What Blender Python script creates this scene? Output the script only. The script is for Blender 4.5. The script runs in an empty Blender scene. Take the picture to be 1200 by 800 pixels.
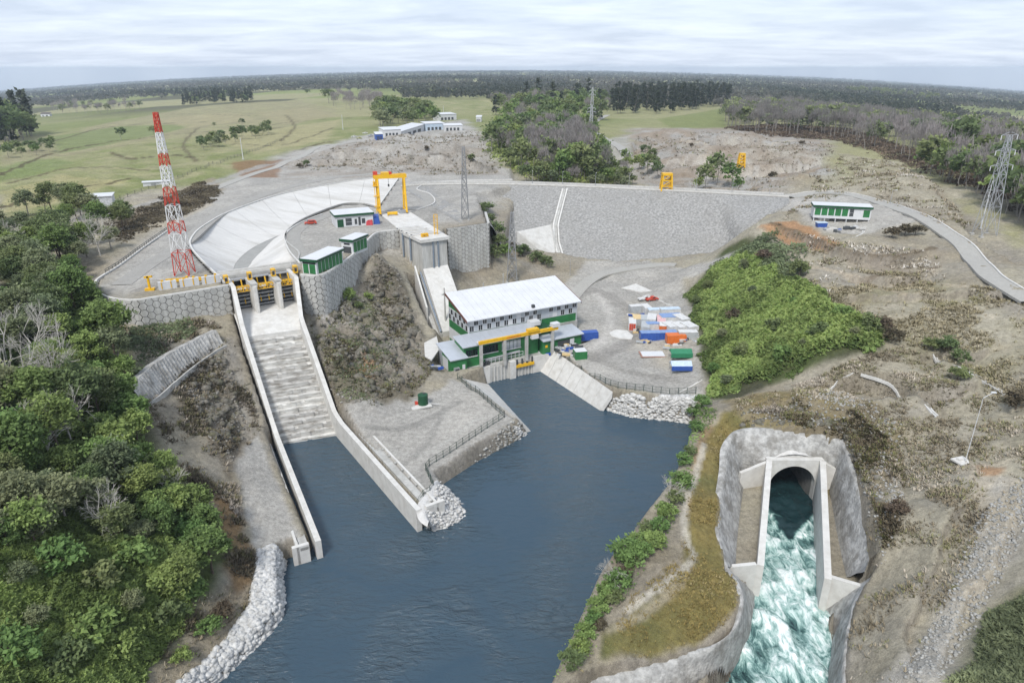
import bpy, math, random
import numpy as np
from math import radians as R_, sin, cos, pi, sqrt, atan2
random.seed(7); rng = np.random.default_rng(7)
SC = bpy.context.scene
COL = SC.collection

# ------------------------------------------------------------------ camera
PIT = math.atan(320/800); CH = 90.0; F = 800.0
cp, sp = cos(PIT), sin(PIT)
cam_d = bpy.data.cameras.new('camera'); cam = bpy.data.objects.new('camera', cam_d); COL.objects.link(cam)
cam.location = (0, 0, CH); cam.rotation_euler = (pi/2-PIT, 0, 0)
cam_d.sensor_width = 36; cam_d.lens = 24; cam_d.clip_start = 1; cam_d.clip_end = 60000
SC.camera = cam
# ------------------------------------------------------------------ light
SUN_EL, SUN_AZ = R_(50), R_(200)      # azimuth clockwise from +Y
world = bpy.data.worlds.new('World'); SC.world = world; world.use_nodes = True
def world_nodes():
    nt = world.node_tree; nt.nodes.clear(); N = nt.nodes.new; L = nt.links.new
    out = N('ShaderNodeOutputWorld'); bg = N('ShaderNodeBackground'); bg.inputs[1].default_value = 0.1
    sky = N('ShaderNodeTexSky'); sky.sky_type = 'NISHITA'; sky.sun_disc = False
    sky.sun_elevation = SUN_EL; sky.sun_rotation = SUN_AZ; sky.altitude = 200; sky.air_density = 1.0; sky.dust_density = 1.6
    tc = N('ShaderNodeTexCoord'); sep = N('ShaderNodeSeparateXYZ'); L(tc.outputs['Generated'], sep.inputs[0])
    # project the view direction on a flat cloud deck
    mx = N('ShaderNodeMath'); mx.operation = 'MAXIMUM'; L(sep.outputs[2], mx.inputs[0]); mx.inputs[1].default_value = 0.0
    ad = N('ShaderNodeMath'); ad.operation = 'ADD'; L(mx.outputs[0], ad.inputs[0]); ad.inputs[1].default_value = 0.09
    dv = N('ShaderNodeVectorMath'); dv.operation = 'DIVIDE'; L(tc.outputs['Generated'], dv.inputs[0])
    cb = N('ShaderNodeCombineXYZ')
    for i in range(3): L(ad.outputs[0], cb.inputs[i])
    L(cb.outputs[0], dv.inputs[1])
    mp = N('ShaderNodeMapping'); mp.inputs['Scale'].default_value = (0.8, 1.1, 0.05); mp.inputs['Rotation'].default_value = (0, 0, R_(8)); L(dv.outputs[0], mp.inputs[0])
    n1 = N('ShaderNodeTexNoise'); n1.inputs['Scale'].default_value = 1.0; n1.inputs['Detail'].default_value = 9; n1.inputs['Roughness'].default_value = .6
    n1.inputs['Distortion'].default_value = .25
    L(mp.outputs[0], n1.inputs['Vector'])
    cr = N('ShaderNodeValToRGB'); e = cr.color_ramp.elements
    e[0].position = .34; e[0].color = (2.85, 3.25, 4.0, 1); e[1].position = .66; e[1].color = (4.0, 4.4, 5.05, 1)
    L(n1.outputs[0], cr.inputs[0])
    mix = N('ShaderNodeMix'); mix.data_type = 'RGBA'; mix.inputs[0].default_value = .9
    L(sky.outputs[0], mix.inputs[6]); L(cr.outputs[0], mix.inputs[7])
    L(mix.outputs[2], bg.inputs[0]); L(bg.outputs[0], out.inputs[0])
world_nodes()
sun_d = bpy.data.lights.new('sun', 'SUN'); sun = bpy.data.objects.new('sun', sun_d); COL.objects.link(sun)
sun_d.energy = 1.5; sun_d.angle = R_(12); sun_d.color = (1, .965, .91)
sun.rotation_euler = (pi/2-SUN_EL, 0, pi-SUN_AZ); sun.location = (0, 0, 400)
SC.view_settings.view_transform = 'Standard'; SC.view_settings.look = 'None'
SC.view_settings.exposure = 1.2; SC.view_settings.gamma = 1; SC.view_settings.use_curve_mapping = False

# ------------------------------------------------------------------ helpers
def ray(px, py):
    u = (px-600)/F; v = (400-py)/F
    return np.array((u, cp+v*sp, -sp+v*cp))
def P(px, py, z):
    """world point on the horizontal plane z seen at a photo pixel"""
    d = ray(px, py); t = (z-CH)/d[2]
    return np.array((d[0]*t, d[1]*t, z))
def PY(px, py, Y):
    d = ray(px, py); t = Y/d[1]
    return np.array((d[0]*t, Y, CH+d[2]*t))
def PP(pts): return np.array([P(*p) for p in pts])
V = lambda *a: np.array(a, float)
def nrm(v): v = np.asarray(v, float); return v/ (np.linalg.norm(v)+1e-12)

def lattice(n, seed): return np.random.default_rng(seed).random((n, n)).astype(np.float32)
_lat = [lattice(256, 100+i) for i in range(8)]
def vnoise(x, y, k=0):
    L = _lat[k % 8]; xi = np.floor(x).astype(int); yi = np.floor(y).astype(int)
    fx = x-xi; fy = y-yi; fx = fx*fx*(3-2*fx); fy = fy*fy*(3-2*fy)
    a = L[xi % 256, yi % 256]; b = L[(xi+1) % 256, yi % 256]; c = L[xi % 256, (yi+1) % 256]; d = L[(xi+1) % 256, (yi+1) % 256]
    return (a*(1-fx)+b*fx)*(1-fy)+(c*(1-fx)+d*fx)*fy
def fbm(x, y, oct=4, k=0):
    s = 0; a = .5; t = 0
    for i in range(oct):
        s = s+a*vnoise(x*2**i+17.3*i, y*2**i+5.1*i, k+i); t += a; a *= .5
    return s/t
def sdf(px, py, poly):
    """signed distance to polygon (negative inside), vectorised"""
    poly = np.asarray(poly, float)[:, :2]; n = len(poly)
    d = np.full(px.shape, 1e18); inside = np.zeros(px.shape, bool)
    for i in range(n):
        a = poly[i]; b = poly[(i+1) % n]; e = b-a
        wx = px-a[0]; wy = py-a[1]
        t = np.clip((wx*e[0]+wy*e[1])/(e@e+1e-12), 0, 1)
        d = np.minimum(d, (wx-e[0]*t)**2+(wy-e[1]*t)**2)
        c1 = (a[1] <= py) & (b[1] > py); c2 = (a[1] > py) & (b[1] <= py)
        cr = e[0]*wy-e[1]*wx
        inside ^= (c1 & (cr > 0)) | (c2 & (cr < 0))
    return np.sqrt(d)*np.where(inside, -1, 1)
def distpoly(px, py, line):
    line = np.asarray(line, float)[:, :2]; d = np.full(px.shape, 1e18)
    for a, b in zip(line[:-1], line[1:]):
        e = b-a; wx = px-a[0]; wy = py-a[1]; t = np.clip((wx*e[0]+wy*e[1])/(e@e+1e-12), 0, 1)
        d = np.minimum(d, (wx-e[0]*t)**2+(wy-e[1]*t)**2)
    return np.sqrt(d)
def sstep(a, b, x): t = np.clip((x-a)/(b-a+1e-12), 0, 1); return t*t*(3-2*t)
def smooth_line(pts, n=6):
    """Catmull-Rom through points"""
    p = np.asarray(pts, float); p = np.vstack([2*p[0]-p[1], p, 2*p[-1]-p[-2]]); out = []
    for i in range(1, len(p)-2):
        for k in range(n):
            t = k/n; a, b, c, d = p[i-1], p[i], p[i+1], p[i+2]
            out.append(.5*((2*b)+(c-a)*t+(2*a-5*b+4*c-d)*t*t+(3*b-a-3*c+d)*t**3))
    out.append(p[-2]); return np.array(out)
def resample(line, step):
    line = np.asarray(line, float); seg = np.linalg.norm(np.diff(line[:, :2], axis=0), axis=1); s = np.r_[0, np.cumsum(seg)]
    n = max(1, int(round(s[-1]/step))); q = np.linspace(0, s[-1], n+1)
    return np.stack([np.interp(q, s, line[:, k]) for k in range(line.shape[1])], 1)

# ------------------------------------------------------------------ materials
MATS = {}
def mat(name, col, rough=.8, col2=None, nscale=1.0, namt=.35, stretch=(1, 1, 1), bump=0, bscale=4, metal=0, spec=.4, dirt=None, dscale=.15, damt=.5, wave=None, rand=0, fine=None):
    """procedural material: base colour broken by world-space noise, optional second dirt layer and bump"""
    if name in MATS: return MATS[name]
    m = bpy.data.materials.new(name); m.use_nodes = True; nt = m.node_tree; N = nt.nodes.new; L = nt.links.new
    bs = nt.nodes['Principled BSDF']; bs.inputs['Roughness'].default_value = rough; bs.inputs['Metallic'].default_value = metal
    bs.inputs['Specular IOR Level'].default_value = spec
    geo = N('ShaderNodeNewGeometry')
    mp = N('ShaderNodeMapping'); mp.inputs['Scale'].default_value = stretch; L(geo.outputs['Position'], mp.inputs[0])
    no = N('ShaderNodeTexNoise'); no.inputs['Scale'].default_value = nscale; no.inputs['Detail'].default_value = 8; no.inputs['Roughness'].default_value = .65
    L(mp.outputs[0], no.inputs['Vector'])
    rp = N('ShaderNodeValToRGB'); rp.color_ramp.elements[0].position = .36; rp.color_ramp.elements[1].position = .64
    c2 = col2 if col2 else tuple(c*(1-namt) for c in col)
    rp.color_ramp.elements[0].color = (*c2, 1); rp.color_ramp.elements[1].color = (*col, 1)
    L(no.outputs[0], rp.inputs[0]); cur = rp.outputs[0]
    if dirt:
        n2 = N('ShaderNodeTexNoise'); n2.inputs['Scale'].default_value = dscale; n2.inputs['Detail'].default_value = 6; n2.inputs['Roughness'].default_value = .6; L(mp.outputs[0], n2.inputs['Vector'])
        r2 = N('ShaderNodeMapRange'); r2.inputs[1].default_value = .46; r2.inputs[2].default_value = .66; r2.inputs[4].default_value = damt; L(n2.outputs[0], r2.inputs[0])
        mx = N('ShaderNodeMix'); mx.data_type = 'RGBA'; L(r2.outputs[0], mx.inputs[0]); L(cur, mx.inputs[6]); mx.inputs[7].default_value = (*dirt, 1); cur = mx.outputs[2]
    if rand:
        oi = N('ShaderNodeObjectInfo'); hs = N('ShaderNodeHueSaturation'); mr = N('ShaderNodeMapRange')
        mr.inputs[3].default_value = 1-rand; mr.inputs[4].default_value = 1+rand; L(oi.outputs['Random'], mr.inputs[0]); L(mr.outputs[0], hs.inputs['Value'])
        m2 = N('ShaderNodeMath'); m2.operation = 'MULTIPLY_ADD'; L(oi.outputs['Random'], m2.inputs[0]); m2.inputs[1].default_value = rand*.12; m2.inputs[2].default_value = .5-rand*.06; L(m2.outputs[0], hs.inputs['Hue'])
        L(cur, hs.inputs['Color']); cur = hs.outputs[0]
    L(cur, bs.inputs['Base Color'])
    hgt = None
    if bump:
        nb = N('ShaderNodeTexNoise'); nb.inputs['Scale'].default_value = bscale; nb.inputs['Detail'].default_value = 6; L(mp.outputs[0], nb.inputs['Vector']); hgt = nb.outputs[0]
    if wave:
        wv = N('ShaderNodeTexWave'); wv.wave_type = 'BANDS'; wv.bands_direction = wave[0]; wv.inputs['Scale'].default_value = wave[1]
        tc = N('ShaderNodeTexCoord'); L(tc.outputs['Object'], wv.inputs[0]); hgt = wv.outputs['Fac']
    if hgt:
        bm = N('ShaderNodeBump'); bm.inputs['Strength'].default_value = bump or .5; bm.inputs['Distance'].default_value = .25 if not wave else .08
        L(hgt, bm.inputs['Height']); L(bm.outputs[0], bs.inputs['Normal'])
    MATS[name] = m; return m

# ------------------------------------------------------------------ mesh builder
class MB:
    def __init__(s): s.v = []; s.f = []
    def add(s, v, f):
        b = len(s.v); s.v += [tuple(map(float, p)) for p in v]; s.f += [tuple(i+b for i in q) for q in f]; return s
    def box(s, c, size, rz=0):
        x, y, z = [k/2 for k in size]; ca, sa = cos(rz), sin(rz)
        v = [(c[0]+a*x*ca-b*y*sa, c[1]+a*x*sa+b*y*ca, c[2]+d*z) for a, b, d in ((-1,-1,-1),(1,-1,-1),(1,1,-1),(-1,1,-1),(-1,-1,1),(1,-1,1),(1,1,1),(-1,1,1))]
        return s.add(v, [(0,3,2,1),(4,5,6,7),(0,1,5,4),(1,2,6,5),(2,3,7,6),(3,0,4,7)])
    def hexa(s, v8): return s.add(v8, [(0,3,2,1),(4,5,6,7),(0,1,5,4),(1,2,6,5),(2,3,7,6),(3,0,4,7)])
    def quad(s, a, b, c, d): return s.add([a, b, c, d], [(0,1,2,3)])
    def prism(s, poly, z0, z1):
        n = len(poly); v = [(p[0], p[1], z0) for p in poly]+[(p[0], p[1], z1) for p in poly]
        return s.add(v, [tuple(range(n-1, -1, -1)), tuple(range(n, 2*n))]+[(i, (i+1) % n, (i+1) % n+n, i+n) for i in range(n)])
    def tube(s, a, b, r0, r1=None, n=5, caps=True):
        a = np.asarray(a, float); b = np.asarray(b, float); r1 = r0 if r1 is None else r1
        d = nrm(b-a); u = nrm(np.cross(d, (0, 0, 1) if abs(d[2]) < .95 else (1, 0, 0))); w = np.cross(d, u)
        v = [a+(u*cos(2*pi*i/n)+w*sin(2*pi*i/n))*r0 for i in range(n)]+[b+(u*cos(2*pi*i/n)+w*sin(2*pi*i/n))*r1 for i in range(n)]
        f = [(i, (i+1) % n, (i+1) % n+n, i+n) for i in range(n)]
        if caps: f += [tuple(range(n-1, -1, -1)), tuple(range(n, 2*n))]
        return s.add(v, f)
    def beam(s, a, b, w, h=None):
        """square bar between two points"""
        a = np.asarray(a, float); b = np.asarray(b, float); h = h or w; d = nrm(b-a)
        u = nrm(np.cross(d, (0, 0, 1) if abs(d[2]) < .95 else (1, 0, 0)))*w/2; k = nrm(np.cross(u, d))*h/2
        return s.add([a-u-k, a+u-k, a+u+k, a-u+k, b-u-k, b+u-k, b+u+k, b-u+k], [(0,3,2,1),(4,5,6,7),(0,1,5,4),(1,2,6,5),(2,3,7,6),(3,0,4,7)])
    def grid(s, rows):
        rows = [np.asarray(r, float) for r in rows]; n = len(rows[0]); m = len(rows)
        return s.add([p for r in rows for p in r], [(j*n+i, j*n+i+1, (j+1)*n+i+1, (j+1)*n+i) for j in range(m-1) for i in range(n-1)])
    def wall(s, line, zb, zt, th, side=1):
        """wall along a polyline: zb/zt scalars or lists, thickness th to one side"""
        line = np.asarray(line, float)[:, :2]; n = len(line); zb = np.broadcast_to(zb, n); zt = np.broadcast_to(zt, n)
        tg = np.gradient(line, axis=0); nn = np.stack([-tg[:, 1], tg[:, 0]], 1); nn /= np.linalg.norm(nn, axis=1)[:, None]+1e-9
        o = line+nn*th*side
        a = np.c_[line, zb]; b = np.c_[line, zt]; c = np.c_[o, zt]; d = np.c_[o, zb]
        v = []; f = []
        for i in range(n): v += [a[i], b[i], c[i], d[i]]
        for i in range(n-1):
            for k in range(4): f.append((4*i+k, 4*i+(k+1) % 4, 4*i+4+(k+1) % 4, 4*i+4+k))
        f += [(0,3,2,1), (4*n-4, 4*n-3, 4*n-2, 4*n-1)]
        return s.add(v, f)
    def mesh(s, name, m=None, off=(0, 0, 0), smooth=False):
        me = bpy.data.meshes.new(name); o = np.asarray(off)
        me.from_pydata([tuple(np.asarray(p)-o) for p in s.v], [], s.f); me.update()
        if m: me.materials.append(m)
        if smooth: me.shade_smooth()
        return me
OFF = {}
def link(name, me, parent=None, loc=None):
    o = bpy.data.objects.new(name, me); COL.objects.link(o)
    if parent: o.parent = parent
    if loc is not None: o.location = tuple(map(float, loc))
    return o
def part(name, mb, m, parent, smooth=False):
    off = OFF[parent.name]; o = link(name, mb.mesh(name, m, off, smooth), parent); OFF[o.name] = off; return o
def tag(o, label=None, cat=None, group=None, kind=None):
    if label: o['label'] = label
    if cat: o['category'] = cat
    if group: o['group'] = group
    if kind: o['kind'] = kind
    return o
def thing(name, label, cat, loc=(0, 0, 0), group=None):
    o = link(name, None, None, loc); OFF[o.name] = np.array(loc, float); return tag(o, label, cat, group)
def solo(name, mb, m, label, cat, group=None, smooth=False):
    off = np.array(mb.v).mean(0); off[2] = min(p[2] for p in mb.v)
    o = link(name, mb.mesh(name, m, off, smooth), None, off); OFF[o.name] = off; return tag(o, label, cat, group)
def npmesh(name, v, f, m=None, smooth=False):
    """fast mesh from numpy: v (n,3), f (k,3|4)"""
    v = np.ascontiguousarray(v, np.float32); f = np.ascontiguousarray(f, np.int32); me = bpy.data.meshes.new(name); k = f.shape[1]
    me.vertices.add(len(v)); me.vertices.foreach_set('co', v.ravel()); me.loops.add(f.size); me.loops.foreach_set('vertex_index', f.ravel())
    me.polygons.add(len(f)); me.polygons.foreach_set('loop_start', np.arange(0, f.size, k, dtype=np.int32)); me.polygons.foreach_set('loop_total', np.full(len(f), k, np.int32))
    me.update(calc_edges=True)
    if m: me.materials.append(m)
    if smooth: me.shade_smooth()
    return me
def vcol(me, name, c):
    a = me.color_attributes.new(name, 'FLOAT_COLOR', 'POINT'); c4 = np.ones((len(me.vertices), 4), np.float32); c4[:, :3] = c; a.data.foreach_set('color', c4.ravel())
def structure(name, me): return tag(link(name, me), kind='structure')
# ------------------------------------------------------------------ terrain
def stepY(y): return max(.6, .0028*y) if y < 420 else .012*y
Ys = [28.0]
while Ys[-1] < 15500: Ys.append(Ys[-1]+stepY(Ys[-1]))
Ys = np.array(Ys); NC = 500; U = np.linspace(-1, 1, NC)
def hw(y): return .8*y+60
GX = U[None, :]*hw(Ys)[:, None]; GY = np.repeat(Ys[:, None], NC, 1)
def plain(x, y):
    return 34+2.2*(fbm(x/260, y/260, 3, 1)-.5)*np.clip((y-500)/400, 0, 1)*2-.053*x*x/np.maximum(y, 300)*sstep(330, 900, y)+26*(fbm(x/2600+3, y/2600, 3, 2)-.5)*sstep(1500, 4500, y)
CTRL = [
 # right ridge between river and tunnel canal
 (848,478,15.5),(826,520,14.5),(806,575,13.5),(800,615,13),(795,655,12.5),(750,695,12),(712,735,11),(680,790,10),(640,860,9),
 (864,500,13),(858,540,10),(846,580,9.8),(842,625,9.5),(852,668,9.3),(866,690,9),(868,720,8.5),(838,748,8),(770,772,7.5),(700,796,7),(660,840,6),
 # right foreground slope
 (1000,512,17),(1035,560,16.5),(1030,640,14),(1024,690,9.5),(992,738,8),(990,800,7.5),(1060,600,17.5),(1060,690,15.5),(1050,780,14),(1000,860,9),(1100,600,19),(1130,545,21),(1190,600,22.5),
 (1130,700,18),(1095,790,17),(1190,760,19),(1199,690,21),(1120,900,16),(1199,860,19),(930,490,16.5),(880,480,16),(960,470,18.5),
 (990,445,20),(1060,470,21.5),(1100,440,24),(1150,480,23),(1199,520,24.5),(1090,400,26),(1150,420,27),(1199,400,29),(1300,500,28),(1300,650,27),
 # green hill
 (835,470,8),(822,425,8.5),(812,385,9),(803,345,10),(800,318,11),(870,450,13),(900,430,16),(960,440,19),(870,400,14.5),(860,340,17),(900,370,20),(950,390,23),(1010,400,25),(1040,385,26.5),
 (900,320,24),(880,290,27),(940,340,27.5),(1000,350,28.5),(885,262,33),
 # plateau right
 (900,250,34),(980,272,34),(1060,275,34.5),(1150,310,34),(1199,345,33),(1080,320,31),(1150,370,30),(1010,320,30.5),(930,290,32),(1199,280,35),(1250,340,34),(1300,420,33),(1100,350,30),
 (1040,235,35),(930,235,34.5),(1000,215,37),(1090,240,37),(1000,186,43),(1060,208,42),(1120,262,38),(950,200,36),(1199,250,35),(1130,215,34),(1250,300,33),
 # yard, dam toe
 (700,340,8.5),(690,380,8),(720,420,7.2),(800,430,7),(815,455,6.6),(740,450,6.4),(660,420,7),(780,360,8),(690,325,9.5),(760,314,10.5),(845,300,12.5),(640,322,9.5),(590,345,9),(600,300,14),(760,300,12),
 (690,440,6.2),(700,300,12),(620,285,17),(585,290,18),(560,335,11),(650,390,7),
 # peninsula and rock hill
 (430,540,5),(520,455,5.6),(600,492,4.6),(500,568,4.4),(560,480,5.2),(410,500,6),(540,545,4),(470,590,4.6),
 (452,300,26.5),(470,318,24),(436,302,26),(417,320,24.5),(397,346,23),(365,372,21),(385,375,20),(420,365,19.5),(440,340,22),(470,350,19),(480,385,13),(500,392,10),(510,425,7.5),(450,430,12),(430,450,11),(400,440,13),(395,470,8.5),(440,475,7.5),(480,465,6.5),(470,440,8.5),(375,430,15),
 # left: below the wall, slope, bench
 (112,360,28),(140,378,27.5),(200,378,26.5),(250,372,26),(265,385,24),(150,400,27),(215,420,22.5),(180,440,22),(262,408,22),(230,445,18.5),(200,480,17.5),(265,440,17),(280,480,11),(292,515,6),(245,510,13),(262,565,8),(280,610,6),(302,560,5.2),(335,630,4.2),(310,650,3.6),(295,700,3),(262,752,2.8),(230,790,2.8),(345,600,4.4),(200,830,2),
 (200,560,14),(230,640,11),(255,680,7),(210,760,5.5),(150,700,15),(100,600,22),(50,500,28),(0,450,31),(100,450,27),(0,600,26),(0,750,20),(100,790,12),(60,400,32),(0,350,34),(90,350,31),(-100,500,33),(-150,700,30),(60,330,33),
 # plateau left
 (112,335,34),(200,330,34),(150,290,34),(100,270,33),(0,270,33),(200,260,34),(300,230,34),(400,205,34),(300,205,34),(200,215,34),(100,225,34),(0,230,34),(-150,250,34),(500,205,34),(560,230,34),(600,205,31),(500,250,34),(440,290,34),(380,280,34),(560,250,34),
 (700,205,27),(800,205,29),(870,205,32),
]
cpts = np.array([P(*c) for c in CTRL]); CX = cpts[:, :2]; CZ = cpts[:, 2]
def rbf_fit(X, z):
    A = np.linalg.norm(X[:, None]-X[None], axis=2); n = len(X)
    M = np.zeros((n+3, n+3)); M[:n, :n] = A-np.eye(n)*1.5; M[:n, n] = 1; M[:n, n+1:] = X; M[n, :n] = 1; M[n+1:, :n] = X.T
    return np.linalg.solve(M, np.r_[z, 0, 0, 0])
W = rbf_fit(CX, CZ)
def rbf(x, y):
    n = len(CX); out = W[n]+W[n+1]*x+W[n+2]*y
    for i in range(n): out = out+W[i]*np.sqrt((x-CX[i, 0])**2+(y-CX[i, 1])**2)
    return out
# --- polylines of the built works (photo pixel + level)
LWALL = PP([(195,271,34),(165,292,34),(138,312,34),(118,324,34),(110.5,331,34),(112,341,34),(122,347.5,34),(140,351.5,34),(160,352,34),(182,348.5,34),(205,345,34),(227,341.5,34),(248,338,34),(268,334.5,34)])
MWALL = PP([(352,322,34),(364,323.5,34),(376,322.5,34),(386,318.5,34),(396,312,34),(406,305,34),(415,298,34),(424,289,34),(433,280,34),(440,274,34),(449,271.5,34),(458,270.5,34),(467,269.5,34)])
RWALL = PP([(524,268,34),(540,266,34),(574,261,34)])
CH_TL, CH_TR = P(283,395,23), P(357,385,23)
CH_BL, CH_BR = P(323,527,-.6), P(401,514,-.6)
CHN_L = P(372,655,0); CHN_R = P(495,621,0)
near = GY < 700
Z = plain(GX, GY)
zz = rbf(GX[near], GY[near]); zz = np.clip(zz, 1.5, 46)
bl = sstep(390, 520, GY[near]+.25*np.abs(GX[near]))
Z[near] = zz*(1-bl)+Z[near]*bl
# natural roughness on the unbuilt slopes
rough = np.zeros_like(Z)
rx, ry = GX[near], GY[near]
rough[near] = (fbm(rx/14, ry/14, 4, 3)-.5)*2.6+(fbm(rx/3.1, ry/3.1, 3, 5)-.5)*1.1
craggy = PP([(366,372,21),(440,305,26),(466,318,25),(508,425,7.5),(470,462,7),(400,478,9),(378,430,15)])
_k = 1-sstep(-2, 3, sdf(rx, ry, craggy)); rough[near] += _k*((1-np.abs(fbm(rx/6, ry/6, 4, 6)*2-1)*2)*1.8-.6+(fbm(rx/1.8, ry/1.8, 2, 1)-.5)*1.2)
_ew = np.maximum(1-sstep(-10, 8, sdf(rx, ry, PP([(330,195,34),(430,160,34),(560,148,34),(590,200,32),(480,205,34),(400,208,34)]))), 1-sstep(-10, 8, sdf(rx, ry, PP([(735,205,29),(745,155,34),(850,152,34),(975,168,36),(985,205,36),(900,228,34)]))))
_q = fbm(rx/55, ry/40, 4, 7)*9; rough[near] += _ew*((np.floor(_q)+sstep(.0, .12, _q-np.floor(_q))-4.5)*1.7)
_q2 = np.floor(_q)*0+(1-np.clip((_q-np.floor(_q))/.3, 0, 1)); EDGE = np.zeros_like(Z); EDGE[near] = _ew*_q2
def stamp(poly, z, w, inset=0, op='set', zfun=None):
    """level a polygon to z, blending over w metres outside it"""
    global Z
    poly = np.asarray(poly, float); x0, y0 = poly[:, :2].min(0)-w-2; x1, y1 = poly[:, :2].max(0)+w+2
    m = (GX > x0) & (GX < x1) & (GY > y0) & (GY < y1)
    sd = sdf(GX[m], GY[m], poly)+inset; k = 1-sstep(0, w, sd)
    zz = z if zfun is None else zfun(GX[m], GY[m])
    if op == 'min': zz = np.minimum(zz, Z[m])
    Z[m] = Z[m]*(1-k)+zz*k; rough[m] *= (1-k)
def damp(poly, w, amt=0):
    poly = np.asarray(poly, float); x0, y0 = poly[:, :2].min(0)-w; x1, y1 = poly[:, :2].max(0)+w
    m = (GX > x0) & (GX < x1) & (GY > y0) & (GY < y1)
    k = 1-sstep(-w, 0, sdf(GX[m], GY[m], poly)); rough[m] *= 1-k*(1-amt)
PLAT = np.vstack([LWALL, PP([(300,330,34)]), MWALL, PP([(494,281,34),(524,277,34)]), RWALL, PP([(560,226,34),(600,219,34),(600,196,34),(450,190,34),(300,196,34),(200,230,34)])])
YARD = PP([(655,345,8.5),(700,330,9),(770,340,8.5),(800,380,8),(822,430,7),(822,462,6.6),(770,462,6.4),(715,455,6.4),(640,415,7),(600,400,7)])
PENIN = PP([(400,512,5),(440,488,5.5),(500,465,6),(530,447,6),(545,452,5.6),(610,490,5),(596,500,5),(505,560,4.6),(508,580,4.6),(485,600,4.6)])
BENCH = PP([(275,528,5.5),(300,505,6),(318,525,5.4),(350,625,4.2),(342,640,4),(300,642,4)])
damp(PLAT, 6); damp(YARD, 5, .1); damp(PENIN, 4, .05); damp(BENCH, 3, .05)
CHAN = [(262,332,34),(224,292,34),(226,276,34),(243,262,34),(272,247,34),(330,227.5,34),(400,214,34),(432,210,34),(468,205,34)]
CHIN = [(350,305,34),(351,296,34),(338,285,34),(335.5,277,34),(340,268,34),(360,255,34),(400,240,34),(425,239,34),(442,243,34)]
stamp(PLAT, 34, .9, inset=.9)
# dry approach channel behind the gates
stamp(np.vstack([PP(CHAN), PP(CHIN)[::-1]]), 24, .6, inset=.15)
stamp(np.array([CH_TL, CH_TR, P(346,313,34), P(266,325,34)]), 16, 1.0, inset=.5)   # room for the gate bays
Z += rough
RIVER = PP([(150,900,0),(250,812,0),(289,777,0),(322,742,0),(337,722,0),(338,700,0),(335,676,0),(340,656,0),(362,655,0),(372,640,0),(323,528,0),(400,513,0),(487,619,0),(520,622,0),(546,606,0),(541,592,0),(526,577,0),(520,570,0),(565,540,0),(606,518,0),(624,506,0),(618,492,0),(590,466,0),(570,447,0),(576,437,0),(640,428,0),(662,452,0),(705,480,0),(740,489,0),(795,495,0),(812,498,0),(806,520,0),(792,570,0),(765,630,0),(715,690,0),(688,725,0),(655,790,0),(600,900,0),(560,1200,0),(250,1200,0)])
CANAL = PP([(899,585,0),(951,585,0),(957,650,0),(966,718,0),(974,760,0),(970,830,0),(960,1000,0),(800,1000,0),(832,835,0),(858,790,0),(874,755,0),(877,735,0),(889,697,0),(895,640,0)])
stamp(RIVER, -3.5, 2.6, inset=.4, op='min')
# slope below the chute and the spillway stilling basin
stamp(np.array([CH_TL+V(-1,1,0), CH_TR+V(1,1,0), CH_BR+V(1,0,0), CHN_R, CHN_L, CH_BL+V(-1,0,0)]), -4, 1.5, inset=1.2)
# pit around the tunnel portal
PIT_ = PP([(856,535,9),(872,512,13),(985,522,13),(1002,560,12),(1016,640,9.5),(1018,668,9),(990,690,8),(960,712,0),(889,697,0),(850,664,8),(846,600,9.5)])
stamp(PIT_, 4.5, 1.6, inset=1.3, op='min')
stamp(CANAL, -3.5, 1.2, inset=.2, op='min')
stamp(PP([(898,587,0),(951.5,587,0),(951.5,576,0),(898,576,0)]), -3.5, .6, op='min')
# powerhouse ground, dam footprint
_pf = lambda a, b: V(-13.5, 198, 0)+nrm(V(.88,.475,0))*a+nrm(V(-.475,.88,0))*b
stamp(np.array([_pf(-11,-6.5), _pf(-5,-7.5), _pf(25,-7.5), _pf(38,-8), _pf(41,16), _pf(-1,16), _pf(-11,2)]), 5.4, 3, op='set')
stamp(PP([(575,262,30),(592,292,16),(622,300,13),(660,306,10.5),(720,309,10.3),(790,305,11.5),(846,298,13.5),(868,270,25),(915,236,34),(850,226,34),(760,221,34),(600,216,34)]), 8.5, 1.5, inset=5.0, op='min')
RIM1 = [(853,664,9.4),(842,625,10.2),(843,590,10.8),(850,548,12.3),(853,522,13.7),(866,507,14.3),(890,503,14.6),(925,506,14.7),(960,510,14.7),(985,517,14.6),(993,533,14.2),(1000,555,13.2),(1007,580,12.2),(1014,612,11.2),(1021,645,10.2),(1024,668,9.6)]
RIM2 = [(852,664,9.3),(867,684,9.0),(871,708,8.6),(862,735,8.2),(835,758,7.8),(790,776,7.4),(740,788,7),(700,797,6.6),(650,830,6)]
BAS2 = [(887,697,-1),(884,722,-1),(879,745,-1),(868,772,-1),(848,800,-1),(822,832,-1),(780,870,-1),(730,915,-1),(650,960,-1)]
RIM3 = [(1024,672,9.6),(1010,690,9.0),(998,715,8.6),(992,745,8.2),(988,790,8),(990,850,8),(985,930,8)]
BAS3 = [(960,713,-1),(967,722,-1),(972,740,-1),(973,762,-1),(968,800,-1),(964,850,-1),(950,930,-1)]
stamp(np.vstack([PP(RIM1), PP([(958,713,0),(890,698,0)])]), 3.7, .9, inset=.8, op='min')
stamp(np.vstack([PP(RIM2), PP(BAS2)[::-1]]), -3.5, .7, inset=.25, op='min'); stamp(np.vstack([PP(RIM3), PP(BAS3)[::-1]]), -3, .9, inset=.6, op='min')
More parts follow.
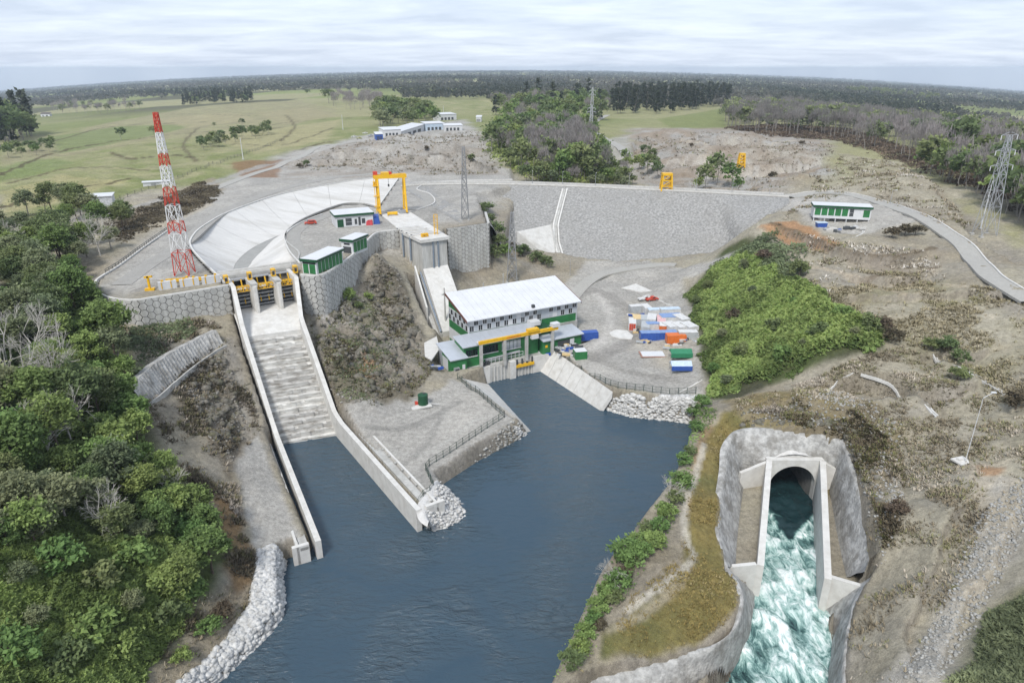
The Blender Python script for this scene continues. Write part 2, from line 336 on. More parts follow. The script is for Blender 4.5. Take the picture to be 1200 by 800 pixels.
stamp(PP([(513,562,4.6),(505,575,4.9),(497,592,5),(500,606,4.6),(508,626,-1),(536,620,-1),(550,604,-1),(543,588,-1),(528,575,-1)]), -3, .7, inset=.5, op='min')
_pq = lambda a, b, z: _pf(a, b)+V(0, 0, z)
stamp(np.array([_pq(25.4,-8,6.3), P(718,459,6.3), P(702,483,-.6), _pq(20,-9.6,-.6)]), -3, .6, inset=.4, op='min')
stamp(np.array([P(541,443,5.5), P(606,489,5.2), P(624,507,-.6), _pq(2.6,-9.8,-.6)]), -3, .6, inset=.3, op='min')
_i0, _i1 = V(-31.6, 234.9, 0), V(-23.3, 240.1, 0); _l0 = P(519,389,8); _ie = nrm(_i1-_i0)
stamp(np.array([_i0-_ie*4.5+V(.5,-1,0), _i1+_ie*.5, _l0+_ie*11, _l0-_ie*3.2+V(.5,-1,0)]), 6.2, 2.5, op='min')
NR = len(Ys)
def zat(x, y):
    x = np.asarray(x, float); y = np.asarray(y, float)
    fi = np.clip(np.interp(y, Ys, np.arange(NR)), 0, NR-1.001); fj = np.clip((x/hw(y)+1)/2*(NC-1), 0, NC-1.001)
    i = fi.astype(int); j = fj.astype(int); a = fi-i; b = fj-j
    return (Z[i, j]*(1-a)+Z[i+1, j]*a)*(1-b)+(Z[i, j+1]*(1-a)+Z[i+1, j+1]*a)*b
_ts = np.geomspace(40, 22000, 6000)
def G(px, py):
    """ground point seen at a photo pixel (ray against the terrain)"""
    d = ray(px, py); d = d/np.linalg.norm(d); q = d[None]*_ts[:, None]; h = CH+q[:, 2]-zat(q[:, 0], q[:, 1])
    k = np.argmax(h < 0) if (h < 0).any() else len(h)-1
    k = max(k, 1); t0, t1 = _ts[k-1], _ts[k]; h0, h1 = h[k-1], h[k]; t = t0+(t1-t0)*h0/(h0-h1+1e-9) if h1 < 0 else t1
    p = d*t; return np.array((p[0], p[1], float(zat(p[0], p[1]))))
def GG(pts): return np.array([G(*p[:2]) for p in pts])
def bank(pts, h, w, up=0):
    """scarp along a line: the ground on the camera side is cut down by h, fading over w metres"""
    l = smooth_line(GG(pts), 5)[:, :2]; x0, y0 = l.min(0)-w*3; x1, y1 = l.max(0)+w*3; m = (GX > x0) & (GX < x1) & (GY > y0) & (GY < y1); x, y = GX[m]+(fbm(GX[m]/4, GY[m]/4, 3, 2)-.5)*3, GY[m]+(fbm(GX[m]/4, GY[m]/4, 3, 4)-.5)*3
    d = np.full(x.shape, 1e18); sg = np.zeros(x.shape); tt = np.zeros(x.shape); n = len(l)-1
    for i, (a, b) in enumerate(zip(l[:-1], l[1:])):
        e = b-a; wx = x-a[0]; wy = y-a[1]; t = np.clip((wx*e[0]+wy*e[1])/(e@e+1e-9), 0, 1); q = (wx-e[0]*t)**2+(wy-e[1]*t)**2; k = q < d; d = np.where(k, q, d); c = e[0]*wy-e[1]*wx; sg = np.where(k, np.sign(c)*np.sign(e[0] if abs(e[0]) > 1e-6 else 1), sg); tt = np.where(k, (i+t)/n, tt)
    d = np.sqrt(d); f = np.clip(np.minimum(tt, 1-tt)*6, 0, 1); lo = sstep(0, .9, d)*np.exp(-(d/w)**2*.7)*(sg < 0); hi = np.exp(-(d/(w*.5))**2)*(sg >= 0)*up
    Z[m] += (-h*lo+hi)*f
for a_ in (([(900,262),(945,278),(990,294),(1045,302),(1098,292)],2.6,9,.5),([(985,322),(1040,326),(1100,314)],2,7,.3),([(955,352),(1040,347),(1130,342),(1185,362)],1.8,8,.4),([(958,455),(1010,438),(1058,449),(1085,470),(1100,492)],4,9,.6),([(1052,421),(1110,413),(1150,442),(1180,466)],2.4,8,.4),([(862,474),(930,468),(1000,488),(1050,540),(1062,600)],1.4,5,.6),([(1140,560),(1105,640),(1068,720),(1050,790)],2.0,5,.5),([(1199,580),(1160,660),(1120,730),(1090,800)],1.6,4,.2),([(985,182),(1050,196),(1110,240),(1135,268)],3,14,.5),([(1090,235),(1130,268),(1199,312)],2.5,8,.5),
  ([(478,174),(520,171),(562,176)],3.5,22,.5),([(486,192),(540,186),(590,202)],3,18,.5),([(345,192),(410,178),(470,182)],2.5,20,.8),([(790,172),(850,160),(930,170)],5,20,.4),([(770,190),(830,182),(900,196),(960,186)],4.5,18,.4),([(800,204),(860,202),(930,214)],3.5,14,.3),([(745,165),(735,185),(742,208)],6,16,.5),([(880,180),(930,184),(975,200)],3,18,1),([(128,276),(180,252),(250,222)],2,8,.8)): bank(*a_)
def ledges(poly, st, amt):
    """broken rock: heights drawn towards ledges"""
    m = sdf(GX, GY, poly) < 6; x, y = GX[m], GY[m]; k = (1-sstep(-3, 3, sdf(x, y, poly)))*amt; z = Z[m]+(fbm(x/5, y/5, 3, 1)-.5)*3.4; q = z/st; fl = np.floor(q); fr = q-fl; zq = (fl+sstep(.35, .65, fr))*st-(z-Z[m])*.35; Z[m] = Z[m]*(1-k)+zq*k+k*(fbm(x/1.5, y/1.5, 2, 6)-.5)*.9
ledges(GG([(372,376),(400,356),(440,304),(462,322),(486,360),(506,420),(478,458),(440,468),(402,476),(382,430)]), 3.2, .85)
ledges(GG([(215,425),(262,410),(288,505),(268,540),(232,500)]), 2.6, .8)
# --- ground colour: albedo per vertex by land use (soil, gravel, grass), noise on top
C_ = dict(gravel=(.29,.28,.258), gravel2=(.345,.33,.3), dirt=(.25,.21,.165), drygrass=(.305,.28,.215), scrub=(.225,.195,.145), grass=(.17,.19,.075), pale=(.255,.245,.135), dull=(.225,.205,.125), orange=(.3,.165,.08), moss=(.175,.135,.045), green=(.07,.09,.03), rock=(.24,.225,.2), sand=(.36,.315,.24), forest=(.06,.06,.035))
CL = np.zeros(Z.shape+(3,), np.float32)
n1 = fbm(GX/30, GY/30, 4, 2)[..., None]; n2 = fbm(GX/6, GY/6, 4, 4)[..., None]; nf = fbm(GX/220, GY/120, 4, 6)[..., None]
mixc = lambda a, b, t: np.asarray(a, np.float32)*(1-t)+np.asarray(b, np.float32)*t
near_c = mixc(C_['scrub'], C_['drygrass'], np.clip(n1*2.2-.55, 0, 1)); near_c = mixc(near_c, C_['rock'], np.clip(n2*2-.75, 0, 1)*.6)
far_c = mixc(C_['grass'], C_['pale'], np.clip(nf*3-1, 0, 1))
# far countryside: patchwork of fields
cell = np.floor(GX/340+.5*fbm(GX/500, GY/500, 2, 1)).astype(int)*37+np.floor(GY/420+.6*fbm(GX/600, GY/600, 2, 3)).astype(int)*101
cr_ = _lat[0][cell % 256, (cell*7) % 256][..., None]
far_c2 = np.where(cr_ < .45, np.array(C_['grass'])*(.8+cr_), np.where(cr_ < .75, np.array(C_['pale']), np.array(C_['forest'])*1.6)).astype(np.float32)
far_c = mixc(far_c, far_c2, sstep(1100, 1500, GY)[..., None])
bl2 = sstep(390, 440, GY+.35*np.abs(GX))[..., None]
CL[:] = mixc(near_c, far_c, bl2)
def paint(pts, c, w=3, amt=1, z=None, c2=None, noise=.5):
    poly = GG(pts) if z is None else PP([(p[0], p[1], z) for p in pts]); x0, y0 = poly[:, :2].min(0)-w*2; x1, y1 = poly[:, :2].max(0)+w*2
    m = (GX > x0) & (GX < x1) & (GY > y0) & (GY < y1)
    if not m.any(): return
    sd = sdf(GX[m], GY[m], poly)+(fbm(GX[m]/(w*1.5+.1), GY[m]/(w*1.5+.1), 3, 3)-.5)*w*2*noise
    k = ((1-sstep(-w*.5, w*.5, sd))*amt)[:, None]
    cc = np.asarray(C_[c] if isinstance(c, str) else c, np.float32)
    if c2 is not None: cc = mixc(cc, C_[c2] if isinstance(c2, str) else c2, np.clip(fbm(GX[m]/12, GY[m]/12, 4, 5)*2.6-.8, 0, 1)[:, None])
    CL[m] = CL[m]*(1-k)+cc*k
def pline(pts, wd, c, amt=1, z=None, soft=.5):
    l = smooth_line(GG(pts) if z is None else PP([(p[0], p[1], z) for p in pts]), 5); x0, y0 = l[:, :2].min(0)-wd*2; x1, y1 = l[:, :2].max(0)+wd*2
    m = (GX > x0) & (GX < x1) & (GY > y0) & (GY < y1)
    if not m.any(): return
    d = distpoly(GX[m], GY[m], l)+(fbm(GX[m]/wd, GY[m]/wd, 2, 2)-.5)*wd*.5
    k = ((1-sstep(wd*(1-soft)/2, wd*(1+soft)/2, d))*amt)[:, None]; CL[m] = CL[m]*(1-k)+np.asarray(C_[c] if isinstance(c, str) else c, np.float32)*k
# fields on the left plain
paint([(0,215),(60,190),(150,170),(260,180),(330,165),(420,150),(395,175),(300,190),(190,215),(100,245),(0,265)], 'pale', 6, 1, c2='grass')
paint([(0,180),(100,150),(230,125),(350,118),(400,130),(330,150),(180,165),(60,185),(0,200)], 'dull', 8, 1, c2='pale')
paint([(130,178),(175,163),(260,172),(235,190),(160,185)], 'grass', 5, .7, c2='pale')
paint([(440,112),(560,108),(665,112),(660,128),(560,135),(480,125)], 'grass', 8, 1, c2='pale')
paint([(770,140),(850,126),(850,150),(800,152)], 'grass', 5, 1)
paint([(870,104),(985,104),(1000,118),(860,118)], 'grass', 8, 1)
paint([(0,225),(70,205),(150,212),(60,240),(0,250)], (.3,.27,.14), 6, .7)
paint([(240,160),(330,150),(400,140),(380,165),(300,180)], (.29,.265,.15), 8, .8)
paint([(60,160),(140,148),(230,146),(150,165),(70,180)], (.15,.185,.07), 8, .8)
paint([(300,132),(360,126),(400,136),(330,146)], (.26,.235,.14), 8, .8)
paint([(180,140),(270,132),(300,140),(220,150)], (.28,.25,.15), 8, .7)
paint([(0,196),(40,186),(90,190),(30,208),(0,212)], (.15,.19,.07), 6, .7)
paint([(560,118),(600,114),(640,118),(600,126)], (.3,.28,.15), 10, .7)
for pl in ([(10,215),(90,196),(190,200)], [(190,176),(260,168),(330,170),(390,150)], [(120,140),(200,134),(300,136)], [(300,150),(350,142),(420,138)], [(230,190),(215,168),(232,150)], [(330,165),(345,148),(335,135)]): pline(pl, 3, (.1,.085,.05), .8)
for pl in ([(0,243),(60,226),(150,210)], [(130,178),(150,186),(190,183),(240,184)], [(0,205),(80,175),(200,158),(330,150)], [(40,170),(120,150),(240,143)], [(290,205),(370,170),(430,160)]): pline(pl, 3.5, (.075,.06,.035), .85)
# works on the plateau: gravel, tracks, spoil
paint([(110,328),(190,270),(260,215),(330,180),(420,160),(470,150),(545,140),(572,160),(600,215),(560,260),(450,300),(345,325),(270,338),(140,350)], 'gravel', 16, 1, c2='gravel2')
paint([(330,190),(420,165),(470,175),(500,200),(440,208),(340,210)], 'dirt', 9, .6, c2='gravel')
paint([(270,190),(330,188),(325,208),(285,208)], (.19,.11,.06), 4, .8)
paint([(478,170),(560,160),(590,205),(490,205)], 'dirt', 6, .5, c2='rock')
paint([(130,255),(250,208),(262,222),(160,268)], 'scrub', 4, .9, c2='dirt')
paint([(160,262),(245,232),(250,240),(180,270)], 'sand', 3, .6)
# right bank plateau
paint([(740,150),(850,150),(970,165),(985,200),(920,225),(870,230),(720,215),(730,180)], 'gravel', 22, 1, c2='dirt')
paint([(790,170),(860,158),(930,170),(960,185),(900,195),(820,185)], 'sand', 6, .45, c2='dirt')
paint([(900,240),(960,228),(1060,235),(1090,255),(1010,275),(960,272)], 'gravel2', 5, 1)
paint([(985,180),(1060,190),(1130,260),(1090,250),(1000,215)], 'scrub', 5, .7, c2='drygrass')
paint([(1080,205),(1200,262),(1199,300),(1130,250)], 'pale', 5, .9, c2='drygrass')
paint([(890,265),(930,258),(985,285),(975,296),(920,285)], 'orange', 2.5, .85)
paint([(990,300),(1110,292),(1100,318),(1010,318)], 'dirt', 3, .6, c2='scrub')
paint([(960,350),(1100,330),(1200,380),(1200,520),(1100,440),(1030,395)], 'drygrass', 6, .8, c2='dull')
paint([(1050,430),(1110,410),(1150,450),(1110,470)], 'gravel', 4, .6, c2='drygrass')
paint([(1140,560),(1199,560),(1199,650),(1130,720),(1100,800),(1040,800),(1120,680),(1150,610)], 'gravel2', 2.5, .9, c2='sand')
paint([(1150,600),(1180,540),(1120,540),(1135,560)], 'sand', 2, .7)
paint([(1140,545),(1175,548),(1170,558),(1150,556)], 'orange', 1.2, .7)
paint([(1160,720),(1200,690),(1200,800),(1120,800)], 'green', 3, .9, c2='dull')
# green hill, yard, peninsula
paint([(805,345),(850,290),(900,280),(960,340),(1045,385),(1030,410),(930,440),(850,470),(825,430)], 'green', 4, 1, c2='forest')
paint([(650,345),(690,305),(760,305),(860,295),(845,312),(800,325),(820,400),(825,465),(790,490),(700,470),(600,400)], 'gravel', 3, 1, c2='gravel2')
paint([(726,355),(755,345),(820,400),(815,430),(740,430)], 'gravel', 3, .5, c2='sand')
paint([(400,510),(500,465),(530,445),(612,490),(625,510),(520,570),(500,600)], 'gravel', 2, 1, c2='gravel2')
paint([(272,528),(302,505),(352,630),(342,642),(298,642)], 'gravel', 1.5, 1, c2='gravel2')
# ochre, mossy cut slope right of the river
paint([(862,478),(880,500),(858,520),(846,600),(846,650),(866,690),(862,712),(830,745),(760,770),(705,770),(705,740),(760,700),(800,665),(808,590),(826,515),(845,485)], (.185,.145,.05), 1.5, .95, c2=(.095,.1,.035))
paint([(820,505),(835,495),(812,565),(806,600),(800,590)], (.25,.15,.05), 1.2, .6)
paint([(712,740),(770,700),(815,660),(800,690),(750,730)], 'sand', 1.2, .6)
pline([(826,520),(806,580),(802,620),(812,655),(770,690),(735,715)], 1.3, (.42,.39,.33), .8)
paint([(700,165),(735,160),(745,205),(700,214),(690,190)], 'gravel2', 8, .8, c2='gravel')
paint([(845,470),(990,455),(1060,500),(1030,620),(1000,530),(870,496)], 'scrub', 2, .7, c2='moss')
# rock hill
paint([(362,370),(440,300),(470,320),(515,430),(480,470),(400,480),(372,430)], (.13,.115,.085), 2, .95, c2=(.22,.2,.165))
paint([(400,345),(440,345),(450,372),(415,380)], (.1,.115,.04), 2, .7); paint([(385,420),(430,430),(440,460),(395,460)], (.1,.11,.045), 2, .6)
paint([(425,405),(450,420),(438,450),(420,440)], 'orange', 1.5, .7)
paint([(370,360),(405,350),(412,378),(380,382)], (.36,.34,.31), 1.5, .9)
# left slope
paint([(130,380),(250,370),(200,410),(160,450),(150,420)], 'drygrass', 3, .8, c2='scrub')
paint([(262,410),(290,520),(270,560),(230,500),(205,460)], (.15,.125,.09), 2, .9, c2=(.1,.085,.06))
paint([(245,560),(285,610),(300,680),(270,710),(262,640)], (.2,.12,.05), 2, .8)
paint([(225,705),(262,690),(300,690),(292,720),(240,785),(190,830),(150,820)], (.27,.225,.155), 3, .8, c2='scrub')
paint([(255,395),(272,395),(305,505),(288,520)], (.17,.145,.105), 2, .8, c2='rock')
paint([(0,300),(110,340),(150,400),(190,520),(270,640),(250,700),(150,800),(0,800)], 'forest', 4, 1, c2='green')
pline([(0,262),(90,258),(200,232),(330,190),(430,172)], 5, 'gravel', .8)
_e = (.6*np.clip(EDGE, 0, 1))[..., None]; CL[:] = CL*(1-_e)+np.array((.19,.15,.11), np.float32)*_e   # shade along the cut edges, painted into the ground colour as dark brown
for pl, wd, c_, am in (([(672,352),(690,340),(720,350),(745,372),(735,400),(700,420)],5,(.2,.19,.175),.6),([(700,345),(715,370),(705,400),(680,415)],3,(.42,.4,.37),.6),([(660,400),(720,430),(790,445)],3,(.2,.19,.17),.5),([(430,500),(480,500),(540,470)],2,(.2,.195,.18),.6),([(440,530),(500,530),(560,490)],1.6,(.37,.36,.33),.6),([(460,560),(500,520),(520,480)],1.6,(.2,.195,.18),.5),([(160,340),(230,310),(330,235),(450,215)],3,(.2,.19,.175),.5),([(120,335),(180,325),(250,330)],3,(.37,.36,.33),.5),([(500,260),(530,235),(590,225)],4,(.22,.21,.19),.5),([(350,200),(420,190),(480,195),(560,185)],5,(.38,.36,.32),.6),([(400,180),(450,175),(520,165),(570,170)],5,(.36,.34,.3),.6),([(480,190),(520,180),(580,200)],4,(.13,.12,.1),.7),([(760,200),(820,190),(900,205),(960,190)],5,(.4,.37,.32),.7),([(800,165),(860,172),(930,165)],4,(.42,.37,.29),.7),([(780,185),(850,195),(900,180)],3,(.15,.12,.09),.6),([(905,262),(945,276),(990,292),(1045,300),(1095,290)],2.2,(.11,.085,.055),.8),([(990,330),(1040,322),(1100,312)],2,(.13,.1,.07),.7),([(1000,345),(1060,330),(1130,335)],2,(.38,.33,.25),.6),([(1040,360),(1100,345),(1160,372)],2,(.36,.32,.25),.5),([(1000,380),(1080,370),(1180,410)],2.5,(.36,.32,.24),.5),([(940,310),(1000,325),(1060,345)],2,(.36,.3,.22),.6),([(1060,240),(1105,262),(1140,290)],3,(.2,.16,.11),.6)): pline(pl, wd, c_, am)
_gy, _gx = np.gradient(Z, axis=0)/np.maximum(np.gradient(GY, axis=0), .1), np.gradient(Z, axis=1)/np.maximum(np.gradient(GX, axis=1), .1)
_st = (sstep(.9, 1.8, np.hypot(_gx, _gy))*(GY < 330)*.65)[..., None]; CL[:] = CL*(1-_st)+mixc((.15,.13,.1), (.26,.235,.2), np.clip(n2*2-.5, 0, 1))*_st
# mouth of the tunnel: leave out the ground faces that stand inside the bore
_roof = (GX > 56.6) & (GX < 69) & (GY > 131.6) & (GY < 140); Z[_roof] = np.maximum(Z[_roof], 10.3)   # ground carried over the bore
_tf = (lambda i: np.stack([i[:-1, :-1], i[:-1, 1:], i[1:, 1:], i[1:, :-1]], -1).reshape(-1, 4))(np.arange(NR*NC).reshape(NR, NC))
_tc = np.stack([GX.ravel()[_tf].mean(1), GY.ravel()[_tf].mean(1), Z.ravel()[_tf].min(1)], 1); _m = (_tc[:, 0] > 57.0) & (_tc[:, 0] < 68.4) & (_tc[:, 1] > 129.8) & (_tc[:, 1] < 132.4) & (_tc[:, 2] < 9.5)
terrain = npmesh('terrain', np.stack([GX, GY, Z], -1).reshape(-1, 3), _tf[~_m], None, True)
def ground_mat():
    m = bpy.data.materials.new('ground_soil'); m.use_nodes = True; nt = m.node_tree; N = nt.nodes.new; L = nt.links.new; bs = nt.nodes['Principled BSDF']
    bs.inputs['Roughness'].default_value = .95; bs.inputs['Specular IOR Level'].default_value = .15
    at = N('ShaderNodeAttribute'); at.attribute_name = 'soil'; geo = N('ShaderNodeNewGeometry'); cur = at.outputs['Color']
    for sc, lo, hi in ((.9, .74, 1.28), (7.5, .66, 1.36), (.06, .86, 1.14)):
        n = N('ShaderNodeTexNoise'); n.inputs['Scale'].default_value = sc; n.inputs['Detail'].default_value = 7; n.inputs['Roughness'].default_value = .7; L(geo.outputs['Position'], n.inputs['Vector'])
        r = N('ShaderNodeMapRange'); r.inputs[1].default_value = .33; r.inputs[2].default_value = .67; r.inputs[3].default_value = lo; r.inputs[4].default_value = hi; L(n.outputs[0], r.inputs[0])
        x = N('ShaderNodeVectorMath'); x.operation = 'SCALE'; L(cur, x.inputs[0]); L(r.outputs[0], x.inputs['Scale']); cur = x.outputs[0]
    L(cur, bs.inputs['Base Color'])
    n = N('ShaderNodeTexNoise'); n.inputs['Scale'].default_value = 1.4; n.inputs['Detail'].default_value = 9; n.inputs['Roughness'].default_value = .7; L(geo.outputs['Position'], n.inputs['Vector'])
    b = N('ShaderNodeBump'); b.inputs['Strength'].default_value = .8; b.inputs['Distance'].default_value = .5; L(n.outputs[0], b.inputs['Height']); L(b.outputs[0], bs.inputs['Normal'])
    return m
vcol(terrain, 'soil', CL.reshape(-1, 3)); terrain.materials.append(ground_mat())
structure('ground', terrain)
# ------------------------------------------------------------------ water
def water_mat(name, base, rough, sc, bump, foam=False):
    m = bpy.data.materials.new(name); m.use_nodes = True; nt = m.node_tree; N = nt.nodes.new; L = nt.links.new; bs = nt.nodes['Principled BSDF']
    bs.inputs['Base Color'].default_value = (*base, 1); bs.inputs['Roughness'].default_value = rough; bs.inputs['IOR'].default_value = 1.33
    geo = N('ShaderNodeNewGeometry'); mp = N('ShaderNodeMapping'); L(geo.outputs['Position'], mp.inputs[0])
    if not foam:
        mp.inputs['Rotation'].default_value = (0, 0, R_(-25)); mp.inputs['Scale'].default_value = (.55, 1.25, 1)
    n = N('ShaderNodeTexNoise'); n.inputs['Scale'].default_value = sc; n.inputs['Detail'].default_value = 5; n.inputs['Roughness'].default_value = .55; n.inputs['Distortion'].default_value = .6; L(mp.outputs[0], n.inputs['Vector'])
    n3 = N('ShaderNodeTexNoise'); n3.inputs['Scale'].default_value = sc*.16; n3.inputs['Detail'].default_value = 3; L(mp.outputs[0], n3.inputs['Vector'])
    mu = N('ShaderNodeMath'); mu.operation = 'MULTIPLY_ADD'; L(n3.outputs[0], mu.inputs[0]); mu.inputs[1].default_value = 1.6; L(n.outputs[0], mu.inputs[2])
    b = N('ShaderNodeBump'); b.inputs['Distance'].default_value = .35 if foam else 1.6
    n4 = N('ShaderNodeTexNoise'); n4.inputs['Scale'].default_value = .045; n4.inputs['Detail'].default_value = 3; n4.inputs['Distortion'].default_value = 1.2; L(geo.outputs['Position'], n4.inputs['Vector'])
    r4 = N('ShaderNodeMapRange'); r4.inputs[1].default_value = .35; r4.inputs[2].default_value = .65; r4.inputs[3].default_value = bump*.25; r4.inputs[4].default_value = bump*1.1; L(n4.outputs[0], r4.inputs[0]); L(r4.outputs[0], b.inputs['Strength'])
    if not foam:
        rc = N('ShaderNodeValToRGB'); rc.color_ramp.elements[0].position = .35; rc.color_ramp.elements[1].position = .68; rc.color_ramp.elements[0].color = (base[0]*.78, base[1]*.86, base[2]*.9, 1); rc.color_ramp.elements[1].color = (base[0]*1.2, base[1]*1.12, base[2]*1.06, 1); L(n4.outputs[0], rc.inputs[0]); L(rc.outputs[0], bs.inputs['Base Color'])
    L(mu.outputs[0], b.inputs['Height']); L(b.outputs[0], bs.inputs['Normal'])
    if foam:
        at = N('ShaderNodeAttribute'); at.attribute_name = 'foam'
        w = N('ShaderNodeTexNoise'); w.inputs['Scale'].default_value = .42; w.inputs['Detail'].default_value = 10; w.inputs['Roughness'].default_value = .74; w.inputs['Distortion'].default_value = 1.1
        m2 = N('ShaderNodeMapping'); m2.inputs['Rotation'].default_value = (0, 0, R_(-18)); m2.inputs['Scale'].default_value = (1.5, .6, 1); L(geo.outputs['Position'], m2.inputs[0]); L(m2.outputs[0], w.inputs['Vector'])
        ad = N('ShaderNodeMath'); ad.operation = 'ADD'; L(w.outputs[0], ad.inputs[0]); L(at.outputs['Fac'], ad.inputs[1])
        r = N('ShaderNodeValToRGB'); e = r.color_ramp.elements; e[0].position = .34; e[0].color = (.012,.032,.036,1); e[1].position = .7; e[1].color = (.8,.84,.83,1)
        k = e.new(.45); k.color = (.08,.165,.155,1); k = e.new(.55); k.color = (.3,.44,.41,1)
        L(ad.outputs[0], r.inputs[0]); L(r.outputs[0], bs.inputs['Base Color'])
        r2 = N('ShaderNodeMapRange'); r2.inputs[1].default_value = .5; r2.inputs[2].default_value = .7; r2.inputs[3].default_value = .1; r2.inputs[4].default_value = .8; L(ad.outputs[0], r2.inputs[0]); L(r2.outputs[0], bs.inputs['Roughness'])
    return m
def river():
    xs = np.arange(-75, 90, 1.5); ys = np.arange(20, 205, 1.5); X, Y = np.meshgrid(xs, ys); n = len(xs)
    i = np.arange(X.size).reshape(X.shape); f = np.stack([i[:-1, :-1], i[:-1, 1:], i[1:, 1:], i[1:, :-1]], -1).reshape(-1, 4)
    cx = X.ravel()[f].mean(1); cy = Y.ravel()[f].mean(1)
    keep = sdf(cx, cy, RIVER) < 5; f = f[keep]; used = np.unique(f); mp_ = -np.ones(X.size, int); mp_[used] = np.arange(len(used))
    v = np.stack([X.ravel(), Y.ravel(), np.zeros(X.size)], -1)[used]
    return npmesh('river_water', v, mp_[f], water_mat('river_water', (.043,.073,.1), .1, .8, .8), True)
structure('river_water', river())
def canal():
    c = smooth_line(PP([(925,520,0),(925,585,0),(925,650,0),(925,715,0),(910,770,0),(890,850,0),(870,1000,0)]), 8); c = resample(c, .45)
    tg = np.gradient(c, axis=0)[:, :2]; tg /= np.linalg.norm(tg, axis=1)[:, None]; nn = np.stack([tg[:, 1], -tg[:, 0]], 1)
    w = np.linspace(-13, 13, 60); V_ = []; fo = []
    for k, (p, q) in enumerate(zip(c, nn)):
        X = p[0]+q[0]*w; Y = p[1]+q[1]*w; a = k/len(c)
        z = 2.4*(fbm(X/2.6+9, Y/3.6, 5, 2)-.5)*(.3+.7*sstep(.05, .25, a))+.25*np.exp(-(w/2.5)**2)*(1-a)-.1; V_.append(np.stack([X, Y, z], -1))
        v_ = sstep(0, .12, a-.02-.012*np.abs(w)*0)-sstep(.35, 1, a)*.12
        front = .37-.1*np.abs(w)/5; v_ = sstep(-.01, .02, a-front); fo.append(-.32+.37*v_*(1-.25*np.exp(-(w/1.0)**2)*(a < .35))-.06*sstep(.55, .95, a)+.16*(z+.1))
    V_ = np.array(V_); m, n = V_.shape[:2]; i = np.arange(m*n).reshape(m, n); f = np.stack([i[:-1, :-1], i[:-1, 1:], i[1:, 1:], i[1:, :-1]], -1).reshape(-1, 4)
    me = npmesh('canal_water', V_.reshape(-1, 3), f, water_mat('canal_water', (.1,.2,.2), .2, 1.6, .7, True), True)
    a = me.attributes.new('foam', 'FLOAT', 'POINT'); a.data.foreach_set('value', np.array(fo, np.float32).ravel()); return me
structure('canal_water', canal())
# ------------------------------------------------------------------ shared finishes
CONC = mat('weathered_concrete', (.46,.455,.43), .85, nscale=.9, namt=.25, dirt=(.25,.24,.215), dscale=.35, damt=.55, bump=.25, bscale=3)
CONC_V = mat('streaked_concrete', (.52,.515,.49), .85, nscale=1.2, namt=.3, stretch=(1,1,.16), dirt=(.28,.27,.24), dscale=.5, damt=.5, bump=.25, bscale=3)
CONC_W = mat('pale_concrete', (.6,.59,.56), .8, nscale=.7, namt=.14, dirt=(.42,.4,.36), dscale=.45, damt=.5, bump=.15, bscale=3)
CONC_D = mat('dark_joint_concrete', (.2,.195,.18), .9, nscale=1, namt=.3)
STEPM = mat('stepped_chute_concrete', (.58,.57,.54), .85, nscale=.55, namt=.25, stretch=(.5,.5,2.6), dirt=(.16,.14,.11), dscale=.7, damt=.75, bump=.6, bscale=1.8, rand=.13)
SHOT = mat('shotcrete', (.47,.465,.445), .95, nscale=.9, namt=.45, dirt=(.15,.14,.12), dscale=.35, damt=.7, bump=1, bscale=2)
SHOT_W = mat('white_shotcrete', (.6,.59,.57), .95, nscale=.9, namt=.2, dirt=(.5,.48,.44), dscale=.4, damt=.5, bump=1, bscale=2)
LINING = mat('canal_lining_concrete', (.58,.57,.545), .85, nscale=.5, namt=.1, stretch=(.25,1.2,1), dirt=(.4,.385,.35), dscale=.12, damt=.7)
ROADM = mat('road_gravel', (.33,.32,.295), .95, nscale=2, namt=.2, dirt=(.25,.24,.22), dscale=.3, damt=.6, bump=.4, bscale=6)
WHITE = mat('white_sheet', (.57,.58,.59), .45, namt=.06, nscale=.5, dirt=(.62,.62,.6), dscale=.5, damt=.3)
ROOFW = mat('white_corrugated_roof', (.58,.59,.6), .45, namt=.05, nscale=.4, dirt=(.44,.45,.46), dscale=.25, damt=.35)
ROOFG = mat('grey_metal_roof', (.5,.53,.57), .4, namt=.1, nscale=.5, metal=.3)
GREEN = mat('green_cladding', (.028,.18,.055), .5, namt=.2, nscale=.7, dirt=(.02,.1,.03), dscale=.4, damt=.6)
DGREEN = mat('dark_green_fascia', (.012,.07,.03), .5, namt=.15)
YELLOW = mat('yellow_paint', (.75,.43,.012), .45, namt=.15, nscale=1.5, dirt=(.5,.29,.03), dscale=.8, damt=.5)
REDP = mat('red_paint', (.55,.06,.03), .5, namt=.15)
STEEL = mat('galvanised_steel', (.42,.43,.44), .5, namt=.2, metal=.4)
DSTEEL = mat('dark_steel', (.06,.065,.07), .6, namt=.2)
GLASSD = mat('dark_glazing', (.012,.016,.02), .12, namt=.2, spec=.6)
GLASSG = mat('grey_translucent_panel', (.42,.45,.48), .3, namt=.1)
BLUEP = mat('blue_paint', (.03,.09,.36), .45, namt=.2, dirt=(.03,.06,.2), damt=.4, dscale=1)
ORANGE = mat('orange_paint', (.62,.13,.02), .5, namt=.2)
PIPE = mat('blue_grey_pipe', (.2,.24,.29), .5, namt=.2)

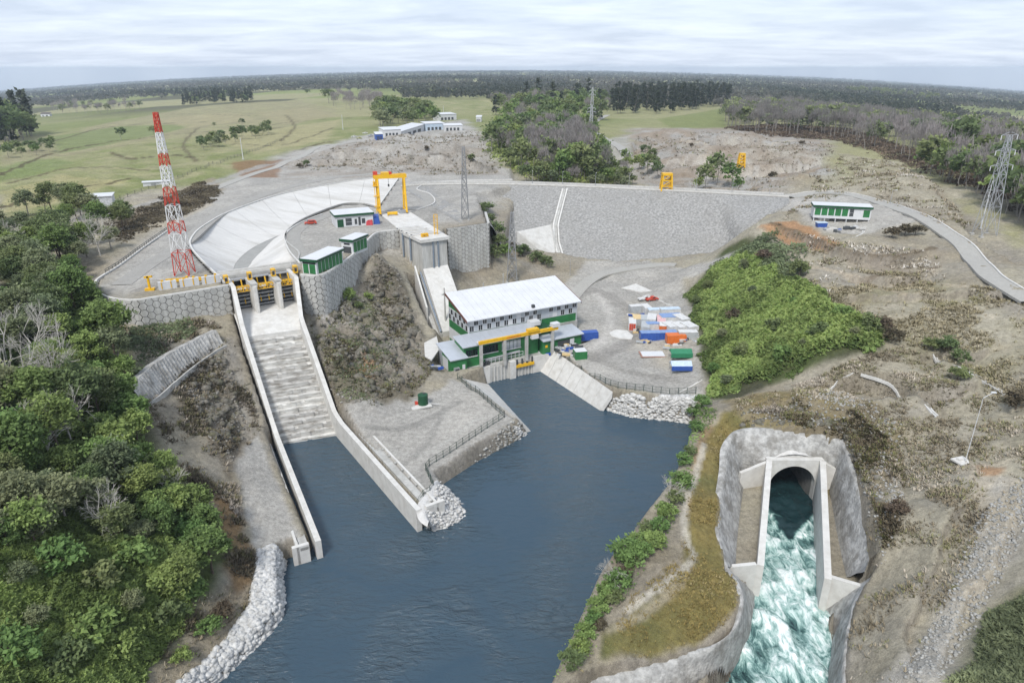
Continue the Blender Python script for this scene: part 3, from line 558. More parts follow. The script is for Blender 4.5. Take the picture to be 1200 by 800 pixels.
def hex_wall(root, line, zt, zb, w, m_panel, m_back, seed=0):
    """precast facing: backing wall plus one object for each hexagonal panel"""
    r = random.Random(seed); L = resample(np.asarray(line)[:, :2], .5); seg = np.r_[0, np.cumsum(np.linalg.norm(np.diff(L, axis=0), axis=1))]; off = OFF[root.name]
    if np.isscalar(zb): zbL = np.full(len(L), zb)
    else: zbL = np.interp(np.linspace(0, 1, len(L)), np.linspace(0, 1, len(zb)), zb)
    part('backing_wall', MB().wall(L, zbL-.6, zt-.05, 1.0, 1), m_back, root)
    h = w*.866; rr = w/2-.075; T = .2
    def hexpoly(cz, lo, hi):
        p = [(rr*cos(pi/3*k), cz+rr*.985*sin(pi/3*k)) for k in range(6)]
        for lim, sgn in ((hi, 1), (lo, -1)):
            q = []
            for i in range(len(p)):
                a, b = p[i], p[(i+1) % len(p)]; ia, ib = (lim-a[1])*sgn >= 0, (lim-b[1])*sgn >= 0
                if ia: q.append(a)
                if ia != ib: t = (lim-a[1])/(b[1]-a[1]); q.append((a[0]+(b[0]-a[0])*t, lim))
            p = q
            if len(p) < 3: return None
        return p
    def pm(poly):
        n = len(poly); mb = MB(); k = .9
        mb.add([(x, 0, z) for x, z in poly]+[(x, -T*.7, z) for x, z in poly]+[(x*k, -T, z) for x, z in poly], [tuple(range(2*n, 3*n))]+[(i, (i+1) % n, (i+1) % n+n, i+n) for i in range(n)]+[(i+n, (i+1) % n+n, (i+1) % n+2*n, i+2*n) for i in range(n)])
        return mb.mesh('panel', m_panel)
    full = pm(hexpoly(0, -9, 9)); i = 0; s = w*.4
    while s < seg[-1]-.2:
        x = np.interp(s, seg, L[:, 0]); y = np.interp(s, seg, L[:, 1]); k = min(np.searchsorted(seg, s), len(L)-1); k0 = max(0, k-2); k1 = min(len(L)-1, k+1); t = nrm(L[k1]-L[k0]); a = atan2(t[1], t[0])
        zb_ = np.interp(s, seg, zbL); z = zt-(h/2 if i % 2 else 0)
        while z+h/2 > zb_:
            if z+h/2 <= zt: me = full
            else: q = hexpoly(0, -9, zt-z); me = pm(q) if q else None
            if me:
                o = link('panel', me, root, (x-off[0], y-off[1], z-off[2])); o.rotation_euler = (r.uniform(-.012, .012), 0, a)
            z -= h
        s += .75*w; i += 1

# ------------------------------------------------------------------ retaining walls
t = thing('retaining_wall', 'curved retaining wall of grey hexagonal panels below the red and white mast', 'wall', (*LWALL[7][:2], 27))
def wall_base(line, d=1.3):
    line = np.asarray(line)[:, :2]; tg = np.gradient(line, axis=0); tg /= np.linalg.norm(tg, axis=1)[:, None]
    q = line+np.stack([tg[:, 1], -tg[:, 0]], 1)*d; return zat(q[:, 0], q[:, 1])
lw = resample(smooth_line(LWALL, 6), 1.0)
hex_wall(t, lw, 34.0, np.minimum(wall_base(lw, 2.2)-.6, 33), 2.15, CONC_V, CONC_D, 1)
part('coping', MB().wall(lw+V(0, 0, 0), 33.96, 34.28, .55, 1), CONC_W, t)
t = thing('retaining_wall', 'sweeping retaining wall of hexagonal panels between the spillway and the intake block', 'wall', (*MWALL[5][:2], 24))
mw = resample(smooth_line(MWALL, 6), 1.0)
hex_wall(t, mw, 34.0, np.minimum(wall_base(mw, 2.2)-.8, 31), 2.1, CONC_V, CONC_D, 2)
part('coping', MB().wall(mw, 33.96, 34.3, .55, 1), CONC_W, t)
t = thing('retaining_wall', 'tall hexagonal panel wall right of the intake block, above the powerhouse', 'wall', (*RWALL[1][:2], 13))
rw = resample(np.vstack([RWALL[0], RWALL[1]]), 1); hex_wall(t, rw, 34.0, 13.0, 1.85, CONC_V, CONC_D, 3)
rw2 = resample(np.vstack([RWALL[1]+V(.15,.1,0), RWALL[2]]), 1); hex_wall(t, rw2, 34.0, 13.0, 1.85, CONC_V, CONC_D, 4)
rw3 = resample(np.vstack([RWALL[2], RWALL[2]+V(-2, 22, 0)]), 1); part('side_wall', MB().wall(rw3, 13, 34, 1, 1), CONC_V, t)
part('pilaster', MB().box((RWALL[1][0], RWALL[1][1]-.12, 23.6), (.5, .4, 20.8), .6), CONC, t)
part('footing', MB().wall(np.vstack([RWALL[0], RWALL[2]])-V(-.4, 1.0, 0), 11.5, 13.6, 2.0, 1), CONC_W, t)
# railing round the left platform
t = thing('guard_rail', 'dark railing along the left edge of the platform road', 'railing', tuple(LWALL[3]))
rl = resample(lw[:int(len(lw)*.5)], 2.2); mbp = None
for p in rl: part('post', MB().box((p[0]+.3, p[1], 34.28+.55), (.1, .1, 1.1)), DSTEEL, t)
for dz in (.55, 1.05): part('rail', MB().wall(rl+V(.25, 0, 0), 34.28+dz, 34.28+dz+.14, .1, 1), DSTEEL, t)

# ------------------------------------------------------------------ spillway
gl, gr = V(-78.6, 182.6, 25.3), V(-62.8, 192.5, 25.3)
ge = nrm((gr-gl)*V(1, 1, 0)); gn = V(-ge[1], ge[0], 0); GW = np.linalg.norm(gr-gl)
ga = atan2(ge[1], ge[0]); SL = lambda a, b, z: gl*V(1, 1, 0)+ge*a+gn*b+V(0, 0, z)
spill = thing('spillway', 'stepped concrete spillway with three gated bays running down to the river', 'spillway', (*((gl+gr)/2)[:2], 20))
NS = 19; h = 23.6/NS
for i in range(NS):
    a0, a1 = i/NS, (i+1)/NS; l0, l1 = CH_TL+(CH_BL-CH_TL)*a0, CH_TL+(CH_BL-CH_TL)*a1; r0, r1 = CH_TR+(CH_BR-CH_TR)*a0, CH_TR+(CH_BR-CH_TR)*a1; zt = 23-(i+1)*h
    l1 = l1+(l1-l0)*.12*random.random(); r1 = r1+(r1-r0)*.12*random.random()
    if i == 0: zt += .05
    mb = MB(); n = 14; j = [random.uniform(-.05, .05) for _ in range(n+1)]; br = [random.random() < .24 for _ in range(n)]
    for k in range(n):   # a tread cast in short lengths, some lips spalled
        u0, u1 = k/n, (k+1)/n; A = l0+(r0-l0)*u0; B = l0+(r0-l0)*u1; C = l1+(r1-l1)*u1; D = l1+(r1-l1)*u0; d = .5*random.random()*br[k]; zf = zt-d
        if br[k]: C = C+(B-C)*.3*random.random(); D = D+(A-D)*.3*random.random()
        mb.hexa([V(A[0],A[1],zt-2.4), V(D[0],D[1],zt-2.4), V(C[0],C[1],zt-2.4), V(B[0],B[1],zt-2.4), V(A[0],A[1],zt), V(D[0],D[1],zf), V(C[0],C[1],zf), V(B[0],B[1],zt)])
    part('chute_step', mb, STEPM, spill)
# smooth crest slab
b0, b1 = SL(0, 5, 25.3), SL(GW, 5, 25.3); rows = []
for k, z in ((0, 25.6), (.35, 25.5), (.7, 24.6), (1, 22.95), (1.002, 20)):
    rows.append([b0*V(1,1,0)+(CH_TL-b0)*V(1,1,0)*k+V(0,0,z), b1*V(1,1,0)+(CH_TR-b1)*V(1,1,0)*k+V(0,0,z)])
part('crest_slab', MB().grid(rows), CONC_W, spill)
bay = (GW-2*1.3)/3
for k in (1, 2):
    a = k*bay+(k-.5)*1.3
    pr = part('pier', MB().prism([SL(a-.65, 7, 0), SL(a-.65, -2.2, 0), SL(a-.3, -3, 0), SL(a+.3, -3, 0), SL(a+.65, -2.2, 0), SL(a+.65, 7, 0)], 23.5, 33.2), CONC_W, spill)
    part('pier_cap', MB().box(SL(a, 2, 33.5), (1.9, 8, .5), ga), CONC, pr)
def gate_bay(a0, a1):
    g = part('gate_leaf', MB().box(SL((a0+a1)/2, 3.2, 28.3), (a1-a0-.1, .25, 5.6), ga), DSTEEL, spill)
    for z in (26.2, 27.3, 28.4, 29.5, 30.6): part('girder', MB().box(SL((a0+a1)/2, 2.85, z), (a1-a0-.2, .45, .28), ga), STEEL, g)
    for u in (.2, .4, .6, .8): part('rib', MB().box(SL(a0+(a1-a0)*u, 2.9, 28.4), (.2, .3, 5.2), ga), DSTEEL, g)
    mb = MB(); n = 6   # yellow lifting truss
    for z, b in ((31.0, 1.6), (32.3, 1.6), (32.3, 2.8)): mb.beam(SL(a0, b, z), SL(a1, b, z), .22)
    for k in range(n):
        u0, u1 = a0+(a1-a0)*k/n, a0+(a1-a0)*(k+1)/n
        mb.beam(SL(u0, 1.6, 31.0 if k % 2 else 32.3), SL(u1, 1.6, 32.3 if k % 2 else 31.0), .16); mb.beam(SL(u0, 1.6, 32.3), SL(u0, 2.8, 32.3), .14); mb.beam(SL(u0, 1.6, 31.0), SL(u0, 1.6, 32.3), .14)
    part('lifting_truss', mb, YELLOW, spill)
    for u in (.3, .72):   # hydraulic cylinders reaching down to the leaf
        part('cylinder', MB().tube(SL(a0+(a1-a0)*u, 5.0, 33.6), SL(a0+(a1-a0)*u, 2.6, 27), .2, .16, 8), YELLOW, spill)
for k in range(3): gate_bay(k*(bay+1.3), k*(bay+1.3)+bay)
for a in (-.4, bay+.65, 2*bay+1.95, GW+.4):
    hs = part('hoist_frame', MB().box(SL(a, 3.2, 35.8), (1.2, 1.6, .35), ga), YELLOW, spill); part('base_frame', MB().box(SL(a, 3.2, 34.0), (1.2, 1.6, .3), ga), YELLOW, hs)
    for x in (-.5, .5):
        for y in (-.7, .7): part('post', MB().box(SL(a+x, 3.2+y, 34.9), (.16, .16, 1.5), ga), YELLOW, hs)
    part('motor', MB().box(SL(a, 3.2, 34.6), (.7, .9, .9), ga), DSTEEL, hs)
part('bridge_deck', MB().box(SL(GW/2, 9.4, 34.0), (GW+2.6, 3.4, .9), ga), CONC, spill)
for b in (7.85, 10.95): part('bridge_parapet', MB().box(SL(GW/2, b, 34.85), (GW+2.6, .3, .8), ga), CONC_W, spill)
for k in range(3): part('service_walkway', MB().box(SL(k*(bay+1.3)+bay/2, 6.2, 33.6), (bay, 1.4, .25), ga), STEEL, spill)
# guide walls following the chute, then level along the stilling basin
def guide(side):
    s = -1 if side == 'L' else 1
    T, B, E = (CH_TL, CH_BL, CHN_L) if s < 0 else (CH_TR, CH_BR, CHN_R)
    g0 = SL(0 if s < 0 else GW, 8, 0); g1 = SL(0 if s < 0 else GW, -1, 0)
    zend = 4.2 if s < 0 else 5.4
    ln = [g0, g1, T, T+(B-T)*.9, B+(E-B)*.06, E]; zt = [34, 33.6, 26.4, 6.6, zend+.2, zend]; zb = [20, 20, 16, -4, -4, -4]
    L = resample(np.c_[np.array(ln)[:, :2], zt, zb], 1.5)
    return part('guide_wall', MB().wall(L[:, :2], L[:, 3], L[:, 2], 1.15, -s), CONC_W, spill), zend
for side in 'LR':
    o, zend = guide(side); s = -1 if side == 'L' else 1
    B, E = (CH_BL, CHN_L) if s < 0 else (CH_BR, CHN_R)
    d = nrm((E-B)*V(1, 1, 0)); nn = V(-d[1], d[0], 0)*(1 if s > 0 else -1)      # away from the water
    P0, P1 = B+(E-B)*.08, E
    a, b = P0+nn*3.6, P1+nn*3.6
    part('drain_wall', MB().wall(np.array([a, b]), -1, zend-.15, .5, 1), CONC_W, spill)
    part('drain_cover', MB().hexa([np.r_[(P0+nn*1.3)[:2], zend-1.2], np.r_[(P1+nn*1.3)[:2], zend-1.2], np.r_[(P1+nn*2.9)[:2], zend-1.2], np.r_[(P0+nn*2.9)[:2], zend-1.2]]+[np.r_[q[:2], zend-.55] for q in (P0+nn*1.3, P1+nn*1.3, P1+nn*2.9, P0+nn*2.9)]), CONC, spill)
    part('end_wall', MB().wall(np.array([E+nn*1.2, E+nn*(4.4 if s < 0 else 5.5)]), -3, zend-.05, .8, s), CONC_W, spill)
    for k in range(12):
        q = P0+(P1-P0)*(k+.5)/12+nn*3.25; part('drain_strut', MB().box(np.r_[q[:2], zend-.35], (.5, .3, .3), atan2(nn[1], nn[0])), CONC, spill)

# ------------------------------------------------------------------ intake
ia, ib = V(-31.6, 234.9, 34), V(-23.3, 240.1, 34); ie = nrm(ib-ia); inn = V(-ie[1], ie[0], 0); IW = np.linalg.norm(ib-ia); iang = atan2(ie[1], ie[0])
IL = lambda a, b, z: ia*V(1, 1, 0)+ie*a+inn*b+V(0, 0, z)
intake = thing('intake_block', 'tall concrete power intake block with slotted deck and sloping penstock slab', 'intake', (*IL(IW/2, 5, 0)[:2], 8))
part('tower_body', MB().box(IL(IW/2, 8, 20.5), (IW, 16, 25.4), iang), CONC_V, intake)
part('deck_slab', MB().prism([IL(-.8, -.8, 0), IL(IW+.6, -.8, 0), P(519,274,34), P(481,249.5,34), P(446,252,34), P(465,268,34), IL(-.8, 14, 0)], 33.3, 34.4), CONC_W, intake)
for k in range(4):
    bb = 5+k*4.2; part('deck_slot', MB().box(IL(1.2-.0*k+IW*.3, bb+3, 34.42), (IW*.95, 1.1, .2), iang), DSTEEL, intake)
    part('stoplog_beam', MB().box(IL(1.2+IW*.3, bb+1.2, 34.65), (IW*.98, .9, .5), iang), CONC_W, intake)
for a in (IW*.42, IW*.62): part('vent_pipe', MB().tube(IL(a, -.3, 23.8), IL(a, -.3, 33.3), .28, .28, 8), PIPE, intake)
# penstock slab and its side ledge
sa, sb = IL(0, 0, 23.7), IL(IW, 0, 23.9); la, lb = P(519, 389, 8), P(519, 389, 8)+ie*IW*1.05
part('penstock_slab', MB().hexa([np.r_[la[:2], 5], np.r_[lb[:2], 5], np.r_[sb[:2], 8], np.r_[sa[:2], 8], la, lb, sb, sa]), CONC_W, intake)
ed = nrm((la-sa)*V(1, 1, 0)); le = V(-ie[0], -ie[1], 0)
for (o0, o1, dz, m_) in ((0, 1.5, -2.2, CONC), (1.5, 3.4, -4.2, CONC_V)):
    s0, s1, l0, l1 = sa+le*o0, sa+le*o1, la+le*o0*.6, la+le*o1*.6
    part('side_ledge', MB().hexa([np.r_[l0[:2], 4], np.r_[s0[:2], 8], np.r_[s1[:2], 8], np.r_[l1[:2], 4], l0+V(0,0,dz+1.6), s0+V(0,0,dz), s1+V(0,0,dz), l1+V(0,0,dz+1.6)]), m_, intake)
part('ledge_wall', MB().wall(np.array([sa+le*3.4, sa+le*3.4+(la-sa)*.62]), [10, 5], [25.4, 14.5], .6, 1), CONC_W, intake)
part('penstock_rail', MB().tube(sa+le*1.1+V(0, 0, -1), la+le*.7+V(0, 0, .2), .3, .3, 8), PIPE, intake)
part('flank_body', MB().prism([MWALL[-1]+V(-.2, .6, 0), IL(-.05, 1.5, 0), IL(-.05, 15, 0), MWALL[-1]+V(0, 8, 0)], 10, 33.3), CONC_V, intake)
for q in (.25, .6):
    p0 = MWALL[-1]*(1-q)+IL(-.1, 1.5, 34)*q+V(-.3, -.5, 0); part('riser_pipe', MB().tube(np.r_[p0[:2], 25], np.r_[p0[:2], 33.8], .32, .32, 8), PIPE, intake)
# yellow access cage and small machinery on the deck
t = thing('access_cage', 'slim yellow caged ladder standing on the intake deck', 'ladder', tuple(IL(IW*.8, 4.5, 34.4)))
c0 = IL(IW*.8, 4.5, 34.4)
for x, y in ((-.6,-.6),(.6,-.6),(.6,.6),(-.6,.6)): part('upright', MB().box((c0[0]+x, c0[1]+y, 38), (.14, .14, 7.2)), YELLOW, t)
for k in range(8):
    z = 34.9+k*.95
    for x, y, sx, sy in ((0,-.6,1.3,.1),(0,.6,1.3,.1),(-.6,0,.1,1.3),(.6,0,.1,1.3)): part('rung', MB().box((c0[0]+x, c0[1]+y, z), (sx, sy, .1)), YELLOW, t)
for dx, nm in ((-.55, 'left'), (-.3, 'right')):
    q = IL(IW*.45+dx*4, 3.2, 34.4); o = thing('deck_winch', 'low yellow winch on the intake deck, %s of the pair by the caged ladder' % nm, 'winch', tuple(q))
    part('frame', MB().box(q+V(0,0,.25), (1.6, 1.1, .3), iang).box(q+V(-.6,0,.8), (.2,1,.9), iang).box(q+V(.6,0,.8), (.2,1,.9), iang), YELLOW, o)
    part('drum', MB().tube(q+ie*-.6+V(0,0,.95), q+ie*.6+V(0,0,.95), .38, .38, 10), YELLOW, o)
# gantry crane
gA, gB = P(446,252,34.4), P(477,250,34.4); gv = nrm((gB-gA)*V(1,1,0)); gk = V(-gv[1], gv[0], 0); gw = np.linalg.norm(gB-gA)
crane = thing('gantry_crane', 'yellow four-legged gantry crane standing over the intake deck', 'crane', tuple((gA+gB)/2))
HT = 14.2
for a, nm in ((0, 0), (gw, 1)):
    base = gA+gv*a
    f1, f2 = base, base+gk*6.5; top1, top2 = base+gk*2.2+V(0,0,HT), base+gk*4.4+V(0,0,HT)
    for f, tp in ((f1, top1), (f2, top2)):
        lg = part('leg', MB().beam(f+V(0,0,.6), tp, .75), YELLOW, crane)
        for d in (-.5, .5): part('wheel', MB().tube(f+gk*d+gv*-.2+V(0,0,.35), f+gk*d+gv*.2+V(0,0,.35), .34, .34, 10), DSTEEL, lg)
    part('end_carriage', MB().beam(f1-gk*.8+V(0,0,.75), f2+gk*.8+V(0,0,.75), .6), YELLOW, crane)
    part('cross_brace', MB().beam(f1*.5+top1*.5, f2*.5+top2*.5, .35), YELLOW, crane)
for b in (2.2, 4.4): part('main_girder', MB().beam(gA+gk*b-gv*1.4+V(0,0,HT+.7), gB+gk*b+gv*1.0+V(0,0,HT+.7), .8, 1.5), YELLOW, crane)
tr = part('trolley', MB().box(gA+gv*gw*.3+gk*3.3+V(0,0,HT+1.9), (3, 3, .9), atan2(gv[1], gv[0])), YELLOW, crane)
part('hoist_drum', MB().tube(gA+gv*gw*.5+gk*2.4+V(0,0,HT+2), gA+gv*gw*.5+gk*4.2+V(0,0,HT+2), .6, .6, 10), REDP, tr)
part('electric_box', MB().box(gA-gv*.6+gk*3.3+V(0,0,HT+2.1), (1.6, 2, 1.4), atan2(gv[1], gv[0])), REDP, tr)
part('hook_block', MB().box(gA+gv*gw*.42+gk*3.3+V(0,0,HT-3), (.6,.6,1)).beam(gA+gv*gw*.42+gk*3.3+V(0,0,HT-2.5), gA+gv*gw*.42+gk*3.3+V(0,0,HT+1), .12), DSTEEL, tr)
lad = part('ladder', MB().beam(gA-gv*.9+V(0,0,1), gA-gv*.9+gk*2+V(0,0,HT), .2).beam(gA-gv*1.5+V(0,0,1), gA-gv*1.5+gk*2+V(0,0,HT), .2), YELLOW, crane)
for k in range(3): part('landing', MB().box(gA-gv*1.2+gk*(.4+.6*k)+V(0,0,3.5+4*k), (1.8, 1.6, .2), atan2(gv[1], gv[0])), YELLOW, lad)
part('cabin', MB().box(gA-gv*.9+gk*3+V(0,0,HT-2.2), (1.6, 1.8, 2), atan2(gv[1], gv[0])), YELLOW, crane)
# lifting beam and tank resting below the crane
q = P(460,252.5,34.4); o = thing('lifting_beam', 'rounded yellow lifting beam lying under the gantry crane', 'lifting beam', tuple(q)); part('beam', MB().tube(q+gv*-2+V(0,0,.8), q+gv*2+V(0,0,.8), .75, .75, 10), YELLOW, o); part('saddle', MB().box(q+V(0,0,.2), (3.4, 1.4, .4), iang), STEEL, o)
q = P(473,251,34.4)+gk*2; o = thing('steel_bin', 'pale grey open steel bin beside the right gantry leg', 'bin', tuple(q)); part('shell', MB().box(q+V(0,0,.7), (2.6, 1.8, 1.4), iang), STEEL, o); part('rim', MB().box(q+V(0,0,1.45), (2.8, 2, .15), iang), WHITE, o); part('load', MB().box(q+V(0,0,1.56), (2.2, 1.4, .1), iang), DSTEEL, o)
# ------------------------------------------------------------------ approach channel lining
def lining():
    outer = resample(smooth_line(PP(CHAN), 6), 1.5)
    floor = [(266,331,26.6),(272,319,26.6),(277,307,26.6),(288,296,26.6),(302,287,26.6),(325,276.5,26.6),(352,266,26.8),(385,256,27),(420,248,27.5),(446,243,28)]
    toe = resample(smooth_line(PP(floor), 6), 1.5)
    n = 90; rs = lambda l: np.stack([np.interp(np.linspace(0, 1, n), np.linspace(0, 1, len(l)), l[:, k]) for k in range(3)], 1)
    o, f = rs(outer)+V(0, 0, .12), rs(toe)
    t = thing('channel_lining', 'broad curved pale concrete lining of the dry approach channel', 'channel lining', tuple(f[40]))
    m = 14; k0 = 0
    # slabs: each strip of the slope is one cast bay
    nb = 10
    for b in range(nb):
        i0, i1 = b*(n-1)//nb, (b+1)*(n-1)//nb; mb = MB(); rows = []
        for j in range(m+1):
            u = j/m; rows.append([o[i]*(1-u)+f[i]*u-V(0, 0, .8*sin(pi*u)) for i in range(i0, i1+1)])
        rows = [np.array(r) for r in rows]
        for r in rows: d = nrm(r[-1]-r[0]); r[0] = r[0]+d*.06; r[-1] = r[-1]-d*.06
        mb.grid(rows); part('slab_bay', mb, LINING, t)
    part('top_kerb', MB().wall(o[:, :2], o[:, 2]-.3, o[:, 2]+.35, .5, -1), CONC_W, t)
    inn = resample(smooth_line(PP(CHIN), 6), 1.5); g = rs(inn)+V(0, 0, .1)
    toe2 = [(346,316,26.6),(293,318,26.6),(294,309,26.6),(299,302,26.6),(308,293,26.6),(325,277.5,26.6),(352,267,26.8),(385,257,27),(420,249,27.5),(446,244,28)]
    f2 = rs(resample(smooth_line(PP(toe2), 6), 1.5))
    rows = [[g[i]*(1-j/8)+f2[i]*(j/8) for i in range(n)] for j in range(9)]
    part('inner_slab', MB().grid(rows), LINING, t)
    part('inner_kerb', MB().wall(g[:, :2], g[:, 2]-.3, g[:, 2]+.35, .5, 1), CONC, t)
    part('channel_floor', MB().grid([f-V(0,0,.05), f2-V(0,0,.05)]), mat('channel_floor_silt', (.3,.3,.285), .9, nscale=.4, namt=.15), t)
    part('end_wall', MB().wall(np.array([P(469,204.5,34), P(441,244,34)]), 23, 34.35, .7, 1), CONC_W, t)
    part('forebay_sill', MB().hexa([SL(-1.5,11.2,24), SL(GW+1.5,11.2,24), SL(GW+2,22,24), SL(-2,22,24), SL(-1.5,11.2,25.8), SL(GW+1.5,11.2,25.8), SL(GW+2,22,26.55), SL(-2,22,26.55)]), CONC, t)
lining()
# ------------------------------------------------------------------ rockfill dam
DAMM = mat('rockfill_face', (.35,.345,.33), .95, nscale=1.0, namt=.5, dirt=(.235,.23,.215), dscale=.09, damt=.6, bump=1, bscale=1.6)
def dam():
    crest = resample(smooth_line(PP([(470,219.5,34),(505,217.5,34),(580,217,34),(660,219,34),(760,223.5,34),(850,228,34),(925,232,34)]), 6), 1.6)
    toe = resample(smooth_line(PP([(540,262,34),(575,262,32),(590,290,17),(620,302,12),(660,308,9.5),(720,311,9.3),(790,307,10.5),(850,299,12.5),(872,270,24),(925,238,34)]), 6), 1.6)
    n = 170; rs = lambda l: np.stack([np.interp(np.linspace(0, 1, n), np.linspace(0, 1, len(l)), l[:, k]) for k in range(3)], 1)
    c = rs(crest); q = rs(toe); m = 44; rows = []
    for j in range(m+1):
        u = j/m; p = c*(1-u)+q*u; p[:, 2] += (fbm(p[:, 0]/2.2, p[:, 1]/2.2, 3, 1)-.5)*.55*(sin(pi*min(1, u+.02))**.3)+.1-(.9 if j == m else 0); rows.append(p)
    t = thing('rockfill_dam', 'long grey rockfill embankment dam closing the valley behind the powerhouse', 'dam', tuple(q[90]))
    part('downstream_face', MB().grid(rows[::-1]), DAMM, t, True)
    back = c+V(0, 7, 0)
    part('crest_road', MB().grid([c+V(0, 0, .35), back+V(0, 0, .35)]).grid([c-V(0,0,.6), c+V(0,0,.35)]), ROADM, t)
    up = back+V(0, 26, -14); part('upstream_face', MB().grid([back+V(0,0,.35), up]), DAMM, t)
    part('parapet', MB().wall((c+V(0,.4,0))[:, :2], c[:, 2]+.3, c[:, 2]+1.0, .35, 1), CONC_W, t)
    part('upstream_parapet', MB().wall((back)[:, :2], c[:, 2]+.3, c[:, 2]+1.1, .35, 1), CONC_W, t)
    # drain channel down the face: two pale kerbs with a channel between
    a0, a1, a2 = P(661,219.5,34.4), P(648,265,22.5), P(656,309,9.8)
    def face_pt(px, py):
        best = None
        return None
    ln = [(662,221.5), (656,240), (649.5,264), (651,285), (657,306)]
    pts = []
    for px, py in ln:
        R = np.array(rows).reshape(-1, 3); dep = R[:, 1]*cp-(R[:, 2]-CH)*sp; X = 600+F*R[:, 0]/dep; Yp = 400-F*(R[:, 1]*sp+(R[:, 2]-CH)*cp)/dep
        pts.append(R[np.argmin((X-px)**2+(Yp-py)**2)])
    pts = np.array(pts); pts[:, 2] += .3
    for dx in (-1.1, 1.1):
        l = resample(pts+V(dx, 0, 0), 2); part('drain_kerb', MB().wall(l[:, :2], l[:, 2]-1.2, l[:, 2]+.45, .7, 1), CONC_W, t)
    l = resample(pts, 2); part('drain_channel', MB().grid([l+V(-.8,0,.1), l+V(.8,0,.1)]), CONC, t)
    # lamp posts on the crest
    for i, k in enumerate(np.linspace(60, 163, 8).astype(int)):
        p = c[k]+V(0, 6.2, .35); o = thing('lamp_post', 'slender street lamp on the dam crest, %s from the drain channel' % ['nearest','second','third','fourth','fifth','sixth','seventh','eighth'][i], 'street lamp', tuple(p), 'lamps along the dam crest')
        part('pole', MB().tube(p, p+V(0,0,6.5), .12, .07, 6), STEEL, o); part('arm', MB().beam(p+V(0,0,6.4), p+V(0,-1.6,6.7), .09), STEEL, o); part('lantern', MB().box(p+V(0,-1.8,6.68), (.3,.7,.16)), WHITE, o)
    o = thing('crest_railing', 'thin railing running along the dam crest', 'railing', tuple(c[80]))
    for k in range(0, n, 2): part('post', MB().box(c[k]+V(0,.55,1.4), (.09,.09,.9)), STEEL, o)
    part('rail', MB().wall((c+V(0,.55,0))[:, :2], c[:, 2]+1.75, c[:, 2]+1.87, .08, 1), STEEL, o)
dam()
# pale wedge-shaped slab beside the drain
t = thing('concrete_wedge', 'pale wedge shaped concrete ramp at the left foot of the dam', 'ramp', tuple(P(640,300,10)))
a, b, c_, d = P(606,273,22), P(646,264.5,22), P(652,300,11), P(640,301,11)
part('slab', MB().hexa([a-V(0,0,4), d-V(0,0,3), c_-V(0,0,3), b-V(0,0,4), a+V(0,0,.6), d+V(0,0,.6), c_+V(0,0,.6), b+V(0,0,.6)]), CONC_W, t)
part('kerb', MB().beam(b+V(0,0,.8), c_+V(0,0,.8), .5), CONC, t)
# two yellow stop-log towers behind the crest
def frame_tower(name, label, base, w, h, tilt=0):
    t = thing(name, label, 'tower', tuple(base)); c = [(-w,-w*.7),(w,-w*.7),(w,w*.7),(-w,w*.7)]
    for x, y in c: part('column', MB().beam(base+V(x,y,0), base+V(x*.7,y*.7,h), .7), YELLOW, t)
    for k in range(4):
        z = h*(k+1)/4-.2; f = 1-.3*z/h
        for i in range(4):
            x0, y0 = c[i]; x1, y1 = c[(i+1) % 4]; part('brace', MB().beam(base+V(x0*f,y0*f,z), base+V(x1*f,y1*f,z), .45), YELLOW, t)
            z0 = z-h/4; f0 = 1-.3*z0/h; part('diagonal', MB().beam(base+V(x0*f0,y0*f0,z0), base+V(x1*f,y1*f,z), .35), YELLOW, t)
    part('head', MB().box(base+V(0,0,h), (w*1.7, w*1.3, 1.1)), YELLOW, t)
b = PY(780, 226, 340); frame_tower('gate_tower', 'yellow frame tower rising just behind the dam crest', V(b[0], b[1], 31), 2.9, 11)
b = G(868, 196); frame_tower('gate_tower', 'small leaning yellow frame tower on the gravel flat beyond the dam', b, 2.0, 8)
# ------------------------------------------------------------------ powerhouse
PF, PE, PN = V(-13.5, 198, 0), nrm(V(.88, .475, 0)), nrm(V(-.475, .88, 0)); PA = atan2(PE[1], PE[0])
PL = lambda a, b, z: PF+PE*a+PN*b+V(0, 0, z)
def pbox(a0, a1, b0, b1, z0, z1): return MB().hexa([PL(a0,b0,z0), PL(a1,b0,z0), PL(a1,b1,z0), PL(a0,b1,z0), PL(a0,b0,z1), PL(a1,b0,z1), PL(a1,b1,z1), PL(a0,b1,z1)])
def proof(a0, a1, b0, b1, zf, zb, th=.28): return MB().hexa([PL(a0,b0,zf), PL(a1,b0,zf), PL(a1,b1,zb), PL(a0,b1,zb), PL(a0,b0,zf+th), PL(a1,b0,zf+th), PL(a1,b1,zb+th), PL(a0,b1,zb+th)])
ph = thing('powerhouse', 'green and white powerhouse with a big white roof at the head of the tailrace', 'power station', tuple(PL(20, 3, 5)))
LEN, DEP = 40, 15.2
body = part('hall_wall', MB().hexa([PL(0,0,5), PL(LEN,0,5), PL(LEN,DEP,5), PL(0,DEP,5), PL(0,0,17.9), PL(LEN,0,17.9), PL(LEN,DEP,22), PL(0,DEP,22)]), GREEN, ph)
rf = part('main_roof', proof(-1.1, LEN+1.0, -1.3, DEP+.4, 17.7, 22.2), ROOFW, ph)
part('rear_roof_slope', proof(-1.1, LEN+1.0, DEP+.4, DEP+3.0, 22.2, 20.9), ROOFW, ph)
for k in range(20):   # raised seams of the roof sheets
    a = -1.1+(k+.5)*(LEN+2.1)/20; part('roof_seam', MB().beam(PL(a, -1.3, 18.02), PL(a, DEP+.4, 22.52), .1, .14), ROOFW, rf)
part('roof_vent', MB().box(PL(23, -.2, 18.8), (.9, .9, .9), PA), DSTEEL, rf)
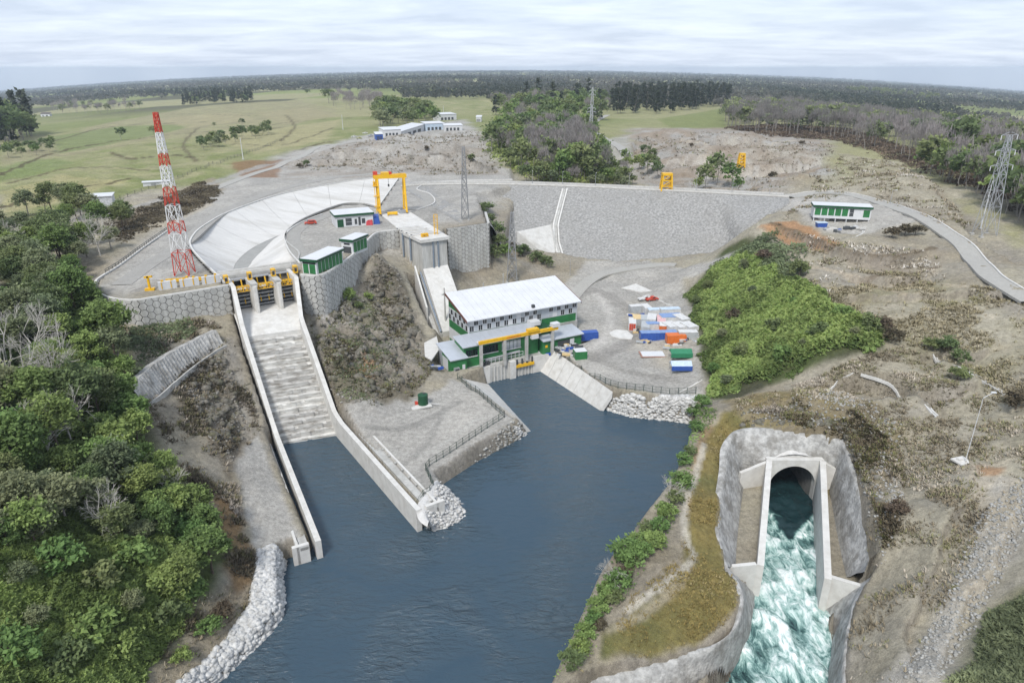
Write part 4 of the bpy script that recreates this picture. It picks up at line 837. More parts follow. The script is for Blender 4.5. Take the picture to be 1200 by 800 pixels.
for a0 in (-1.14, LEN+.94): part('barge_board', MB().hexa([PL(a0,-1.3,17.25), PL(a0+.2,-1.3,17.25), PL(a0+.2,DEP+.4,21.75), PL(a0,DEP+.4,21.75), PL(a0,-1.3,18.02), PL(a0+.2,-1.3,18.02), PL(a0+.2,DEP+.4,22.52), PL(a0,DEP+.4,22.52)]), mat('brown_barge', (.16,.07,.05), .6), rf)
part('window_band', pbox(-.06, LEN+.06, -.08, .05, 13.7, 17.75), WHITE, body)
NW = 26; cw = (LEN-.6)/NW
for i in range(NW):
    for r in range(2):
        if 17 <= i <= 18: continue
        a = .3+i*cw; z = 15.85 if r == 0 else 13.95; dark = (i+r) % 2 == 1; blank = (i*7+r*3) % 11 == 0
        if blank: continue
        w = part('window', pbox(a+.13, a+cw-.13, -.15, -.08, z, z+1.62), GLASSD if dark else GLASSG, body)
        if dark: part('mullion', pbox(a+cw/2-.05, a+cw/2+.05, -.19, -.15, z, z+1.62), WHITE, w)
part('wall_panel', pbox(.3+17*cw+.1, .3+19*cw-.1, -.16, -.08, 13.9, 17.5), ROOFG, body)
part('gable_band', pbox(-.1, .0, .2, DEP-.2, 13.7, 17.75), WHITE, body)
for i in range(9):
    for r in range(2):
        b = .5+i*1.6; z = 15.85 if r == 0 else 13.95
        w = part('window', pbox(-.17, -.1, b+.15, b+1.35, z, z+1.62), GLASSD if (i+r) % 2 else GLASSG, body)
part('gable_base', pbox(-.08, .0, .2, DEP, 7, 10.9), WHITE, body)
part('corner_trim', pbox(-.12, .25, -.12, .25, 10.5, 17.6), WHITE, body)
part('corner_trim', pbox(LEN-.25, LEN+.12, -.12, .25, 10.5, 17.6), WHITE, body)
part('hall_plinth', pbox(24, LEN+.3, -.3, 0, 5, 11.0), CONC, body)
part('gutter', MB().beam(PL(-1.1,-1.42,17.78), PL(LEN+1,-1.42,17.78), .2), ROOFG, rf)
for a in (.15, 13.2, 26.2, LEN-.15): part('downpipe', MB().tube(PL(a,-.22,11.5), PL(a,-.22,17.6), .09, .09, 6), ROOFG, body)
# low left annexe
A1 = part('annexe_wall', MB().hexa([PL(-10,-9,5), PL(-4.9,-9,5), PL(-4.9,1,5), PL(-10,1,5), PL(-10,-9,9.7), PL(-4.9,-9,9.7), PL(-4.9,1,11.4), PL(-10,1,11.4)]), GREEN, ph)
part('annexe_roof', proof(-10.5, -4.6, -9.6, 1.3, 9.7, 11.5), ROOFG, ph)
part('roller_door', pbox(-10.08, -10, -6.6, -2.6, 5.6, 9.2), WHITE, A1)
part('side_cladding', pbox(-10.08, -10, -2.2, .9, 5.6, 10.6), ROOFG, A1)
part('door', pbox(-6.4, -5.5, -9.08, -9, 5.6, 7.7), WHITE, A1)
ac = part('cooling_unit', pbox(-9.3, -7.6, -9.9, -9.05, 5.7, 7.3), STEEL, A1); part('fan', pbox(-9.1, -7.8, -9.95, -9.9, 5.9, 7.1), DSTEEL, ac)
# tall front annexe
A2 = part('annexe_wall', MB().hexa([PL(-4.85,-7,5), PL(21,-7,5), PL(21,-.1,5), PL(-4.85,-.1,5), PL(-4.85,-7,12.2), PL(21,-7,12.2), PL(21,-.1,13.2), PL(-4.85,-.1,13.2)]), GREEN, ph)
ar = part('annexe_roof', proof(-5.5, 21.6, -7.8, -.2, 12.2, 13.3), ROOFG, ph)
for k in range(13): part('roof_seam', MB().beam(PL(-5+k*2.15, -7.8, 12.5), PL(-5+k*2.15, -.2, 13.6), .08, .09), ROOFG, ar)
for a0, a1, z0, z1, m_ in ((-4.2,-.4,8.9,11.0,GLASSD), (.9,6.6,8.9,11.4,GLASSD), (8,14.6,8.7,11.5,GLASSG)):
    w = part('window', pbox(a0, a1, -7.1, -7.0, z0, z1), m_, A2)
    for k in range(1, 5): part('mullion', pbox(a0+(a1-a0)*k/5-.05, a0+(a1-a0)*k/5+.05, -7.15, -7.1, z0, z1), DGREEN, w)
    part('sill', pbox(a0-.1, a1+.1, -7.3, -7.0, z0-.2, z0), WHITE, w)
part('door', pbox(-1.9, -1.0, -7.1, -7.0, 8.6, 10.9), ROOFG, A2)
# right annexe and link
part('link_wall', pbox(21.05, 27, -6, -.4, 5, 11.6), DGREEN, ph); part('link_roof', proof(21.0, 27.4, -6.4, -.35, 11.6, 12.2), DGREEN, ph)
part('roof_unit', pbox(20.5, 24, -3.4, -.6, 13.2, 14.6), WHITE, ph)
A3 = part('annexe_wall', MB().hexa([PL(21.5,-9.2,5), PL(36,-9.2,5), PL(36,-3,5), PL(21.5,-3,5), PL(21.5,-9.2,9.9), PL(36,-9.2,9.9), PL(36,-3,10.8), PL(21.5,-3,10.8)]), GREEN, ph)
part('annexe_roof', proof(21.2, 36.6, -9.9, -2.6, 9.9, 10.9), ROOFG, ph)
part('opening', pbox(27, 32.4, -9.28, -9.2, 6.0, 9.0), DSTEEL, A3); part('sliding_door', pbox(31.6, 33.2, -9.36, -9.28, 6.0, 9.0), WHITE, A3); part('warning_sign', pbox(22.4, 23.2, -9.28, -9.2, 7.6, 8.4), YELLOW, A3)
# draft tube deck and outlet wall
CW = CONC_W
part('tailrace_deck', pbox(-5, 26.5, -9.0, -6.95, 4.6, 5.5), CONC, ph)
for a0, a1 in ((-6, 2.6), (17.6, 25.5)): part('outlet_wall', pbox(a0, a1, -9.7, -9.0, -3, 5.5), CW, ph)
for a0, a1 in ((9.2, 11.2),): part('outlet_pier', pbox(a0, a1, -10.4, -9.0, -3, 5.8), CW, ph)
for k, (a0, a1) in enumerate(((2.6, 9.2), (11.2, 17.6))):
    w = part('outlet_gate', pbox(a0, a1, -9.3, -9.0, -3, 5.0), CONC, ph)
    for j in range(6): part('gate_rib', pbox(a0+.3+j*(a1-a0-.6)/5-.15, a0+.3+j*(a1-a0-.6)/5+.15, -9.55, -9.3, -3, 4.9), CW, w)
part('gate_lifting_beam', pbox(11.0, 17.8, -10.3, -9.6, 3.3, 4.2), YELLOW, ph)
for j in range(4): part('lifting_lug', pbox(11.6+j*1.8, 12.0+j*1.8, -10.1, -9.7, 4.2, 6.0), DSTEEL, ph)
# columns and runway of the outside gantry
for a in (-.5, 7.5, 15.2, 24.6):
    c = part('runway_column', pbox(a-.42, a+.42, -10.2, -9.4, 4.9, 13.3), CONC, ph); part('bracket', pbox(a-.3, a+.3, -9.6, -7.0, 12.9, 13.4), WHITE, c)
part('runway_beam', pbox(-1.2, 26.5, -10.15, -9.45, 13.4, 14.4), YELLOW, ph)
tr = part('hoist_trolley', pbox(15.4, 19.2, -10.6, -9.0, 14.4, 15.3), YELLOW, ph); part('hoist_box', pbox(16.6, 19.0, -10.7, -9.3, 12.0, 13.3), WHITE, tr); part('hoist_stripe', pbox(8, 13, -10.2, -10.16, 13.6, 14.2), mat('orange_stripe', (.75,.28,.02), .5), tr)
part('end_bracket', pbox(24.4, 27, -10.4, -8.4, 14.4, 15.6), WHITE, ph)
# pipes and walkway on the front
for z in (6.4, 7.4): part('walkway_rail', pbox(1, 15, -7.9, -7.78, z, z+.12), WHITE, ph)
for k in range(11): part('rail_post', pbox(1+k*1.4, 1.12+k*1.4, -7.9, -7.78, 5.5, 7.5), WHITE, ph)
part('service_pipe', MB().tube(PL(2, -7.5, 6.9), PL(8, -7.5, 7.1), .4, .4, 10), STEEL, ph); part('service_pipe', MB().tube(PL(8.5, -7.5, 7.3), PL(14, -7.5, 7.5), .4, .4, 10), STEEL, ph)
for k in range(3): part('valve_housing', pbox(.6+k*.9, 1.2+k*.9, -8.6, -8.0, 5.5, 6.7), DSTEEL, ph)
# sloping concrete linings of the tailrace
def slope_slab(name, label, top, bot, m_, nb=5):
    t = thing(name, label, 'slope slab', tuple(bot[0])); top, bot = np.array(top), np.array(bot)
    for k in range(nb):
        u0, u1 = k/nb+.002, (k+1)/nb-.002; a, b = top[0]+(top[1]-top[0])*u0, top[0]+(top[1]-top[0])*u1; c, d = bot[0]+(bot[1]-bot[0])*u1, bot[0]+(bot[1]-bot[0])*u0
        part('slab', MB().hexa([d-V(0,0,2), c-V(0,0,2), b-V(0,0,2), a-V(0,0,2), d, c, b, a]), m_, t)
    return t
slope_slab('tailrace_slab', 'white sloping concrete slab below the container yard fence', [PL(25.4,-8,6.3), P(718,459,6.3)], [PL(20,-9.6,-.6), P(702,483,-.6)], CONC_W, 7)
slope_slab('tailrace_slab', 'white sloping concrete slab along the gravel peninsula by the powerhouse', [P(541,443,5.5), P(606,489,5.2)], [PL(2.6,-9.8,-.6), P(624,507,-.6)], CONC_W, 8)

# ------------------------------------------------------------------ site buildings
def building(name, label, p0, p1, depth, z, hgt, m_wall, m_roof, slope=.4, doors=(), fascia=None, over=.4, back=None):
    """p0-p1: ground line of the long front as seen from the camera"""
    p0, p1 = np.asarray(p0, float)*V(1,1,0), np.asarray(p1, float)*V(1,1,0); e = nrm(p1-p0); n = V(-e[1], e[0], 0); w = np.linalg.norm(p1-p0)
    Lc = lambda a, b, q: p0+e*a+n*b+V(0, 0, q); t = thing(name, label, 'building', tuple(Lc(w/2, depth/2, z)))
    H = lambda a0, a1, b0, b1, q0, q1: MB().hexa([Lc(a0,b0,q0), Lc(a1,b0,q0), Lc(a1,b1,q0), Lc(a0,b1,q0), Lc(a0,b0,q1), Lc(a1,b0,q1), Lc(a1,b1,q1), Lc(a0,b1,q1)])
    wl = part('wall', H(0, w, 0, depth, z-.6, z+hgt), m_wall, t); o = over
    part('roof', MB().hexa([Lc(-o,-o,z+hgt+.0), Lc(w+o,-o,z+hgt), Lc(w+o,depth+o,z+hgt+slope), Lc(-o,depth+o,z+hgt+slope), Lc(-o,-o,z+hgt+.25), Lc(w+o,-o,z+hgt+.25), Lc(w+o,depth+o,z+hgt+slope+.25), Lc(-o,depth+o,z+hgt+slope+.25)]), m_roof, t)
    if fascia: part('fascia', H(-o-.03, w+o+.03, -o-.1, -o, z+hgt-.55, z+hgt+.28), fascia, t); part('fascia', H(-o-.08, -o, -o, depth+o, z+hgt-.45, z+hgt+.2), fascia, t); part('fascia', H(w+o, w+o+.08, -o, depth+o, z+hgt-.45, z+hgt+.2), fascia, t)
    for (a0, a1, q0, q1, m_, nm) in doors: part(nm, H(a0*w, a1*w, -.09, 0, z+q0, z+q1), m_, wl)
    return t, Lc, w, H, wl
# gate control building beside the spillway (short side to the camera)
k1 = building('control_building', 'white control building with green side panels above the spillway gates', V(-61.4,193.8,0), V(-56.8,192.2,0), 14, 34, 4.3, WHITE, ROOFW, .25, [(.06,.42,.2,3.0,GREEN,'door'), (.5,.9,.2,3.0,GREEN,'door'), (.05,.95,3.1,3.6,GLASSD,'window')], DGREEN)
t, Lc, w, H, wl = k1
for i in range(7): part('side_panel', H(w, w+.1, .8+i*1.85, 2.3+i*1.85, 34.2, 37.6), GREEN, wl)
k2 = building('control_kiosk', 'small white kiosk with green side panels by the curved wall', V(-55.6,218.2,0), V(-51.6,216.6,0), 8.5, 34, 4.4, WHITE, ROOFW, .2, [(.15,.85,.1,2.2,DSTEEL,'door'), (.25,.75,2.8,3.3,GLASSD,'window')], DGREEN)
t, Lc, w, H, wl = k2
for i in range(4): part('side_panel', H(w, w+.1, .6+i*1.95, 2.2+i*1.95, 34.3, 37.6), GREEN, wl)
building('workshop', 'long white workshop with green fascia beside the gantry crane', V(-66.4,255.5,0), V(-53.4,261.2,0), 9, 34, 4.6, WHITE, ROOFW, .3, [(.04,.2,.1,3.0,DGREEN,'door'), (.26,.42,.6,3.2,DSTEEL,'window'), (.5,.56,.8,2.8,DSTEEL,'window'), (.6,.66,.3,3.4,DSTEEL,'door'), (.69,.78,.9,2.8,DSTEEL,'window'), (.26,.42,1.7,1.95,WHITE,'mullion')], DGREEN)
q = P(439,262,34); o = thing('tarpaulin_shelter', 'blue tarpaulin shelter at the right end of the workshop', 'shelter', tuple(q)); ca = .42
part('cover', MB().hexa([q+V(-2.3,-2,.0), q+V(2.3,-1,.0), q+V(1.6,3,0), q+V(-3,2,0), q+V(-1.8,-1.6,3.1), q+V(1.8,-.7,2.9), q+V(1.2,2.4,3.3), q+V(-2.4,1.6,3.5)]), BLUEP, o); part('flap', MB().hexa([q+V(-2.6,-3.4,0), q+V(-.2,-2.9,0), q+V(-.2,-1.9,0), q+V(-2.6,-2.3,0), q+V(-2.5,-2.9,1.9), q+V(-.4,-2.4,1.9), q+V(-.3,-1.7,2.2), q+V(-2.4,-2.1,2.2)]), mat('red_tarp', (.5,.05,.06), .6), o)
# raised green and white site office on the right plateau
so = V(111.5, 252, 0); t, Lc, w, H, wl = building('site_office', 'green and white site office on stilts on the right plateau', PY(954,246,262)*V(1,1,0), PY(1021,249,257)*V(1,1,0), 6, 37.2, 4.0, WHITE, ROOFW, .2, [(.02+.12*i, .12+.12*i, .5, 3.2, GREEN, 'panel') for i in range(5)]+[(.63,.7,.5,3.2,DSTEEL,'window'), (.63,.7,1.7,1.9,WHITE,'mullion'), (.87,.98,.4,3.0,GREEN,'door')], DGREEN)
for a in np.linspace(.4, w-.4, 6):
    for b in (.3, 5.7): pt = Lc(a, b, 0); zg = float(zat(pt[0], pt[1])); part('stilt', MB().box((pt[0], pt[1], (zg+37)/2-.3), (.25, .25, 37-zg+.6)), WHITE, t)
a = P(120,243,34); building('warehouse', 'white metal warehouse at the edge of the green field', PY(97,246,a[1])*V(1,1,0), PY(97,246,a[1])*V(1,1,0)+V(11,4.5,0), 9, float(zat(a[0], a[1])), 4.6, mat('grey_white_sheet', (.6,.62,.64), .5), ROOFW, .1, [(.3,.6,0,3.2,STEEL,'door')])

# ------------------------------------------------------------------ lattice masts
def lattice(name, label, cat, base, w0, w1, h, bands, mats_, arms=(), r=.12, legs=4, seg=None, tilt=(0, 0)):
    base = np.asarray(base, float); t = thing(name, label, cat, tuple(base)); cs = [(cos(2*pi*k/legs+pi/4), sin(2*pi*k/legs+pi/4)) for k in range(legs)]
    f = lambda z: (w0*(1-z/h)+w1*z/h)*.707
    pt = lambda k, z: base+V(cs[k % legs][0]*f(z), cs[k % legs][1]*f(z), z)
    z0 = 0
    for bi, bz in enumerate(bands):
        z1 = h*bz; n = max(1, int(round((z1-z0)/(2.1*f((z0+z1)/2)+.35)))); mb = MB()
        s = part('mast_section', mb.beam(pt(0, z0), pt(0, z1), r*2), mats_[bi % len(mats_)], t)
        for k in range(1, legs): part('leg', MB().beam(pt(k, z0), pt(k, z1), r*2), mats_[bi % len(mats_)], s)
        br = MB()
        for j in range(n):
            a, b = z0+(z1-z0)*j/n, z0+(z1-z0)*(j+1)/n
            for k in range(legs): br.beam(pt(k, a), pt(k+1, b), r*1.3); br.beam(pt(k+1, a), pt(k, b), r*1.3); br.beam(pt(k, b), pt(k+1, b), r*1.3)
        o = part('bracing', br, mats_[bi % len(mats_)], s); o['kind'] = 'stuff'; z0 = z1
    for (z, l, ang) in arms:
        d = V(cos(ang), sin(ang), 0); c = base+V(0, 0, z)
        for s_ in (-1, 1):
            ar = part('cross_arm', MB().beam(c+d*s_*f(z)*.7+V(0,0,.9), c+d*s_*l, r*1.6), mats_[0], t); part('arm_strut', MB().beam(c+d*s_*f(z)*.7, c+d*s_*l, r*1.6), mats_[0], ar); part('insulator', MB().tube(c+d*s_*l, c+d*s_*l-V(0,0,1.6), .13, .13, 6), WHITE, ar)
    for k in range(legs): part('footing', MB().box(pt(k, 0)-V(0,0,.2), (w0*.16+.4, w0*.16+.4, .8)), CONC, t)
    return t
WPT = mat('white_mast_paint', (.66,.66,.65), .5, namt=.1); MREDP = mat('mast_red_paint', (.5,.045,.022), .5, namt=.15)
lattice('radio_mast', 'tall red and white lattice radio mast on the left platform', 'mast', (-95.5, 192.5, 34), 4.3, .9, 45, [.155,.275,.345,.45,.56,.69,.76,.885,1.0], [MREDP, WPT], r=.095)
GSTL = mat('grey_mast_steel', (.42,.43,.44), .5, namt=.2, metal=.3)
GSTD = mat('dull_mast_steel', (.25,.255,.26), .6, namt=.3)
lattice('lattice_mast', 'grey lattice mast standing behind the powerhouse roof', 'mast', (0, 262, float(zat(0, 262))), 4.0, 1.0, 27, [.35, .7, 1], [GSTD], r=.17)
lattice('lattice_mast', 'slender grey lattice mast on the gravel platform by the intake', 'mast', (-18.7, 271, 34), 2.8, .9, 28, [.35, .7, 1], [GSTD], r=.13)
b = P(1153, 276, 35); lattice('power_pylon', 'grey lattice power pylon at the far right of the plateau', 'pylon', (b[0], b[1], float(zat(b[0], b[1]))), 5.4, 1.1, 34, [.3, .62, 1], [GSTL], [(24, 5, .3), (29, 4.4, .3), (34, 3.6, .3)], r=.08)
def pole(name, label, base, h, r=.14, arm=None, m_=STEEL, cat='pole'):
    base = np.asarray(base, float); t = thing(name, label, cat, tuple(base)); part('shaft', MB().tube(base-V(0,0,.3), base+V(0,0,h), r, r*.55, 8), m_, t); part('base_plate', MB().box(base+V(0,0,.1), (r*5, r*5, .3)), CONC, t)
    if arm is not None: part('arm', MB().beam(base+V(0,0,h), base+V(arm[0],arm[1],h+arm[2]), r), m_, t); part('lamp', MB().box(base+V(arm[0],arm[1],h+arm[2]), (.9,.4,.18)), WHITE, t)
    return t
pole('floodlight_pole', 'tall slim steel pole on a white pad on the brown right slope', G(1131,541), 13.5, .08, (2.4, 1, .6), WHITE)
q = G(1131,541); o = solo('pole_pad', MB().box(q+V(-.5,.2,.1), (3, 2.4, .3), .3).box(q+V(-.9,.3,.45), (1, .7, .4), .3), CONC_W, 'square white concrete pad at the foot of the slim pole', 'pad')
pole('white_pole', 'white pole left of the lattice pylon', G(1149,268), 18, .22, None, WHITE)
pole('light_pole', 'thin light pole beside the road past the site office', G(1043,240), 6, .12, (1.5,0,.2))
pole('short_column', 'pale concrete post standing behind the left end of the powerhouse roof', PL(1.5, 22, 8), 14, .35, None, CONC, 'post'); pole('short_column', 'pale concrete post behind the middle of the powerhouse roof', PL(17, 24, 8), 13, .35, None, CONC, 'post'); pole('short_column', 'pale concrete post behind the right half of the powerhouse roof', PL(30, 34, 8), 12, .35, None, CONC, 'post')
for px, py, h, lb in ((717,307,8,'left thin post at the foot of the dam'),(777,305,8,'right thin post at the foot of the dam'),(668,322,7,'short thin post beside the track below the dam')): pole('toe_post', lb, G(px, py), h, .1)
for (px, py, h, w, lb) in ((693,141,36,5,'far grey pylon left of the dark plantation'),(692,160,26,4,'nearer grey pylon on the cleared strip'),(740,151,0,0,''),(691,108,30,4,'most distant pylon above the valley trees'),(553,196,0,0,'')):
    if h: b = G(px, py); lattice('power_pylon', lb, 'pylon', b, w, 1.0, h, [.5, 1], [GSTL], [(h*.78, 4, .2), (h*.9, 3.4, .2)], r=.22)
for px, py, lb in ((402,152,'white pole on the field edge above the camp'),(520,138,'tall white flagpole by the camp sheds'),(285,187,'short white post on the verge by the hedge')): pole('white_pole', lb, G(px, py), 14, .3, None, WHITE)
# ------------------------------------------------------------------ tunnel outlet
def strip_face(parent, name, rim, base, m_, n=80, rows=10, amp=.6, lip=None):
    rs = lambda l: np.stack([np.interp(np.linspace(0, 1, n), np.linspace(0, 1, len(l)), l[:, k]) for k in range(3)], 1)
    a = rs(resample(smooth_line(PP(rim), 6), .8)); b = rs(resample(smooth_line(np.array([q if q[0] < 200 else P(*q) for q in map(np.asarray, base)]), 6), .8)); R = []
    cen = b-a; cen[:, 2] = 0; cen /= np.linalg.norm(cen, axis=1)[:, None]+1e-6
    if lip: R.append(a-cen*lip+V(0, 0, -.25)); R.append(a-cen*lip*.4+V(0,0,.12))
    for j in range(rows+1):
        u = j/rows; p = a*(1-u)+b*u; k = (fbm((p[:, 0]+p[:, 1])/2.3, p[:, 2]/1.7+p[:, 0]/5, 4, 3)-.5)*amp*2*sin(pi*min(1, .15+u*.8)); p = p+cen*k[:, None]; p[:, 2] += k*.35; R.append(p)
    return part(name, MB().grid(R), m_, parent, True)
tl = thing('tunnel_outlet', 'concrete tunnel outlet with arched mouth and white water rushing out', 'tunnel', tuple(P(925,585,0)))
pl_, pr_ = P(897.5,585,0), P(952,585,0); te = nrm(pr_-pl_); tw = np.linalg.norm(pr_-pl_); tn = V(-te[1], te[0], 0)
TL = lambda a, b, z: pl_*V(1,1,0)+te*a+tn*b+V(0,0,z)
# headwall with a real arched opening
r = tw/2-.15; cx = tw/2; zc = 3.6; seg = 20
arc = [(cx-r, -2)]+[(cx-r*cos(pi*k/seg), zc+r*sin(pi*k/seg)) for k in range(seg+1)]+[(cx+r, -2)]
top = [(-1.0, -2)]+[(-1.0+(tw+2)*k/seg, 10.2) for k in range(seg+1)]+[(tw+1.0, -2)]
mb = MB(); n = len(arc)
mb.add([TL(a, 0, z) for a, z in arc]+[TL(a, 0, z) for a, z in top]+[TL(a, 1.6, z) for a, z in arc]+[TL(a, 1.6, z) for a, z in top], [(i, i+1, n+i+1, n+i) for i in range(n-1)]+[(n+i, n+i+1, 3*n+i+1, 3*n+i) for i in range(n-1)]+[(i+1, i, 2*n+i, 2*n+i+1) for i in range(n-1)])
part('headwall', mb, CONC_W, tl)
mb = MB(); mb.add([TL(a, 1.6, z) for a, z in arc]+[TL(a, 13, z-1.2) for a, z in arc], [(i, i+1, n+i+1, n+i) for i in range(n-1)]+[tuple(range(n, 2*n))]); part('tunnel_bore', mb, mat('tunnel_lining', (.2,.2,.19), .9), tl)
el, er = P(889.5,698,0), P(958.5,713,0)
part('channel_wall', MB().wall(np.array([TL(0, 0, 0), el]), -3, [10.2, 6.9], 1.2, -1), CONC_W, tl); part('channel_wall', MB().wall(np.array([TL(tw, 0, 0), er]), -3, [10.2, 6.9], 1.2, 1), CONC_W, tl)
c0, c1 = el+V(-1.1, .4, 0), P(851,664,7.2); part('front_wall', MB().wall(np.array([c1, c0]), -3, [7.0, 6.8], .8, 1), CONC_W, tl)
c0, c1 = er+V(1.1, .3, 0), P(1010,686,7.2); part('front_wall', MB().wall(np.array([c0, c1]), -3, [6.8, 7.0], .8, 1), CONC_W, tl)
w0 = TL(-1.0, 0, 0); part('wing_wall', MB().wall(np.array([w0+V(-6,-1.5,0), w0]), 3, [7.8, 9.6], .8, 1), CONC_W, tl)
w0 = TL(tw+1.0, 0, 0); part('wing_wall', MB().wall(np.array([w0, w0+V(6,-3.4,0)]), 3, [9.6, 6.8], .8, 1), CONC_W, tl)
mb = MB(); rows = []   # rounded shotcrete collar over the crown
for j in range(6):
    u = j/5; rows.append([TL(cx+(r+1.2-1.0*u)*cos(pi*(1-k/14)), 1.0+3.5*u+.3*random.random(), 8.2+(2.6+1.2*u)*sin(pi*k/14)+.3*random.random()) for k in range(15)])
part('shotcrete_collar', mb.grid(rows), SHOT_W, tl, True)
cut = thing('rock_cut_face', 'rough grey shotcrete face wrapping around the tunnel outlet', 'rock face', tuple(P(925,520,12)))
strip_face(cut, 'sprayed_face', RIM1,
  [(862,664,3.9),(864,630,3.9),(868,595,3.9),(872,568,3.9),(877,552,5),TL(-2.5,1.2,8.5),TL(.5,1.3,10.1),TL(tw/2,1.3,10.1),TL(tw-.5,1.3,10.1),TL(tw+2.2,.6,8.5),TL(tw+3.0,-1.2,5.0),(972,575,3.7),(976,597,3.7),(980,620,3.7),(986,650,3.7),(992,676,3.7)], SHOT, 130, 12, .38, 1.5)
cut2 = thing('rock_cut_face', 'long pale shotcrete bank curving along the left side of the white water', 'rock face', tuple(P(870,740,0)))
strip_face(cut2, 'sprayed_face', RIM2, BAS2, SHOT, 110, 12, .5, 2.0)
cut3 = thing('rock_cut_face', 'short pale shotcrete bank on the right side of the white water', 'rock face', tuple(P(972,740,0)))
strip_face(cut3, 'sprayed_face', RIM3, BAS3, SHOT, 80, 10, .5, 1.6)
# ribbed grey shotcrete wall left of the spillway
def ribbed():
    b = resample(GG([(170,474),(182,466),(198,452),(214,438),(232,424),(250,412),(263,404)]), .35); n = len(b); tg = np.gradient(b, axis=0)[:, :2]; tg /= np.linalg.norm(tg, axis=1)[:, None]; bk = np.stack([-tg[:, 1], tg[:, 0], np.zeros(n)], 1)
    hh = 5.2+.8*np.sin(np.arange(n)*.05); z0 = np.convolve(np.pad(b[:, 2], 8, 'edge'), np.ones(17)/17, 'valid'); b[:, 2] = z0-.6
    t = thing('anchored_slope_wall', 'ribbed grey shotcrete wall on the slope left of the spillway', 'wall', tuple(b[n//2])); rows = []
    for j in range(9):
        u = j/8; rip = (np.arange(n) % 3 == 0)*.22*(u < .99)+(fbm(np.arange(n)/3., np.full(n, u*4), 3, 2)-.5)*.35; p = b+bk*(u*2.6-rip)[:, None]; p[:, 2] += hh*u; rows.append(p)
    rows.append(rows[-1]+bk*1.8-V(0,0,.3)); part('sprayed_face', MB().grid(rows), SHOT, t)
    tp = rows[-2]; part('drain_kerb', MB().wall((b+bk*-.9)[:, :2], b[:, 2]-.5, b[:, 2]+.9, .4, 1), CONC, t)
ribbed()
# rock face panels on the hill right of the spillway
def rockslab(label, pts, th=.5):
    p = GG(pts); t = thing('shotcrete_patch', label, 'rock face', tuple(p[0])); q = p+V(0,-.8,.7); n = 8; rows = []
    for j in range(n+1):
        u = j/n; A = q[0]*(1-u)+q[3]*u; B = q[1]*(1-u)+q[2]*u; rows.append([A*(1-k/n)+B*k/n+V(0,-1,1)*(vnoise(np.array(j*.9), np.array(k*.9), 2)-.5)*.5 for k in range(n+1)])
    part('sprayed_face', MB().grid(rows).grid([rows[0]-V(0,-2,2), rows[0]]), SHOT, t)
# white shotcrete nose at the end of the peninsula
rim = [(513,562,4.6),(506,575,4.9),(498,590,5),(498,603,4.8),(503,610,4.2)]; base = [(528,578,-.8),(541,590,-.8),(548,604,-.8),(534,618,-.8),(508,624,-.8)]
o = thing('shotcrete_apron', 'white shotcrete apron with rubble at the tip of the gravel peninsula', 'apron', tuple(P(525,600,0))); strip_face(o, 'sprayed_face', rim, base, SHOT_W, 44, 14, .35, 1.6)

# ------------------------------------------------------------------ riprap
def rock_proto(seed):
    r = np.random.default_rng(seed); ph_ = (1+5**.5)/2
    v = np.array([(-1,ph_,0),(1,ph_,0),(-1,-ph_,0),(1,-ph_,0),(0,-1,ph_),(0,1,ph_),(0,-1,-ph_),(0,1,-ph_),(ph_,0,-1),(ph_,0,1),(-ph_,0,-1),(-ph_,0,1)])/1.9
    f = np.array([(0,11,5),(0,5,1),(0,1,7),(0,7,10),(0,10,11),(1,5,9),(5,11,4),(11,10,2),(10,7,6),(7,1,8),(3,9,4),(3,4,2),(3,2,6),(3,6,8),(3,8,9),(4,9,5),(2,4,11),(6,2,10),(8,6,7),(9,8,1)])
    return v*(1+.28*(r.random((12, 1))-.5)*2)*np.array([1,.85,.7]), f
ROCKS = [rock_proto(i) for i in range(6)]
def scatter_rocks(name, poly, n, s0, s1, m_, label, cat='stones', lift=.1, zf=None):
    poly = np.asarray(poly); lo, hi = poly[:, :2].min(0), poly[:, :2].max(0); XY = lo+(hi-lo)*rng.random((n*6, 2)); XY = XY[sdf(XY[:, 0], XY[:, 1], poly) < 0][:n]; ZZ = zat(XY[:, 0], XY[:, 1]); V_, F_ = [], []
    for c, ((x, y), z) in enumerate(zip(XY, ZZ)):
        v, f = ROCKS[rng.integers(6)]; s = s0+(s1-s0)*rng.random()**2; a = rng.random()*6.28; ca, sa = cos(a), sin(a); p = v*s; p = np.stack([p[:, 0]*ca-p[:, 1]*sa, p[:, 0]*sa+p[:, 1]*ca, p[:, 2]], 1)
        F_.append(f+12*c); V_.append(p+V(x, y, z+lift*s))
    return tag(link(name, npmesh(name, np.concatenate(V_), np.concatenate(F_), m_)), label, cat, kind='stuff')
RIPW = mat('pale_riprap', (.62,.615,.595), .9, nscale=1.1, namt=.45, bump=.5, bscale=3)
RIPG = mat('grey_riprap', (.4,.395,.37), .9, nscale=1.0, namt=.5, bump=.5, bscale=3)
scatter_rocks('riprap', PP([(343,650,2.5),(318,643,3.5),(303,652,3.5),(300,685,3),(293,712,3),(270,742,3),(240,775,3),(200,815,3),(150,860,3),(160,900,-.3),(250,812,-.3),(289,777,-.3),(322,742,-.3),(337,722,-.3),(338,700,-.3),(336,676,-.3)]), 3800, .35, .85, RIPW, 'white riprap stones along the left river bank')
scatter_rocks('riprap', PP([(712,456,6.3),(760,464,6.4),(815,464,6.6),(822,478,4),(808,497,-.3),(740,491,-.3),(700,486,-.3)]), 1700, .4, .95, RIPW, 'pale riprap stones below the container yard')
